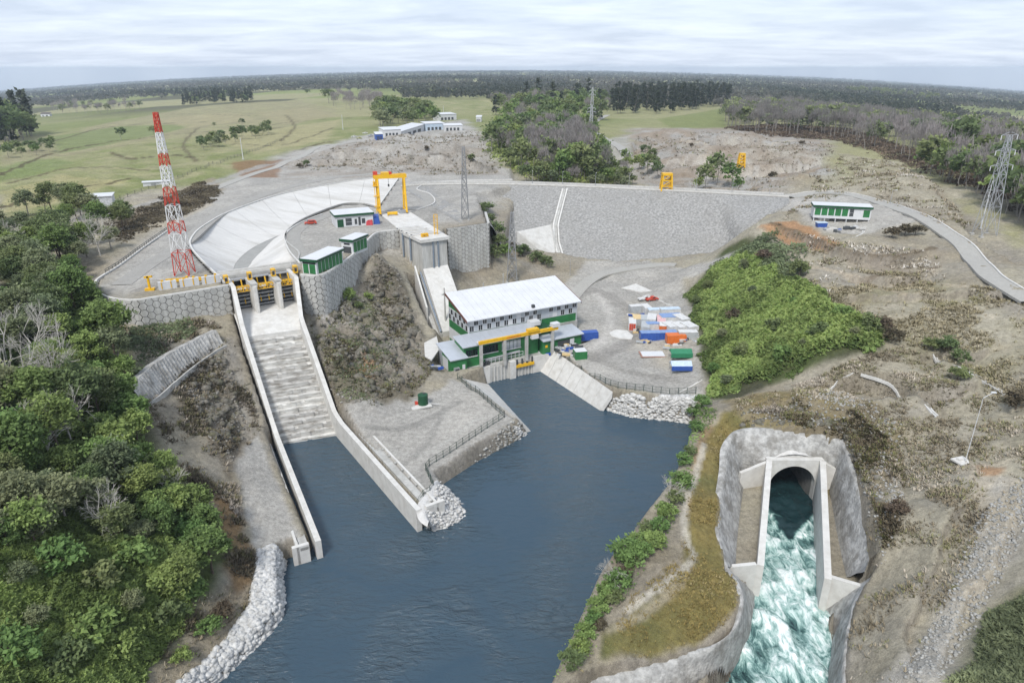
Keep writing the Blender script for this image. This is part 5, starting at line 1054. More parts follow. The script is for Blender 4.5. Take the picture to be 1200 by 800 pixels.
scatter_rocks('riprap', PP([(600,494,4.8),(612,490,5),(626,505,-.3),(610,518,-.3),(566,540,-.3),(524,572,-.3),(508,562,4.5),(560,520,4.6)]), 1100, .22, .6, RIPG, 'grey rubble on the side of the gravel peninsula')
scatter_rocks('riprap', PP([(603,496,4.6),(616,491,4.5),(626,505,-.3),(612,516,-.3)]), 160, .4, .9, RIPW, 'white riprap stones at the corner of the gravel peninsula')
def apron_rubble():
    a = resample(smooth_line(PP(rim), 6), .3); b = resample(smooth_line(PP(base), 6), .3); V_, F_ = [], []
    for c in range(420):
        u, w = rng.random(), rng.random()**.6; p = a[int(u*(len(a)-1))]*(1-w)+b[int(u*(len(b)-1))]*w; v, f = ROCKS[rng.integers(6)]; V_.append(v*(.15+.5*rng.random()**2)+p+V(0, 0, .25)); F_.append(f+12*c)
    tag(link('riprap', npmesh('riprap', np.concatenate(V_), np.concatenate(F_), RIPW)), 'white rubble heaped round the peninsula tip', 'stones', kind='stuff')
apron_rubble()
ROCKB = mat('slope_rock', (.3,.28,.245), .95, nscale=1.2, namt=.5, bump=.6, bscale=3)
scatter_rocks('slope_stones', PP([(366,372,21),(440,305,26),(466,318,25),(508,425,7.5),(470,462,7),(400,478,9),(378,430,15)]), 900, .15, .6, ROCKB, 'loose rock on the hill beside the spillway')
scatter_rocks('slope_stones', PP([(1150,600,21),(1199,560,22),(1215,600,22),(1150,720,18),(1090,810,17),(1040,810,14),(1110,690,18)]), 1500, .1, .4, RIPG, 'loose stones along the dirt track at the lower right')
scatter_rocks('slope_stones', PP([(210,440,20),(265,410,21),(290,505,7),(270,540,9),(235,500,14)]), 700, .15, .5, ROCKB, 'loose rock on the slope left of the spillway')
scatter_rocks('slope_stones', PP([(870,480,16),(1000,450,20),(1060,500,20),(1060,600,17),(1030,680,11),(1010,560,15),(990,512,16)]), 1100, .12, .45, RIPG, 'loose stones on the slope above the tunnel outlet')
ROCKD = mat('dark_cut_rock', (.2,.185,.155), .95, nscale=.9, namt=.55, dirt=(.1,.1,.05), dscale=.5, damt=.7, bump=.8, bscale=3)
scatter_rocks('rock_outcrop', GG([(374,380),(402,358),(440,306),(460,322),(484,360),(500,415),(474,452),(440,462),(404,470),(384,430)]), 330, .5, 1.9, ROCKD, 'jagged dark rock blocks on the cut hill beside the spillway', 'rock', lift=-.15)
scatter_rocks('rock_outcrop', GG([(222,432),(262,412),(286,500),(266,535),(236,500)]), 200, .4, 1.5, ROCKD, 'jagged dark rock blocks on the cut slope left of the spillway', 'rock', lift=-.15)
scatter_rocks('rock_outcrop', GG([(868,482),(930,474),(1000,494),(1040,540),(1030,640),(1014,560),(990,512),(870,500)]), 160, .3, 1.2, ROCKD, 'broken rock above the tunnel outlet', 'rock', lift=-.15)
# ------------------------------------------------------------------ roads
def road(name, pts, wd, m_, kerb=None, z=None, lift=.18):
    l = resample(smooth_line(GG(pts) if z is None else PP([(p[0], p[1], z) for p in pts]), 6), 1.5 if z is None or True else 3); tg = np.gradient(l[:, :2], axis=0); tg /= np.linalg.norm(tg, axis=1)[:, None]+1e-9; nn = np.stack([-tg[:, 1], tg[:, 0]], 1); us = np.linspace(-.5, .5, 7)
    Zr = np.max([zat(l[:, 0]+nn[:, 0]*wd*u, l[:, 1]+nn[:, 1]*wd*u) for u in us], 0); k = np.ones(9)/9; Zr = np.convolve(np.pad(Zr, 4, 'edge'), k, 'valid')+lift if z is None else np.full(len(l), z+lift)
    rows = [np.c_[l[:, :2]+nn*wd*u, Zr+.06*(1-4*u*u)] for u in us]; rows = [rows[0]-V(0, 0, .7)]+rows+[rows[-1]-V(0, 0, .7)]
    o = structure(name, MB().grid(rows[::-1]).mesh(name, m_, smooth=False)); OFF[o.name] = V(0, 0, 0)
    for s in (kerb or ()):
        q = l[:, :2]+nn*wd*.5*s; part('kerb', MB().wall(q, Zr-.5, Zr+.35, .45, s), CONC_W, o)
    return o
TRACK = mat('pale_track', (.37,.36,.33), .95, nscale=1.5, namt=.18, dirt=(.3,.29,.265), dscale=.5, damt=.6, bump=.4, bscale=5)
road('dam_toe_road', [(668,352),(682,336),(702,323),(735,314.5),(770,311.5),(792,311)], 5.5, TRACK)
road('right_road', [(925,233),(960,226),(1010,232),(1055,246),(1095,265),(1128,288),(1146,310),(1165,328),(1210,356)], 6, TRACK, (1,))
road('platform_road', [(142,334),(175,310),(215,285),(262,248),(330,222),(400,207),(470,203)], 5.5, ROADM, None, 34, .1)
road('platform_road', [(362,308),(348,292),(344,275),(360,262),(385,252)], 5, ROADM, (1,), 34, .1)
road('platform_road', [(482,246),(502,238),(497,228),(482,222),(500,214),(540,211),(600,210)], 5, ROADM, (-1,), 34, .1)
road('access_track', [(250,222),(300,203),(345,188),(375,172),(420,166)], 5, TRACK)
road('valley_track', [(735,190),(722,170),(700,158),(690,148),(712,135)], 7, TRACK)
# silted yard kerb on the right of the container yard
# ------------------------------------------------------------------ fences
def fence(name, label, pts, h=2.0, step=2.4, m_=DSTEEL, z=None):
    l = resample(GG(pts) if z is None else PP([(a, b, z) for a, b in pts]), step); l[:, 2] = zat(l[:, 0], l[:, 1]); t = thing(name, label, 'fence', tuple(l[0]))
    for p in l: part('post', MB().box(p+V(0, 0, h/2-.1), (.16, .16, h+.2)), m_, t)
    for a, b in zip(l[:-1], l[1:]):
        for u in (.15, .55, .96): part('rail', MB().beam(a+V(0,0,h*u), b+V(0,0,h*u), .05), m_, t)
        mb = MB(); n = 6
        for k in range(1, n): q = a+(b-a)*k/n; mb.beam(q, q+V(0,0,h), .03)
        part('mesh_panel', mb, m_, t)['kind'] = 'stuff'
DGF = mat('dark_green_fence', (.04,.07,.055), .6)
fence('mesh_fence', 'dark mesh fence along the edge of the gravel peninsula facing the powerhouse', [(536,444),(560,461),(591,489)], m_=DGF)
fence('mesh_fence', 'dark mesh fence along the riverside edge of the gravel peninsula', [(591,489),(545,519),(498,549),(508,571),(503,584),(487,598)], m_=DGF)
fence('mesh_fence', 'dark mesh fence on the river edge of the container yard', [(662,428),(690,443),(718,453),(765,460),(815,461)], m_=DGF)
fence('field_fence', 'post and wire fence between the green field and the works road', [(60,262),(130,238),(200,212),(262,190),(330,165)], 1.8, 7)
# ------------------------------------------------------------------ container yard
PALS = dict(white=(.62,.62,.61), grey=(.42,.44,.45), blue=(.035,.1,.38), paleblue=(.5,.6,.7), orange=(.66,.16,.03), pink=(.68,.42,.42), beige=(.66,.5,.26), red=(.5,.07,.04), steelblue=(.2,.3,.52), green=(.03,.2,.1), olive=(.33,.33,.12))
PM = {k: mat('paint_'+k, v, .5, namt=.15, nscale=1.2, dirt=tuple(c*.6 for c in v), dscale=1.0, damt=.4) for k, v in PALS.items()}
def container(px, py, ln, wd, ang, side, roof, label, ht=2.6, z=None, end=None):
    q = G(px, py) if z is None else P(px, py, z); a = R_(ang); t = thing('shipping_container', label, 'container', tuple(q), 'containers in the yard'); ca, sa = cos(a), sin(a)
    W_ = lambda x, y, zz: q+V(x*ca-y*sa, x*sa+y*ca, zz)
    mb = MB(); n = int(ln/.55); outline = []   # corrugated shell
    for k in range(n): x0 = -ln/2+ln*k/n; d = .06 if k % 2 else 0; outline += [(x0, -wd/2+d), (x0+ln/n*.8, -wd/2+d)]
    outline += [(ln/2, -wd/2), (ln/2, wd/2), (-ln/2, wd/2)]
    mb.prism([W_(x, y, 0) for x, y in outline], q[2]-.1, q[2]+ht-.05); part('shell', mb, side, t)
    part('roof', MB().hexa([W_(x, y, ht-.05) for x, y in ((-ln/2-.03,-wd/2-.03),(ln/2+.03,-wd/2-.03),(ln/2+.03,wd/2+.03),(-ln/2-.03,wd/2+.03))]+[W_(x, y, ht+.06) for x, y in ((-ln/2-.03,-wd/2-.03),(ln/2+.03,-wd/2-.03),(ln/2+.03,wd/2+.03),(-ln/2-.03,wd/2+.03))]), roof, t)
    for sx in (-1, 1):
        for sy in (-1, 1): c = W_(sx*(ln/2-.04), sy*(wd/2-.04), ht/2); part('corner_post', MB().box(c, (.2, .2, ht), a), side, t)
    d = part('door', MB().box(W_(-ln/2-.04, 0, ht/2), (.08, wd-.3, ht-.3), a), end or side, t); part('lock_bar', MB().box(W_(-ln/2-.1, .3, ht/2), (.05, .06, ht-.4), a), STEEL, d); part('lock_bar', MB().box(W_(-ln/2-.1, -.3, ht/2), (.05, .06, ht-.4), a), STEEL, d)
Y7 = lambda x, y: (720+x/7.275, 340+y/7.275)
YC = [(195,185,6,2.5,12,'grey','white','grey container with white roof at the back left of the yard'),(268,190,2.6,5,12,'white','white','white box unit beside the grey container at the back of the yard'),
 (365,215,7,2.5,8,'white','paleblue','left pale blue roofed container in the back row'),(470,212,7,2.5,8,'white','paleblue','right pale blue roofed container in the back row'),
 (150,318,6,2.4,82,'white','white','white container with a red end at the left edge of the yard'),(195,285,5,3.2,85,'grey','beige','beige roofed container at the left of the middle row'),(258,290,5.5,2.8,80,'grey','grey','dull grey container between the beige and white ones'),
 (315,282,6,3,76,'white','white','white container left of the pink one in the middle row'),(395,300,6.5,2.8,80,'white','pink','pink roofed container in the middle of the yard'),(478,272,7.5,4.2,6,'white','steelblue','wide blue roofed container in the middle row'),(565,285,6,3.2,-68,'white','white','cream container at the right end of the middle row'),
 (262,350,6,2.8,78,'grey','grey','grey container behind the left end of the long blue one'),(325,338,4.5,2.6,5,'white','steelblue','small blue roofed container behind the long blue one'),(408,345,5,2.2,80,'orange','white','narrow white container with an orange end'),
 (475,350,5.5,3.6,-72,'white','white','left of three white containers behind the orange one'),(555,352,5.5,3.6,-70,'white','white','middle of three white containers behind the orange one'),(632,352,5.5,3.6,-68,'white','white','right of three white containers behind the orange one'),
 (372,415,12,2.6,4,'blue','steelblue','long blue container in the front row of the yard'),(520,440,6,3,3,'orange','orange','bright orange container right of the long blue one'),(620,412,6,2.6,2,'grey','white','white roofed container right of the orange one')]
for (x, y, l, w, a, s, r_, lb) in YC: container(*Y7(x, y), l, w, a, PM[s], PM[r_], lb, end=PM['red'] if 'red end' in lb else (PM['orange'] if 'orange end' in lb else None))
container(690, 397, 5.6, 2.5, 10, BLUEP, PM['blue'], 'blue container standing right of the powerhouse', end=PM['grey'])
container(679.5, 419, 3.6, 3, 12, GREEN, WHITE, 'small green hut with a white roof by the powerhouse corner')
def tent(px, py, w, d, h, m_, m2, label):
    q = G(px, py); t = thing('canopy_tent', label, 'tent', tuple(q)); a = .05
    for x in (-w/2, w/2):
        for y in (-d/2, d/2): part('pole', MB().box(q+V(x*.96,y*.96,h*.35), (.12,.12,h*.7)), STEEL, t)
    rf = part('canopy', MB().add([q+V(-w/2,-d/2,h*.68), q+V(w/2,-d/2,h*.68), q+V(w/2,d/2,h*.68), q+V(-w/2,d/2,h*.68), q+V(-w/2,0,h), q+V(w/2,0,h)], [(0,1,5,4),(2,3,4,5),(1,2,5),(3,0,4),(3,2,1,0)]), m2, t)
    part('valance', MB().box(q+V(0,-d/2-.03,h*.5), (w,.06,h*.42)), m_, t); part('side_wall', MB().box(q+V(w/2+.03,0,h*.4), (.06,d,h*.62)), m_, t)
tent(*Y7(560, 580), 6.5, 3.6, 3.2, PM['green'], PM['green'], 'green canopy tent in the front of the yard')
tent(*Y7(560, 690), 6, 3.8, 3.4, BLUEP, PM['paleblue'], 'blue canopy tent with a pale roof nearest the river in the yard')
o = thing('concrete_slab', 'flat white rectangular slab lying in the yard', 'slab', tuple(G(*Y7(325, 548)))); q = G(*Y7(325, 548)); part('slab', MB().box(q+V(0,0,.25), (7, 4, .2), .02), WHITE, o); part('kerb', MB().box(q+V(0,0,.1), (8, 4.8, .22), .02), mat('brick_edge', (.35,.2,.15), .8), o)
def crate_pile(px, py, label, r_):
    q = G(px, py); t = thing('material_pile', label, 'pile', tuple(q)); rr = random.Random(r_)
    for k in range(9):
        c = q+V(rr.uniform(-3,3), rr.uniform(-1.6,1.6), rr.uniform(.2,.5)); part('item', MB().box(c, (rr.uniform(.6,2.6), rr.uniform(.3,1), rr.uniform(.3,1)), rr.uniform(-.5,.5)), rr.choice([WHITE, STEEL, PM['grey'], CONC_W, PM['beige'], BLUEP, DSTEEL]), t)
for px, py, lb in ((806,400,'heap of pale steel frames at the right end of the yard'),(790,407,'heap of white sheets in front of the white roofed container'),(760,402,'scattered timber in front of the long blue container'),(753,388,'pale pile at the left of the yard beside the track'),(655,410,'heap of equipment at the powerhouse corner by the water'),(668,407,'clutter of blue and grey goods beside the powerhouse annexe'),(640,414,'clutter of site material on the tailrace deck end'),(505,432,'pile of stored goods left of the powerhouse'),(745,370,'pile of pallets at the back left of the yard'),(665,415,'stack of panels by the small green hut')): crate_pile(px, py, lb, px)
def puddle(pts, label):
    p = GG(pts); p[:, 2] = p[:, 2].max()+.12; t = solo('concrete_patch', MB().prism(p, p[0,2]-.4, p[0,2]), CONC_W, label, 'concrete patch')
puddle([(714,390),(722,386),(735,388),(742,394),(740,398),(726,397),(716,394)], 'pale concrete patch left of the containers'); puddle([(728,338),(745,333),(764,341),(752,343)], 'pale concrete ramp at the back of the yard'); puddle([(497,402),(512,402),(516,424),(506,430),(498,420)], 'pale concrete apron left of the powerhouse')
# ------------------------------------------------------------------ tank on the peninsula
q = G(496, 474); t = thing('water_tank', 'dark green cylindrical tank on a white pad on the gravel peninsula', 'tank', tuple(q))
part('shell', MB().tube(q+V(0,0,.2), q+V(0,0,3.0), 1.35, 1.35, 20), DGREEN, t); part('lid', MB().tube(q+V(0,0,3.0), q+V(0,0,3.35), 1.4, .5, 20), DGREEN, t); part('pad', MB().box(q+V(-.8,-.2,.1), (5.4,4.4,.3), .4), CONC_W, t); part('pump', MB().box(q+V(-1.8,-.3,.6), (.7,.7,.9), .4), REDP, t); part('hatch', MB().tube(q+V(.3,0,3.3), q+V(.3,0,3.5), .35, .35, 10), DSTEEL, t); part('pipe', MB().tube(q+V(1.2,0,.5), q+V(4.5,-.5,.4), .1, .1, 6), STEEL, t)
# ------------------------------------------------------------------ vehicles
def vehicle(px, py, ang, m_, label, pickup=True, z=None, ln=5.0, name='pickup_truck', cat='truck'):
    q = G(px, py) if z is None else P(px, py, z); a = R_(ang); ca, sa = cos(a), sin(a); T = lambda x, y, zz: q+V(x*ca-y*sa, x*sa+y*ca, zz); t = thing(name, label, cat, tuple(q)); h = ln/2
    prof = [(-h,.45),(-h,1.0),(-h*.2,1.05),(-h*.1,1.65),(h*.35,1.65),(h*.55,1.08),(h*.95,.95),(h,.5)] if pickup else [(-h,.45),(-h*.98,1.05),(-h*.75,1.6),(h*.25,1.65),(h*.5,1.08),(h*.95,.95),(h,.5)]
    n = len(prof); mb = MB(); mb.add([T(x, -.88, z_) for x, z_ in prof]+[T(x, .88, z_) for x, z_ in prof], [tuple(range(n)), tuple(range(2*n-1, n-1, -1))]+[((i+1) % n, i, i+n, (i+1) % n+n) for i in range(n)]); b = part('body', mb, m_, t)
    x0, x1 = (-h*.05, h*.4) if pickup else (-h*.7, h*.3)
    for s in (-1, 1): part('side_window', MB().box(T((x0+x1)/2, s*.885, 1.36), (x1-x0-.15, .02, .4), a), GLASSD, b)
    part('windscreen', MB().hexa([T(h*.37,-.75,1.6), T(h*.37,.75,1.6), T(h*.53,.75,1.12), T(h*.53,-.75,1.12), T(h*.39,-.75,1.62), T(h*.39,.75,1.62), T(h*.55,.75,1.14), T(h*.55,-.75,1.14)]), GLASSD, b)
    for s in (-1, 1):
        part('headlight', MB().box(T(h-.02, s*.62, .78), (.08,.35,.18), a), WHITE, b)
        for x in (-h*.6, h*.62):
            w = part('wheel', MB().tube(T(x, s*.72, .36), T(x, s*.92, .36), .36, .36, 12), DSTEEL, t); part('rim', MB().tube(T(x, s*.92, .36), T(x, s*.94, .36), .2, .2, 8), STEEL, w)
vehicle(*Y7(255, 85), 15, PM['white'], 'white pickup at the back of the container yard'); vehicle(*Y7(320, 88), 15, PM['red'], 'red pickup at the back of the container yard')
vehicle(364, 263, 200, PM['red'], 'red car parked on the platform road near the workshop', False, 34, 4.6, 'car', 'car')
for px, py, c_, lb in ((415,161,'white','leftmost white pickup parked by the far camp'),(421,163,'olive','dull pickup parked by the far camp'),(428,157,'white','middle white pickup parked by the far camp'),(434,160,'grey','rightmost grey pickup parked by the far camp')): vehicle(px, py, 20, PM[c_], lb)
# white storage box on the platform left
for i, (x0, x1) in enumerate(((186,208),(211,234),(237,259))):
    a, b = P(x0, 340-i*3.2, 34), P(x1, 336.5-i*3.2, 34); e = nrm(b-a); c = (a+b)/2; ang = atan2(e[1], e[0]); l = np.linalg.norm(b-a); nm = ['left','middle','right'][i]
    t = thing('stop_log', '%s white stop log panel with yellow lugs beside the spillway' % nm, 'stop log', tuple(c)); part('panel', MB().box(c+V(0,0,1.1), (l-.2, .9, 2.2), ang), WHITE, t)
    for u in (-.25, .25): part('lug', MB().box(c+e*l*u+V(.0,-.55,1.2), (.25, .2, 1.9), ang), YELLOW, t); part('lifting_eye', MB().box(c+e*l*u+V(0,0,2.4), (.6,.3,.5), ang), YELLOW, t)
q = P(176, 340, 34); t = thing('lifting_frame', 'yellow lifting frame at the left end of the stop logs', 'frame', tuple(q)); part('post', MB().beam(q, q+V(0,0,4), .5), YELLOW, t); part('foot', MB().box(q+V(0,0,.3), (2.4, 1.2, .6), .2), YELLOW, t); part('arm', MB().beam(q+V(-.9,0,3.6), q+V(1.2,0,3.9), .5), YELLOW, t)
q = P(212, 334, 34)+V(0,2,0); t = thing('spreader_beam', 'long yellow spreader beam lying behind the stop logs', 'beam', tuple(q)); part('beam', MB().beam(q+V(-5,0,.7), q+V(6,2.4,.7), .5, .9), YELLOW, t); part('hook', MB().box(q+V(0.5,1.1,1.4), (.6,.6,.6)), YELLOW, t)
# ------------------------------------------------------------------ far camp and farm
for i, (x0, y0, x1, y1, d, hgt, m_, lb) in enumerate(((450,161,470,158,10,4.5,WHITE,'white tent-like shed at the left of the far camp'),(468,157,498,153,9,4.5,WHITE,'long white shed in the far camp'),(499,153.5,521,152,9,5,PM['paleblue'],'pale blue shed in the far camp'),(521,154,542,153,7,4,WHITE,'low white shed with dark doors in the far camp'),(515,141.5,535,140.5,10,5,WHITE,'far white shed beyond the camp'),(558,143,564,143,7,4,WHITE,'small white shed by the far trees'),(441,164.5,449,163.5,5,3.5,PM['blue'],'small blue and white hut in front of the camp'))):
    a, b = G(x0, y0), G(x1, y1); building('camp_shed', lb, a, b, d*1.4, min(a[2], b[2]), hgt*1.3, m_, ROOFW, 1.2, [(.1+.2*k, .22+.2*k, .3, 3.2, DSTEEL, 'opening') for k in range(4)])
a = G(48, 137); building('farmhouse', 'white farmhouse among fields at the far left', a, a+V(16,3,0), 10, a[2], 5, WHITE, mat('dark_roof', (.12,.1,.09), .8), 2.5, [(.2,.3,.5,3,GLASSD,'window'), (.6,.75,.3,3,GLASSD,'door')])
a = G(168, 219); building('storage_hut', 'low white hut beside the field fence', a, a+V(11,5,0), 3, a[2], 2, WHITE, ROOFW, .2, [(.3,.5,.2,1.6,STEEL,'door')])
q = G(965, 258); t = thing('site_tank', 'white round tank with blue base below the site office', 'tank', tuple(q)); part('drum', MB().tube(q+V(-2,0,1.2), q+V(2,0,1.4), 1.1, 1.1, 12), WHITE, t); part('cradle', MB().box(q+V(0,0,.3), (3.4,1.6,.7)), CONC, t)
q = G(962, 266); t = thing('blue_skip', 'blue box skip in front of the site office', 'skip', tuple(q)); part('tub', MB().add([q+V(-1.6,-1.1,0), q+V(1.6,-1.1,0), q+V(1.6,1.1,0), q+V(-1.6,1.1,0), q+V(-1.9,-1.2,1.7), q+V(1.9,-1.2,1.7), q+V(1.9,1.2,1.7), q+V(-1.9,1.2,1.7)], [(0,3,2,1),(0,1,5,4),(1,2,6,5),(2,3,7,6),(3,0,4,7),(4,5,6,7)]), BLUEP, t); part('rim', MB().box(q+V(0,0,1.75), (4,2.6,.14)), PM['paleblue'], t)
crate_pile(1000, 268, 'blue and white pipes stacked below the site office', 3); crate_pile(975, 270, 'loose white boards below the site office', 5)
# white drains on the right slope
def drain(pts, label, w=.7):
    l = GG(pts); l = resample(smooth_line(l, 5), 1.5); l[:, 2] = zat(l[:, 0], l[:, 1]); l[:, 2] = np.convolve(np.pad(l[:, 2], 3, 'edge'), np.ones(7)/7, 'valid')*.5+l[:, 2]*.5; t = thing('slope_drain', label, 'drain', tuple(l[0]))
    for s in (-1, 1): part('kerb', MB().wall(l[:, :2]+V(.3*s, .3*s), l[:, 2]-.6, l[:, 2]+.08, .2, s), CONC_W, t)
    part('channel', MB().grid([l+V(-.3,-.3,.05), l+V(.3,.3,.05)]), CONC, t)
drain([(955,466),(978,450),(1001,435)], 'straight pale drain on the slope above the tunnel outlet'); drain([(1010,437),(1050,448),(1080,468),(1098,488)], 'curved pale drain on the brown slope'); drain([(1095,413),(1130,432),(1165,452),(1178,462)], 'thin pale drain on the upper right slope'); drain([(1000,262),(1012,272),(1000,278)], 'short drain below the site office')
drain([(758,345),(785,358),(808,378),(822,400)], 'dark lined drain curving along the right side of the yard'); drain([(797,459),(812,452),(824,443)], 'short drain at the river corner of the yard')
# ------------------------------------------------------------------ vegetation
def foliage(name, c1, c2, rand=.18, rough=.75):
    m = bpy.data.materials.new(name); m.use_nodes = True; nt = m.node_tree; N = nt.nodes.new; L = nt.links.new; bs = nt.nodes['Principled BSDF']; bs.inputs['Roughness'].default_value = rough; bs.inputs['Specular IOR Level'].default_value = .25
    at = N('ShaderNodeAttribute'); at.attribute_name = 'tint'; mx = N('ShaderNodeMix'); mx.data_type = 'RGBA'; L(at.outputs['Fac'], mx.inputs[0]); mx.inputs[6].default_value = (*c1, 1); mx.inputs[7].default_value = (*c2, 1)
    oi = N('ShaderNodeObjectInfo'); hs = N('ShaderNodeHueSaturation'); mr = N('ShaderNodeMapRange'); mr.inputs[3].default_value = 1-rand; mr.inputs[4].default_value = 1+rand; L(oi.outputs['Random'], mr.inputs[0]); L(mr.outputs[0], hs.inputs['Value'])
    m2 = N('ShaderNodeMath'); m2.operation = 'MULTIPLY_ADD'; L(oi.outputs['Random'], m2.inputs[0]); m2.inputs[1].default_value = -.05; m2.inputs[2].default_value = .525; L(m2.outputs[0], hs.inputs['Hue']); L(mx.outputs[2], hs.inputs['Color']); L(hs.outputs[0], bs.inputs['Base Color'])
    tr = N('ShaderNodeBsdfTranslucent'); L(hs.outputs[0], tr.inputs[0]); ms = N('ShaderNodeMixShader'); ms.inputs[0].default_value = .42; L(bs.outputs[0], ms.inputs[1]); L(tr.outputs[0], ms.inputs[2]); L(ms.outputs[0], nt.nodes['Material Output'].inputs[0])
    return m
BARK = mat('brown_bark', (.13,.1,.075), .9, nscale=3, namt=.4); BARKW = mat('pale_bark', (.5,.475,.43), .9, nscale=2, namt=.3); BARKG = mat('grey_bark', (.3,.275,.25), .9, nscale=2, namt=.3)
FOL = dict(dark=foliage('dark_evergreen_leaves', (.085,.115,.05), (.24,.3,.125)), mid=foliage('mid_green_leaves', (.105,.15,.048), (.285,.38,.125)), bright=foliage('bright_green_leaves', (.105,.165,.05), (.3,.425,.14)), olive=foliage('olive_leaves', (.125,.15,.08), (.31,.35,.19)), grey=foliage('grey_twigs', (.2,.18,.17), (.38,.35,.33), .15), brown=foliage('brown_twigs', (.085,.065,.045), (.21,.17,.115), .15), pine=foliage('pine_needles', (.034,.046,.034), (.09,.108,.07)), haze=foliage('far_wood_leaves', (.04,.052,.035), (.15,.145,.125)))
def leaf_quads(pos, size, g, upb=.5, aspect=1.6):
    """random leaf faces at pos (n,3)"""
    n = len(pos); nr = g.normal(size=(n, 3)); nr[:, 2] = np.abs(nr[:, 2])+upb; nr /= np.linalg.norm(nr, axis=1)[:, None]
    t = np.cross(nr, g.normal(size=(n, 3))); t /= np.linalg.norm(t, axis=1)[:, None]+1e-9; b = np.cross(nr, t); s = (np.asarray(size)*(.6+.8*g.random(n)))[:, None]
    a, c = t*s*aspect*.5, b*s*.5
    v = np.stack([pos-a-c*.5, pos+a*.1-c, pos+a+c*.4, pos-a*.1+c], 1).reshape(-1, 3); f = np.arange(4*n).reshape(n, 4); return v, f
def crown_pts(g, nc, nl, rx, rz, zc, rc, cone=False, low=.2):
    pts = []; tint = []
    for i in range(nc):
        if cone:
            u = g.random()**1.3; a = g.random()*6.283; rad = rx*(1-u)*(.55+.5*g.random())+.15; c = np.array((cos(a)*rad, sin(a)*rad, zc+rz*(2*u-1)))
        else:
            d = g.normal(size=3); d /= np.linalg.norm(d); d[2] = d[2] if d[2] > -.45 else -d[2]; rr = (.45+.55*g.random()**.5)*(1+.3*(g.random()-.5)); c = np.array((d[0]*rx*rr, d[1]*rx*rr, zc+d[2]*rz*rr))
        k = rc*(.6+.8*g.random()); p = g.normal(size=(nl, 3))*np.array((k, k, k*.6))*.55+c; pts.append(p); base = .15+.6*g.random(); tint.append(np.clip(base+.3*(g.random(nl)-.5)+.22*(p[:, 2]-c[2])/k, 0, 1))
    return np.concatenate(pts), np.concatenate(tint)
def set_tint(me, t, rep): a = me.attributes.new('tint', 'FLOAT', 'POINT'); a.data.foreach_set('value', np.repeat(t, rep).astype(np.float32))
def trunk_mb(g, h, r, rx, zc, nb=7, limb=1.0, n=6):
    mb = MB(); p = np.zeros(3); k = 4; q = [p]
    for i in range(k): p = p+np.array((g.normal()*.03*h, g.normal()*.03*h, h/k)); q.append(p)
    for i in range(k): mb.tube(q[i]-(V(0,0,.5) if i == 0 else 0), q[i+1], r*(1-i/k*.75), r*(1-(i+1)/k*.75), n, False)
    for j in range(nb):
        u = .35+.6*g.random(); b = np.array([np.interp(u*h, [x[2] for x in q], [x[m] for x in q]) for m in range(3)]); a = g.random()*6.283; e = b+np.array((cos(a)*rx*.75, sin(a)*rx*.75, h*.12+g.random()*h*.12))*limb; mb.tube(b, e, r*.32, r*.08, 4, False)
    return mb
def branch_mb(g, h, r, depth=4, spread=.55, n=4):
    """leafless tree: recursive forks"""
    mb = MB()
    def rec(p, d, l, r, k):
        q = p+d*l; mb.tube(p, q, r, r*.62, n if k > 1 else 3, False)
        if k == 0: return
        for i in range(3 if k > 1 else 4):
            nd = nrm(d+g.normal(size=3)*spread*(1 if i else .45)+V(0,0,.12)); rec(q if i < 2 else p+d*l*(.5+.4*g.random()), nd, l*(.62+.25*g.random()), r*.6, k-1)
    rec(V(0,0,-.3), nrm(V(g.normal()*.06, g.normal()*.06, 1)), h*.33, r, depth); return mb
PROTO = {}
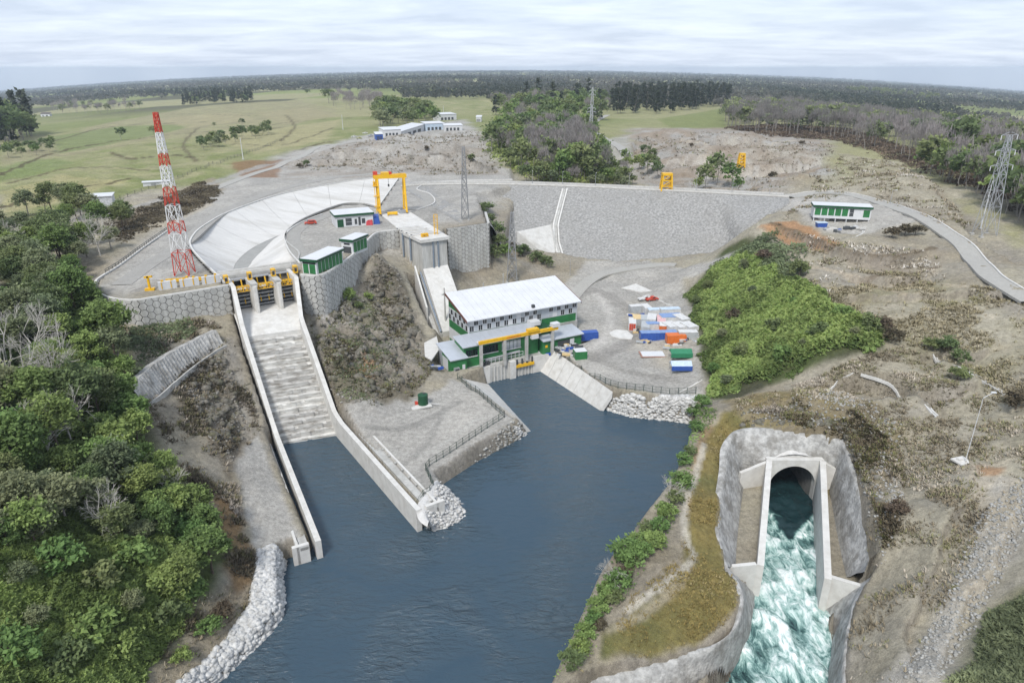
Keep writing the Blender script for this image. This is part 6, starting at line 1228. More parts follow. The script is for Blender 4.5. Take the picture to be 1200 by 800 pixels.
def proto(kind, i):
    key = (kind, i)
    if key in PROTO: return PROTO[key]
    g = np.random.default_rng(hash(kind) % 1 + i*13+len(kind)*7+ord(kind[0]))
    spec = dict(broad=('mid',10,3.3,3.4,6.2,70,60,.34,.95), oak=('dark',10.5,3.4,3.6,6.6,70,60,.34,.95), olive=('olive',9,2.8,3.3,5.6,54,56,.32,.9), bright=('bright',7,2.5,2.6,4.4,50,54,.32,.85), bush=('bright',2.8,1.6,1.2,1.4,20,40,.26,.6), darkbush=('dark',2.8,1.7,1.3,1.4,20,40,.28,.65), drybush=('brown',2.2,1.5,.9,1.0,18,36,.24,.55))
    far = dict(f_broad=('dark',14,5.0,5.2,8.5,26,13,1.15,1.7), f_mid=('mid',13,4.6,4.8,8.0,24,13,1.1,1.7), f_pine=('pine',22,3.6,9.5,12.5,34,12,1.2,1.3), f_olive=('olive',12,4.2,4.6,7.2,22,13,1.05,1.6))
    if kind in spec:
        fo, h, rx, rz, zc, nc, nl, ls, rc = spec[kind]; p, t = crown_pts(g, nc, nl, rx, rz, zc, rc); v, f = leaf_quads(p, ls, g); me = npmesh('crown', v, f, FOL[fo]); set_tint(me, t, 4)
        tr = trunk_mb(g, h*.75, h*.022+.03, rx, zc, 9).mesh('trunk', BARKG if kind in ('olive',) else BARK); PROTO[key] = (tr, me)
    elif kind in far:
        fo, h, rx, rz, zc, nc, nl, ls, rc = far[kind]; p, t = crown_pts(g, nc, nl, rx, rz, zc, rc, kind == 'f_pine'); v, f = leaf_quads(p, ls, g); tm = trunk_mb(g, h*.8, .25, rx, zc, 4, n=4); tv, tf = np.array(tm.v), np.array([q if len(q) == 4 else q+(q[2],) for q in tm.f])
        me = npmesh('tree', np.r_[v, tv], np.r_[f, tf+len(v)], FOL[fo]); me.materials.append(BARKG); mi = np.r_[np.zeros(len(f)), np.ones(len(tf))].astype(np.int32); me.polygons.foreach_set('material_index', mi); set_tint(me, np.r_[np.repeat(t, 4), np.zeros(len(tv))], 1); PROTO[key] = (me,)
    elif kind == 'bare':
        PROTO[key] = (branch_mb(g, 11, .24, 5, .5).mesh('trunk_and_limbs', BARKW),)
    elif kind == 'f_bare':
        h = 15; tm = trunk_mb(g, h*.9, .2, 2.4, 9, 10, 1.0, 4); tv, tf = np.array(tm.v), np.array(tm.f); p, t = crown_pts(g, 20, 11, 2.7, 4.6, 9.8, 1.5); nr = g.normal(size=p.shape)*.25+V(0,0,1); nr /= np.linalg.norm(nr, axis=1)[:, None]; sd = np.cross(nr, g.normal(size=p.shape)); sd /= np.linalg.norm(sd, axis=1)[:, None]; l = (1.1+1.0*g.random(len(p)))[:, None]; w = .1
        v = np.stack([p-nr*l*.5-sd*w, p-nr*l*.5+sd*w, p+nr*l*.5+sd*w*.5, p+nr*l*.5-sd*w*.5], 1).reshape(-1, 3); f = np.arange(len(v)).reshape(-1, 4)
        me = npmesh('tree', np.r_[v, tv], np.r_[f, tf+len(v)], FOL['grey']); me.materials.append(BARKG); me.polygons.foreach_set('material_index', np.r_[np.zeros(len(f)), np.ones(len(tf))].astype(np.int32)); set_tint(me, np.r_[np.repeat(t, 4), np.zeros(len(tv))], 1); PROTO[key] = (me,)
    return PROTO[key]
NAMES = dict(broad='broadleaf_tree', oak='evergreen_tree', olive='grey_green_tree', bright='young_tree', bush='green_shrub', darkbush='dark_shrub', drybush='dry_shrub', f_broad='evergreen_tree', f_mid='broadleaf_tree', f_pine='pine_tree', f_olive='grey_green_tree', bare='bare_tree', f_bare='bare_tree')
def tree(kind, pos, s, label, group=None, cat=None, var=None, sz=None):
    i = (rng.integers(4) if var is None else var); pr = proto(kind, int(i)); rz = rng.random()*6.283; sc = (s*(.9+.2*rng.random()), s*(.9+.2*rng.random()), sz or s*(.88+.24*rng.random())); cat = cat or ('shrub' if 'bush' in kind else 'tree')
    if len(pr) == 1: o = link(NAMES[kind], pr[0], None, pos)
    else:
        o = link(NAMES[kind], None, None, pos); link('trunk', pr[0], o); link('crown', pr[1], o)
    o.scale = sc; o.rotation_euler = (0, 0, rz); return tag(o, label, cat, group)
def sample(poly, n, mind, ymax=None):
    poly = np.asarray(poly); lo, hi = poly[:, :2].min(0), poly[:, :2].max(0); XY = lo+(hi-lo)*rng.random((n*40, 2)); XY = XY[sdf(XY[:, 0], XY[:, 1], poly) < 0]; out = np.zeros((0, 2))
    for p in XY:
        if len(out) >= n: break
        if len(out) == 0 or ((out-p)**2).sum(1).min() > mind*mind: out = np.vstack([out, p])
    return np.c_[out, zat(out[:, 0], out[:, 1])]
COUNT = {}
def px_of(p): d = p[1]*cp-(p[2]-CH)*sp; return 600+F*p[0]/d, 400-F*(p[1]*sp+(p[2]-CH)*cp)/d
def wood(pts, n, mind, kinds, s0, s1, label, group, keep=170, zone=None):
    """a stand of trees inside a polygon of photo pixels on the ground; label per kind; the nearest stand as objects, a far surplus joined"""
    P_ = sample(GG(pts), n, mind); P_ = P_[np.argsort(P_[:, 1])]; W_ = np.array([w for _, w in kinds])/sum(w for _, w in kinds); rest = {}
    for i, p in enumerate(P_):
        k = kinds[int(rng.choice(len(kinds), p=W_))][0]; u = rng.random(); sc = s0+(s1-s0)*u
        if i < keep and COUNT.get(NAMES[k], 0) < 290:
            COUNT[NAMES[k]] = COUNT.get(NAMES[k], 0)+1; tree(k, p, sc, ('small ' if u < .3 else 'tall ' if u > .72 else '')+(label[k] if isinstance(label, dict) else label).replace('tall ', '')+(zone(*px_of(p)) if zone else ''), group)
        else: rest.setdefault(k, []).append((p, sc))
    for k, L_ in rest.items():
        me0 = proto(k, 0)[0]; nv = len(me0.vertices); v0 = np.empty(nv*3, np.float32); me0.vertices.foreach_get('co', v0); v0 = v0.reshape(-1, 3); f0 = np.array([tuple(q.vertices) for q in me0.polygons]); t0 = np.empty(nv, np.float32); me0.attributes['tint'].data.foreach_get('value', t0); mi = np.empty(len(f0), np.int32); me0.polygons.foreach_get('material_index', mi); vv = []
        for p, sc in L_:
            a = rng.random()*6.283; vv.append(np.stack([v0[:, 0]*cos(a)-v0[:, 1]*sin(a), v0[:, 0]*sin(a)+v0[:, 1]*cos(a), v0[:, 2]], 1)*sc+p)
        m = len(L_); me = npmesh('wood_mass', np.concatenate(vv), (f0[None]+np.arange(m)[:, None, None]*nv).reshape(-1, 4), me0.materials[0]); me.materials.append(me0.materials[1]); me.polygons.foreach_set('material_index', np.tile(mi, m)); set_tint(me, np.clip(np.tile(t0, m)+np.repeat(.35*(rng.random(m)-.5), nv), 0, 1), 1)
        tag(link('wood_mass', me), 'far rows of '+{'f_bare': 'bare grey', 'f_broad': 'dark evergreen', 'f_olive': 'grey green', 'f_mid': 'green', 'f_pine': 'conifer'}[k]+' trees of the '+group, 'wood', kind='stuff')
# near left forest
LF = [(-120,420),(-40,330),(30,300),(85,300),(108,345),(128,395),(150,450),(165,505),(185,555),(150,590),(90,560),(0,570),(-120,640)]
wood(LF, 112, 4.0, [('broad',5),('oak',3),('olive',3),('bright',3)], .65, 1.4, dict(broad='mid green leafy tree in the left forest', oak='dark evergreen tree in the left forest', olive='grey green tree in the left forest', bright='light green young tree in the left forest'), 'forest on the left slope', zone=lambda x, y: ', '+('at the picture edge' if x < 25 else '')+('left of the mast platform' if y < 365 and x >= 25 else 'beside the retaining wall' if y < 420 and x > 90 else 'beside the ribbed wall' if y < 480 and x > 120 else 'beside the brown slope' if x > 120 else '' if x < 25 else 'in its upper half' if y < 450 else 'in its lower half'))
wood([(-150,300),(0,255),(60,245),(120,258),(165,268),(120,300),(106,325),(40,300),(-60,330)], 42, 4.5, [('olive',4),('oak',4),('broad',2)], .8, 1.3, dict(broad='mid green tree behind the platform railing', oak='dark evergreen tree behind the platform railing', olive='grey green tree behind the platform railing'), 'trees behind the platform railing')
wood([(150,560),(195,560),(255,640),(250,690),(215,720),(190,640)], 22, 3.4, [('bright',5),('broad',3)], .65, 1.0, dict(broad='mid green tree above the white riprap', bright='light green tree above the white riprap'), 'trees above the riprap bank')
wood([(-120,640),(0,560),(80,560),(150,600),(140,650),(60,640),(0,680),(-100,760)], 26, 5, [('broad',3),('olive',4),('oak',2)], .7, 1.05, dict(broad='mid green tree above the bamboo thicket', oak='dark evergreen tree above the bamboo thicket', olive='grey green tree above the bamboo thicket'), 'trees above the thicket')
for px, py, s, lb in ((60,480,1.25,'largest pale bare tree among the left forest'),(28,470,1.1,'pale bare tree left of the largest one in the left forest'),(85,520,1.0,'pale bare tree below the largest one in the left forest'),(18,300,1.1,'bare tree at the left picture edge near the field'),(118,300,1.1,'bare white trunked tree beside the platform railing'),(135,640,.9,'bare branching tree in the thicket slope'),(200,590,.7,'small bare tree at the right edge of the left forest')): tree('bare', G(px, py), s, lb)
for px, py, s, lb in ((92,600,1.0,'yellowish young tree standing out of the bamboo thicket'),(45,645,1.1,'light green young tree at the left of the thicket'),(130,565,1.2,'pale green tree above the thicket'),(205,610,1.1,'light green tree at the right rim of the left forest'),(20,545,1.3,'bright green tree at the left picture edge'),(115,470,1.2,'fresh green tree at the upper right rim of the forest')): tree('bright', G(px, py), s, lb)
for px, py, s, lb in ((10,430,1.2,'leftmost pale bare tree of the left forest'),(45,425,1.1,'upper pale bare tree of the left forest'),(75,450,1.15,'slim pale bare tree right of the largest bare one'),(100,290,1.1,'bare tree left of the white trunked one by the railing'),(60,540,1.0,'bare tree above the bamboo thicket')): tree('bare', G(px, py), s, lb)
# river bank on the right
for i, (px, py, s, k) in enumerate(((815,505,.9,'bush'),(806,520,1.1,'bush'),(800,545,1.0,'bush'),(796,570,1.2,'bush'),(790,590,.9,'darkbush'),(780,610,1.2,'bush'),(772,625,1.1,'bush'),(765,640,1.2,'bush'),(752,652,1.0,'bush'),(742,665,1.3,'bush'),(730,678,1.0,'drybush'),(722,690,1.2,'bush'),(712,702,1.1,'bush'),(700,718,1.0,'bush'),(694,732,.9,'bush'),(685,748,1.0,'bush'),(678,765,.9,'bush'),(670,782,1.0,'darkbush'),(760,625,.9,'darkbush'),(812,490,1.3,'bush'),(822,478,1.3,'bush'),(735,655,1.4,'bush'),(748,640,.9,'bush'),(808,532,.7,'darkbush'),(703,735,.8,'drybush'),(718,708,.8,'darkbush'))):
    tree(k, G(px, py), s, ('large ' if s > 1.15 else 'small ' if s < .95 else '')+{'bush': 'green', 'darkbush': 'dark', 'drybush': 'dry brown'}[k]+' shrub on the right river bank, '+('beside the yard riprap' if py < 515 else 'level with the tunnel mouth' if py < 600 else 'level with the portal walls' if py < 660 else 'where the bank bends' if py < 715 else 'near the lower picture edge'), 'shrubs on the right river bank')
for px, py, s, lb in ((715,685,.55,'lower leaning bare shrub tree over the water on the right bank'),(785,590,.5,'upper bare shrub tree over the water on the right bank')): tree('bare', G(px, py), s, lb)
HB = ('near the yard', 'in the middle of the slope', 'towards the plateau')
for i, (px, py, k, s) in enumerate(((835,440,'bright',.55),(850,455,'olive',.5),(845,400,'olive',.5),(870,420,'darkbush',1.5),(835,370,'bright',.5),(880,350,'olive',.5),(905,390,'darkbush',1.6),(930,360,'bright',.5),(960,395,'darkbush',1.5),(985,375,'bush',1.6),(1000,398,'olive',.4),(915,425,'bush',1.7),(870,320,'olive',.55),(895,305,'drybush',2.0),(860,375,'drybush',1.8),(940,410,'olive',.4),(1018,388,'darkbush',1.5),(828,345,'oak',.5),(815,360,'oak',.45))): tree(k, G(px, py), s, {'bright': 'light green young tree', 'olive': 'grey green small tree', 'darkbush': 'dark shrub', 'bush': 'bright round shrub', 'drybush': 'brown leafless shrub', 'oak': 'dark small tree'}[k]+' poking out of the green hill '+HB[0 if px < 860 else 1 if px < 950 else 2], 'taller growth on the green hill')
for i, (px, py, k, s) in enumerate(((30,690,'olive',.55),(75,670,'bush',1.8),(120,690,'darkbush',1.7),(160,665,'bush',1.8),(50,740,'olive',.5),(110,750,'bush',1.7),(160,720,'olive',.5),(190,690,'bush',1.6),(20,780,'bush',1.8),(85,785,'darkbush',1.6),(140,770,'bush',1.4),(200,730,'darkbush',1.4),(170,640,'olive',.6),(60,620,'oak',.6),(10,650,'broad',.7),(225,700,'bush',1.5),(235,660,'bright',.6),(245,740,'bush',1.0),(262,720,'drybush',1.1),(215,775,'bush',.9))): tree(k, G(px, py), s, {'bright': 'light green young tree', 'olive': 'grey green small tree', 'darkbush': 'dark shrub', 'bush': 'bright round shrub', 'drybush': 'brown leafless shrub', 'oak': 'dark small tree', 'broad': 'leafy tree'}[k]+' in the lower left thicket '+('near the riprap' if px > 185 else 'at the picture edge' if px < 40 else 'near the lower frame' if py > 730 else 'near its upper rim'), 'taller growth in the lower left thicket')
# rock hill, plateau and hill shrubs
for px, py, s, k, lb in ((410,352,1.3,'bush','bright shrub on the rock hill below the curved wall'),(432,352,1.0,'bush','smaller bright shrub on the rock hill'),(420,362,.9,'darkbush','dark shrub on the rock hill'),(570,250,2.0,'darkbush','dark bushy knob right of the intake wall'),(573,262,1.6,'darkbush','dark shrub at the edge of the intake wall'),(612,300,1.8,'darkbush','left dark shrub at the left toe of the dam'),(628,306,1.6,'darkbush','right dark shrub at the left toe of the dam'),(600,292,1.6,'drybush','dry shrub at the left toe of the dam'),(1045,278,1.9,'drybush','left brown shrub behind the site office yard'),(1060,276,2.0,'drybush','middle brown shrub behind the site office yard'),(1072,276,1.9,'drybush','right brown shrub behind the site office yard'),(1108,412,1.4,'darkbush','dark shrub at the head of the thin drain'),(1090,410,1.2,'darkbush','dark shrub left of the thin drain head'),(1124,424,1.2,'darkbush','dark shrub right of the thin drain head'),(1122,446,1.1,'darkbush','lone dark shrub beside the thin drain'),(936,326,1.8,'darkbush','dark tree shrub on top of the green hill'),(1190,480,1.8,'drybush','grey dry shrub at the right picture edge'),(1050,600,1.1,'drybush','brown shrub on the right slope'),(1030,388,1.8,'drybush','brown shrub at the right end of the green hill'),(1045,400,1.6,'drybush','lower brown shrub at the right end of the green hill')): tree(k, G(px, py), s, lb)
for px, py, k, s, lb in ((579,278,'darkbush',2.2,'upper dark shrub in the gap right of the tall panel wall'),(584,290,'darkbush',2.0,'middle dark shrub in the gap right of the tall panel wall'),(578,302,'darkbush',1.8,'lower dark shrub in the gap right of the tall panel wall'),(592,300,'bush',1.8,'green shrub in the gap right of the tall panel wall'),(640,312,'darkbush',1.6,'dark shrub at the foot of the pale ramp')): tree(k, G(px, py), s, lb)
for px, py, k, sc, lb in ((352,197,'drybush',1.3,'small brown shrub at the left end of the excavations'),(360,195,'darkbush',1.2,'small dark shrub at the left end of the excavations'),(500,176,'drybush',1.4,'brown shrub on the lip of the excavation'),(552,188,'darkbush',1.5,'dark shrub at the right end of the excavation'),(756,178,'darkbush',2.2,'dark shrub on top of the valley spur'),(764,184,'darkbush',1.8,'dark shrub halfway down the valley spur'),(752,190,'bush',1.8,'green shrub on the valley spur'),(905,207,'drybush',1.6,'brown shrub near the right end of the dam'),(940,170,'drybush',1.5,'brown shrub on the far earthworks'),(810,172,'drybush',1.4,'brown shrub on the middle earthworks')): tree(k, G(px, py), sc, lb)
# dark trees behind the dam and in the valley
for px, py, s, k, lb in ((840,217,1.25,'f_broad','tall dark tree behind the right half of the dam'),(826,221,.9,'f_broad','dark tree left of the tall one behind the dam'),(856,220,.95,'f_mid','green tree right of the tall one behind the dam'),(818,224,.6,'f_mid','small green tree behind the dam crest'),(864,226,.6,'f_mid','small green tree near the right end of the dam'),(760,205,1.0,'f_broad','dark bushy tree on the valley spur'),(748,200,.8,'f_mid','light green tree on the valley spur'),(770,210,.7,'f_broad','low dark tree left of the yellow tower'),(385,121,2.0,'f_broad','big round dark tree on the far field edge'),(361,112,1.2,'f_broad','smaller round dark tree left of the big one'),(143,164,.9,'f_broad','lone dark tree in the left field'),(181,160,.8,'f_broad','lone dark tree beside the mast top'),(284,148,.8,'f_olive','lone bare looking tree in the left field'),(252,150,.5,'f_olive','small bush in the left field'),(845,134,1.0,'f_bare','lone bare tree in the green field')): tree(k, G(px, py), s, lb)
VX = 1
V3 = {'f_broad': 'dark evergreen tree in the river valley wood', 'f_mid': 'mid green tree in the river valley wood', 'f_bare': 'bare grey tree in the river valley wood', 'f_pine': 'tall dark conifer in the river valley wood', 'f_olive': 'grey green tree in the river valley wood'}
wood([(566,168),(600,150),(640,148),(690,150),(705,180),(715,216),(640,216),(608,206),(585,190)], 210, 5.5, [('f_broad',4),('f_mid',4),('f_bare',3),('f_olive',1)], .8, 1.4, V3, 'river valley wood')
wood([(605,216),(700,219),(742,222),(738,200),(700,198),(640,200)], 60, 4.5, [('f_mid',3),('f_broad',3),('f_olive',2),('f_bare',2)], .45, .8, {k: v.replace('in the river valley wood', 'just behind the dam crest') for k, v in V3.items()}, 'trees just behind the dam crest')
wood([(610,185),(680,165),(690,195),(650,205)], 40, 5, [('f_bare',1)], 1.2, 1.6, 'bare grey tree in the pale heart of the valley wood', 'bare trees in the valley wood')
wood([(570,128),(620,122),(700,120),(720,130),(700,150),(640,148),(600,150)], 120, 9, [('f_broad',3),('f_mid',2),('f_bare',2),('f_pine',1)], 1.2, 1.8, {k: v.replace('in the river valley wood', 'at the far end of the valley wood') for k, v in V3.items()}, 'far end of the valley wood')
wood([(712,135),(780,134),(852,124),(858,116),(800,113),(722,118)], 150, 6, [('f_pine',1)], 1.25, 1.6, 'dark pine in the block plantation beyond the dam', 'pine plantation')
RB = {'f_bare': 'bare grey tree in the wood beyond the right plateau', 'f_broad': 'dark evergreen tree in the wood beyond the right plateau', 'f_olive': 'grey green tree in the wood beyond the right plateau', 'f_mid': 'green tree in the wood beyond the right plateau'}
wood([(848,150),(895,158),(985,162),(1020,178),(1075,195),(1130,212),(1200,240),(1290,270),(1290,195),(1200,178),(1100,158),(1000,140),(900,128),(852,132)], 620, 5.2, [('f_bare',7),('f_broad',1.6),('f_olive',1.2)], 1.25, 1.85, RB, 'wood beyond the right plateau')
wood([(1080,200),(1200,236),(1260,262),(1260,290),(1199,262),(1130,222)], 50, 5.5, [('f_bare',3),('f_broad',3),('f_mid',1)], 1.1, 1.5, {k: v.replace('wood beyond the right plateau', 'wood edge behind the pylon') for k, v in RB.items()}, 'wood edge behind the pylon')
wood([(-20,172),(0,173),(30,168),(40,158),(20,155),(-20,158)], 30, 5, [('f_pine',1),('f_broad',2)], 2.0, 2.9, {'f_pine': 'dark conifer in the tall grove at the far left edge', 'f_broad': 'dark round tree in the tall grove at the far left edge'}, 'grove at the far left')
wood([(5,188),(40,183),(78,172),(72,168),(30,176),(5,182)], 16, 5, [('f_broad',2),('f_mid',1)], .45, .7, {'f_broad': 'dark low tree in the hedge of the left field', 'f_mid': 'green low tree in the hedge of the left field'}, 'hedge in the left field')
wood([(232,178),(262,172),(320,158),(318,150),(262,163),(235,170)], 26, 5, [('f_broad',3),('f_olive',1)], .5, .8, {'f_broad': 'dark tree in the hedge clump behind the mast', 'f_olive': 'grey tree in the hedge clump behind the mast'}, 'hedge clump behind the mast')
wood([(440,150),(470,152),(512,145),(500,132),(465,128),(440,132)], 70, 5.5, [('f_broad',4),('f_mid',1),('f_olive',2)], 1.0, 1.5, {'f_broad': 'dark tree in the copse behind the camp', 'f_mid': 'green tree in the copse behind the camp', 'f_olive': 'grey green tree in the copse behind the camp'}, 'copse behind the camp')
wood([(386,128),(440,130),(455,122),(420,116),(390,118)], 48, 7, [('f_bare',1)], 1.2, 1.7, 'bare grey tree in the grove right of the big round tree', 'bare grove right of the round tree')
wood([(214,124),(295,121),(296,113),(218,114)], 90, 8, [('f_pine',2),('f_broad',1)], .9, 1.25, {'f_pine': 'dark conifer in the shelter belt on the left plain', 'f_broad': 'dark tree in the shelter belt on the left plain'}, 'shelter belt on the left plain')
wood([(60,134),(100,136),(165,131),(165,124),(110,124),(60,126)], 44, 9, [('f_bare',3),('f_olive',2)], 1.1, 1.6, {'f_bare': 'bare tree in the thin row on the left plain', 'f_olive': 'grey green tree in the thin row on the left plain'}, 'thin tree row on the left plain')
wood([(985,110),(1060,116),(1100,122),(1100,118),(1060,111),(990,106)], 46, 14, [('f_broad',1)], 1.2, 1.8, 'dark tree in the belt across the far right field', 'belt across the far right field')
# far woods reading as one mass
def far_woods():
    g = np.random.default_rng(5); n = 90000; y = 1150*np.exp(g.random(n)*np.log(13)); x = (g.random(n)*2-1)*(.76*y+60); dens = fbm(x/700+2, y/480, 3, 4)+.26*sstep(1500, 2600, y)+.12*sstep(2600, 6000, y); thr = .56
    dep = y*cp+(CH-34)*sp; px = 600+F*x/dep; keep = (dens > thr)
    x, y = x[keep][:24000], y[keep][:24000]; z = zat(x, y); m = len(x); q = 9; h = 13+9*g.random(m); s = 1+y/9000
    off = g.normal(size=(m, q, 3))*np.array((3.0, 3.0, 3.4)); off[..., 2] = np.abs(off[..., 2])*1.0
    pos = np.stack([x, y, z], 1)[:, None]+off*s[:, None, None]+np.stack([0*h, 0*h, h*.35], 1)[:, None]; pos = pos.reshape(-1, 3); sz = np.repeat(3.6*s, q)
    v, f = leaf_quads(pos, sz, g, .1, 1.3); me = npmesh('far_woods', v, f, FOL['haze']); kind = np.repeat(np.clip(fbm(x/300, y/300, 2, 6)*2.4-.7+.25*(g.random(m)-.5), 0, 1), q); set_tint(me, np.clip(kind+.3*(g.random(m*q)-.5), 0, 1), 4)
    tag(link('far_woods', me), 'distant dark woods filling the plain to the horizon', 'woods', kind='stuff')
far_woods()
# thickets: dense leafy mounds
def thicket(name, pts, n, label, size, fol, hh=3.0, edge=4.0, asp=2.4):
    g = np.random.default_rng(len(name)+n); poly = GG(pts); lo, hi = poly[:, :2].min(0), poly[:, :2].max(0); XY = lo+(hi-lo)*g.random((int(n*2.6), 2)); sd = sdf(XY[:, 0], XY[:, 1], poly)+(fbm(XY[:, 0]/6, XY[:, 1]/6, 3, 1)-.5)*edge*2.4; ok = (sd < 0) & (g.random(len(XY)) < np.clip(-sd/edge+.15, 0, 1)); XY, sd = XY[ok][:n], sd[ok][:n]; m = len(XY)
    b1 = fbm(XY[:, 0]/5.2, XY[:, 1]/5.2, 2, 3); b2 = 1-np.abs(fbm(XY[:, 0]/1.9, XY[:, 1]/1.9, 2, 5)*2-1)*1.6; h = hh*(.75*b1+.32*b2)*np.clip(-sd/edge+.25, .15, 1)
    dz = g.random(m)**2.2*.9; z = zat(XY[:, 0], XY[:, 1])+np.maximum(h-dz, .05); pos = np.c_[XY, z]
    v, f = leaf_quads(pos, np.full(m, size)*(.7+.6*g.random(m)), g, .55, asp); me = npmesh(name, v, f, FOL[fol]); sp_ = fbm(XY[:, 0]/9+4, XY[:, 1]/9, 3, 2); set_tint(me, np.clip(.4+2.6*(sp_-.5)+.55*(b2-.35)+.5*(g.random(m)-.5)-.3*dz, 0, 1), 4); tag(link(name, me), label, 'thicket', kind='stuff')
thicket('bamboo_thicket', [(-100,650),(20,600),(90,590),(170,610),(225,640),(238,700),(205,745),(150,800),(120,860),(-60,900)], 110000, 'bright green bamboo thicket covering the lower left slope', .42, 'bright', 3.6)
thicket('hill_thicket', [(806,348),(830,318),(868,295),(900,300),(930,330),(975,360),(1040,388),(1030,405),(960,420),(925,440),(872,452),(850,470),(830,462),(826,430)], 56000, 'bright green thicket covering the hill beside the yard', .46, 'bright', 3.6)
thicket('hill_thicket', [(806,348),(830,318),(868,295),(900,300),(930,330),(975,360),(1040,388),(1030,405),(960,420),(925,440),(872,452),(850,470),(830,462),(826,430)], 42000, 'duller green bushes mixed into the hill thicket beside the yard', .4, 'mid', 4.0)
thicket('hill_thicket', [(806,348),(835,312),(872,285),(905,275),(950,300),(930,330),(900,330),(860,350),(830,380)], 9000, 'olive grey growth on the upper edge of the green hill', .46, 'olive', 3.0, 6)
thicket('forest_undergrowth', [(-100,420),(60,310),(100,345),(140,420),(185,540),(245,640),(225,670),(150,610),(80,590),(0,600),(-100,650)], 60000, 'green undergrowth beneath the left forest', .42, 'mid', 3.0)
thicket('corner_thicket', [(1165,722),(1215,690),(1230,860),(1120,830),(1135,780)], 9000, 'green grassy growth in the lower right corner', .25, 'olive', 1.2, 2, 4)
thicket('bank_growth', [(820,472),(840,486),(815,530),(800,590),(770,640),(720,700),(680,770),(660,800),(650,795),(690,720),(760,630),(796,560),(808,505)], 11000, 'green growth along the foot of the right river bank', .28, 'bright', 1.3, 2)
thicket('slope_growth', [(128,380),(205,378),(240,372),(215,400),(175,440),(160,460),(145,420)], 7000, 'olive growth below the curved retaining wall', .3, 'olive', 1.0, 4)
thicket('cliff_growth', [(385,380),(440,345),(470,400),(455,440),(430,470),(395,470)], 4500, 'green patches of growth on the rock hill beside the spillway', .26, 'olive', .8, 6)
thicket('mast_verge', [(128,262),(170,240),(235,212),(262,222),(245,240),(180,268),(140,285)], 12000, 'dark brush along the verge behind the radio mast', .45, 'brown', 1.3, 4)
thicket('wood_understorey', [(845,150),(900,160),(985,166),(1030,182),(1080,200),(1135,220),(1210,256),(1290,290),(1290,240),(1200,215),(1090,182),(1000,152),(900,146)], 26000, 'brown brush along the front edge of the right wood', 1.0, 'brown', 2.6, 8)
thicket('wood_understorey', [(566,172),(600,160),(690,160),(720,190),(738,216),(640,216),(608,208),(585,192)], 16000, 'green brush on the floor of the valley wood', .9, 'mid', 3.0, 8)
# dry scrub tufts that give the unbuilt slopes their grain
def tufts(name, pts, n, label, cols, s0=.25, s1=.7, k=6, exclude=()):
    g = np.random.default_rng(n); poly = GG(pts); lo, hi = poly[:, :2].min(0), poly[:, :2].max(0); XY = lo+(hi-lo)*g.random((n*8, 2)); ok = sdf(XY[:, 0], XY[:, 1], poly) < 0
    for ex in exclude: ok &= sdf(XY[:, 0], XY[:, 1], GG(ex)) > .6
    XY = XY[ok]; pr = fbm(XY[:, 0]/6, XY[:, 1]/6, 4, 2); XY = XY[g.random(len(XY)) < np.clip((pr-.42)*5, .02, 1)][:n]; m = len(XY); c = np.repeat(np.c_[XY, zat(XY[:, 0], XY[:, 1])], k, 0); q = len(c)
    a = g.random(q)*6.283; s = np.repeat(s0+(s1-s0)*g.random(m)**2, k)[:, None]; d = np.stack([np.cos(a), np.sin(a), .35+1.0*g.random(q)], 1); sd = np.stack([-np.sin(a), np.cos(a), np.zeros(q)], 1)*s*.22; c = c+d*V(1,1,0)*s*.25
    v = np.stack([c-sd-V(0,0,.1), c+sd-V(0,0,.1), c+d*s+sd*.5, c+d*s-sd*.5], 1).reshape(-1, 3); me = npmesh(name, v, np.arange(4*q).reshape(-1, 4)); ci = np.clip((fbm(XY[:, 0]/9, XY[:, 1]/9, 3, 5)*1.7-.35+.5*(g.random(m)-.5))*len(cols), 0, len(cols)-1).astype(int)
    C = np.repeat(np.array(cols)[ci], k*4, 0)*(.7+.6*np.repeat(g.random(q), 4))[:, None]; vcol(me, 'soil', C.astype(np.float32)); me.materials.append(TUFT); tag(link(name, me), label, 'scrub', kind='stuff')
TUFT = bpy.data.materials.new('dry_scrub'); TUFT.use_nodes = True; _a = TUFT.node_tree.nodes.new('ShaderNodeAttribute'); _a.attribute_name = 'soil'; TUFT.node_tree.links.new(_a.outputs['Color'], TUFT.node_tree.nodes['Principled BSDF'].inputs['Base Color']); TUFT.node_tree.nodes['Principled BSDF'].inputs['Roughness'].default_value = .9
SCOL = [(.16,.135,.09),(.24,.2,.135),(.19,.185,.085),(.31,.265,.19),(.4,.355,.29),(.48,.45,.4)]
PITX = [(846,490),(990,505),(1012,560),(1030,680),(990,800),(830,800),(700,800),(840,690)]
tufts('slope_scrub', [(862,468),(960,440),(1060,405),(1130,440),(1215,500),(1215,560),(1160,600),(1120,690),(1060,800),(980,830),(992,740),(1026,680),(1012,560),(990,508),(866,496)], 12000, 'dry brown scrub over the right foreground slope', SCOL[:5], .15, .5)
tufts('ochre_scrub', [(862,478),(880,500),(856,520),(844,600),(846,650),(866,690),(862,720),(830,745),(760,770),(705,780),(680,790),(740,700),(795,650),(806,590),(826,515)], 6000, 'ochre moss and grass tufts on the cut slope', [(.19,.145,.045),(.26,.2,.07),(.17,.15,.05),(.3,.245,.12)], .12, .32)
tufts('plateau_grass', [(960,350),(1000,300),(1100,330),(1215,360),(1215,500),(1130,430),(1050,395)], 7000, 'pale dry grass on the right plateau', [(.2,.17,.1),(.28,.24,.15),(.34,.3,.21),(.22,.2,.1)], .25, .6)
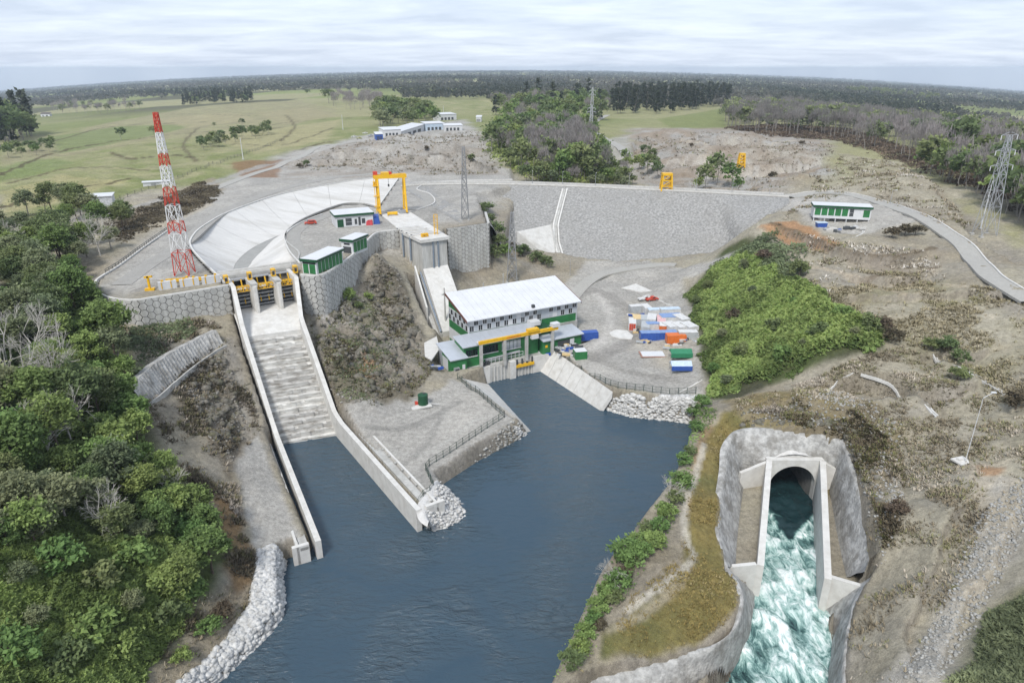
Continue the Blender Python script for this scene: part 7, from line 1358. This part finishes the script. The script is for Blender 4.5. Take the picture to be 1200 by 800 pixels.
tufts('hill_scrub', [(362,378),(400,352),(440,300),(470,325),(512,430),(480,468),(440,476),(400,485),(378,440)], 7000, 'brown scrub on the rock hill beside the spillway', [(.1,.085,.05),(.15,.125,.08),(.13,.135,.05),(.2,.18,.12),(.3,.27,.22)], .2, .6)
tufts('left_scrub', [(128,382),(250,372),(268,400),(290,500),(272,530),(285,610),(300,660),(280,720),(262,690),(240,600),(195,520),(160,450)], 9000, 'brown scrub on the slope left of the spillway', [(.1,.085,.055),(.16,.13,.09),(.14,.13,.06),(.22,.185,.13),(.34,.3,.25)], .25, .7)
tufts('bank_scrub', [(228,705),(262,690),(300,690),(292,722),(240,785),(190,830),(150,820)], 2500, 'dry grass and brush above the white riprap', SCOL, .2, .6)
tufts('wall_scrub', [(258,395),(276,400),(306,505),(290,522)], 1800, 'brush along the left guide wall of the spillway', [(.1,.085,.055),(.16,.13,.09),(.14,.13,.06),(.22,.185,.13),(.34,.3,.25)], .2, .6)
tufts('outlet_brush', [(862,476),(930,468),(1000,480),(1058,535),(1064,600),(1036,650),(1012,560),(990,512),(870,498)], 6000, 'dark brown and mossy brush above the tunnel outlet', [(.09,.075,.045),(.13,.1,.06),(.12,.125,.04),(.17,.14,.09),(.3,.26,.21)], .2, .6)
tufts('spoil_brush', [(735,205),(745,160),(850,155),(975,170),(985,205),(900,228)], 1900, 'low brown brush on the earthworks beyond the dam', [(.17,.14,.095),(.23,.19,.135),(.17,.165,.09),(.28,.24,.18)], .4, 1.2)
tufts('excavation_brush', [(330,198),(430,165),(560,152),(590,205),(480,205)], 1600, 'low brown brush on the excavations left of the valley', [(.17,.145,.1),(.23,.195,.14),(.18,.165,.1)], .4, 1.2)
tufts('mound_scrub', [(905,270),(985,282),(1100,300),(1110,330),(960,350),(900,300),(985,182),(1060,195),(1140,262),(1100,262),(1000,225)], 5000, 'brown scrub on the spoil mounds of the right plateau', SCOL, .4, .9)
# ------------------------------------------------------------------ haze
def haze():
    me = MB().box((0, 7680, -210), (27000, 15800, 640)).mesh('haze'); m = bpy.data.materials.new('haze_air'); m.use_nodes = True; nt = m.node_tree; nt.nodes.clear(); o = nt.nodes.new('ShaderNodeOutputMaterial'); v = nt.nodes.new('ShaderNodeVolumePrincipled')
    v.inputs['Color'].default_value = (.78, .89, 1, 1); v.inputs['Density'].default_value = 7.5e-5; v.inputs['Anisotropy'].default_value = .1; nt.links.new(v.outputs[0], o.inputs['Volume']); me.materials.append(m); tag(link('haze', me), kind='stuff')
haze()
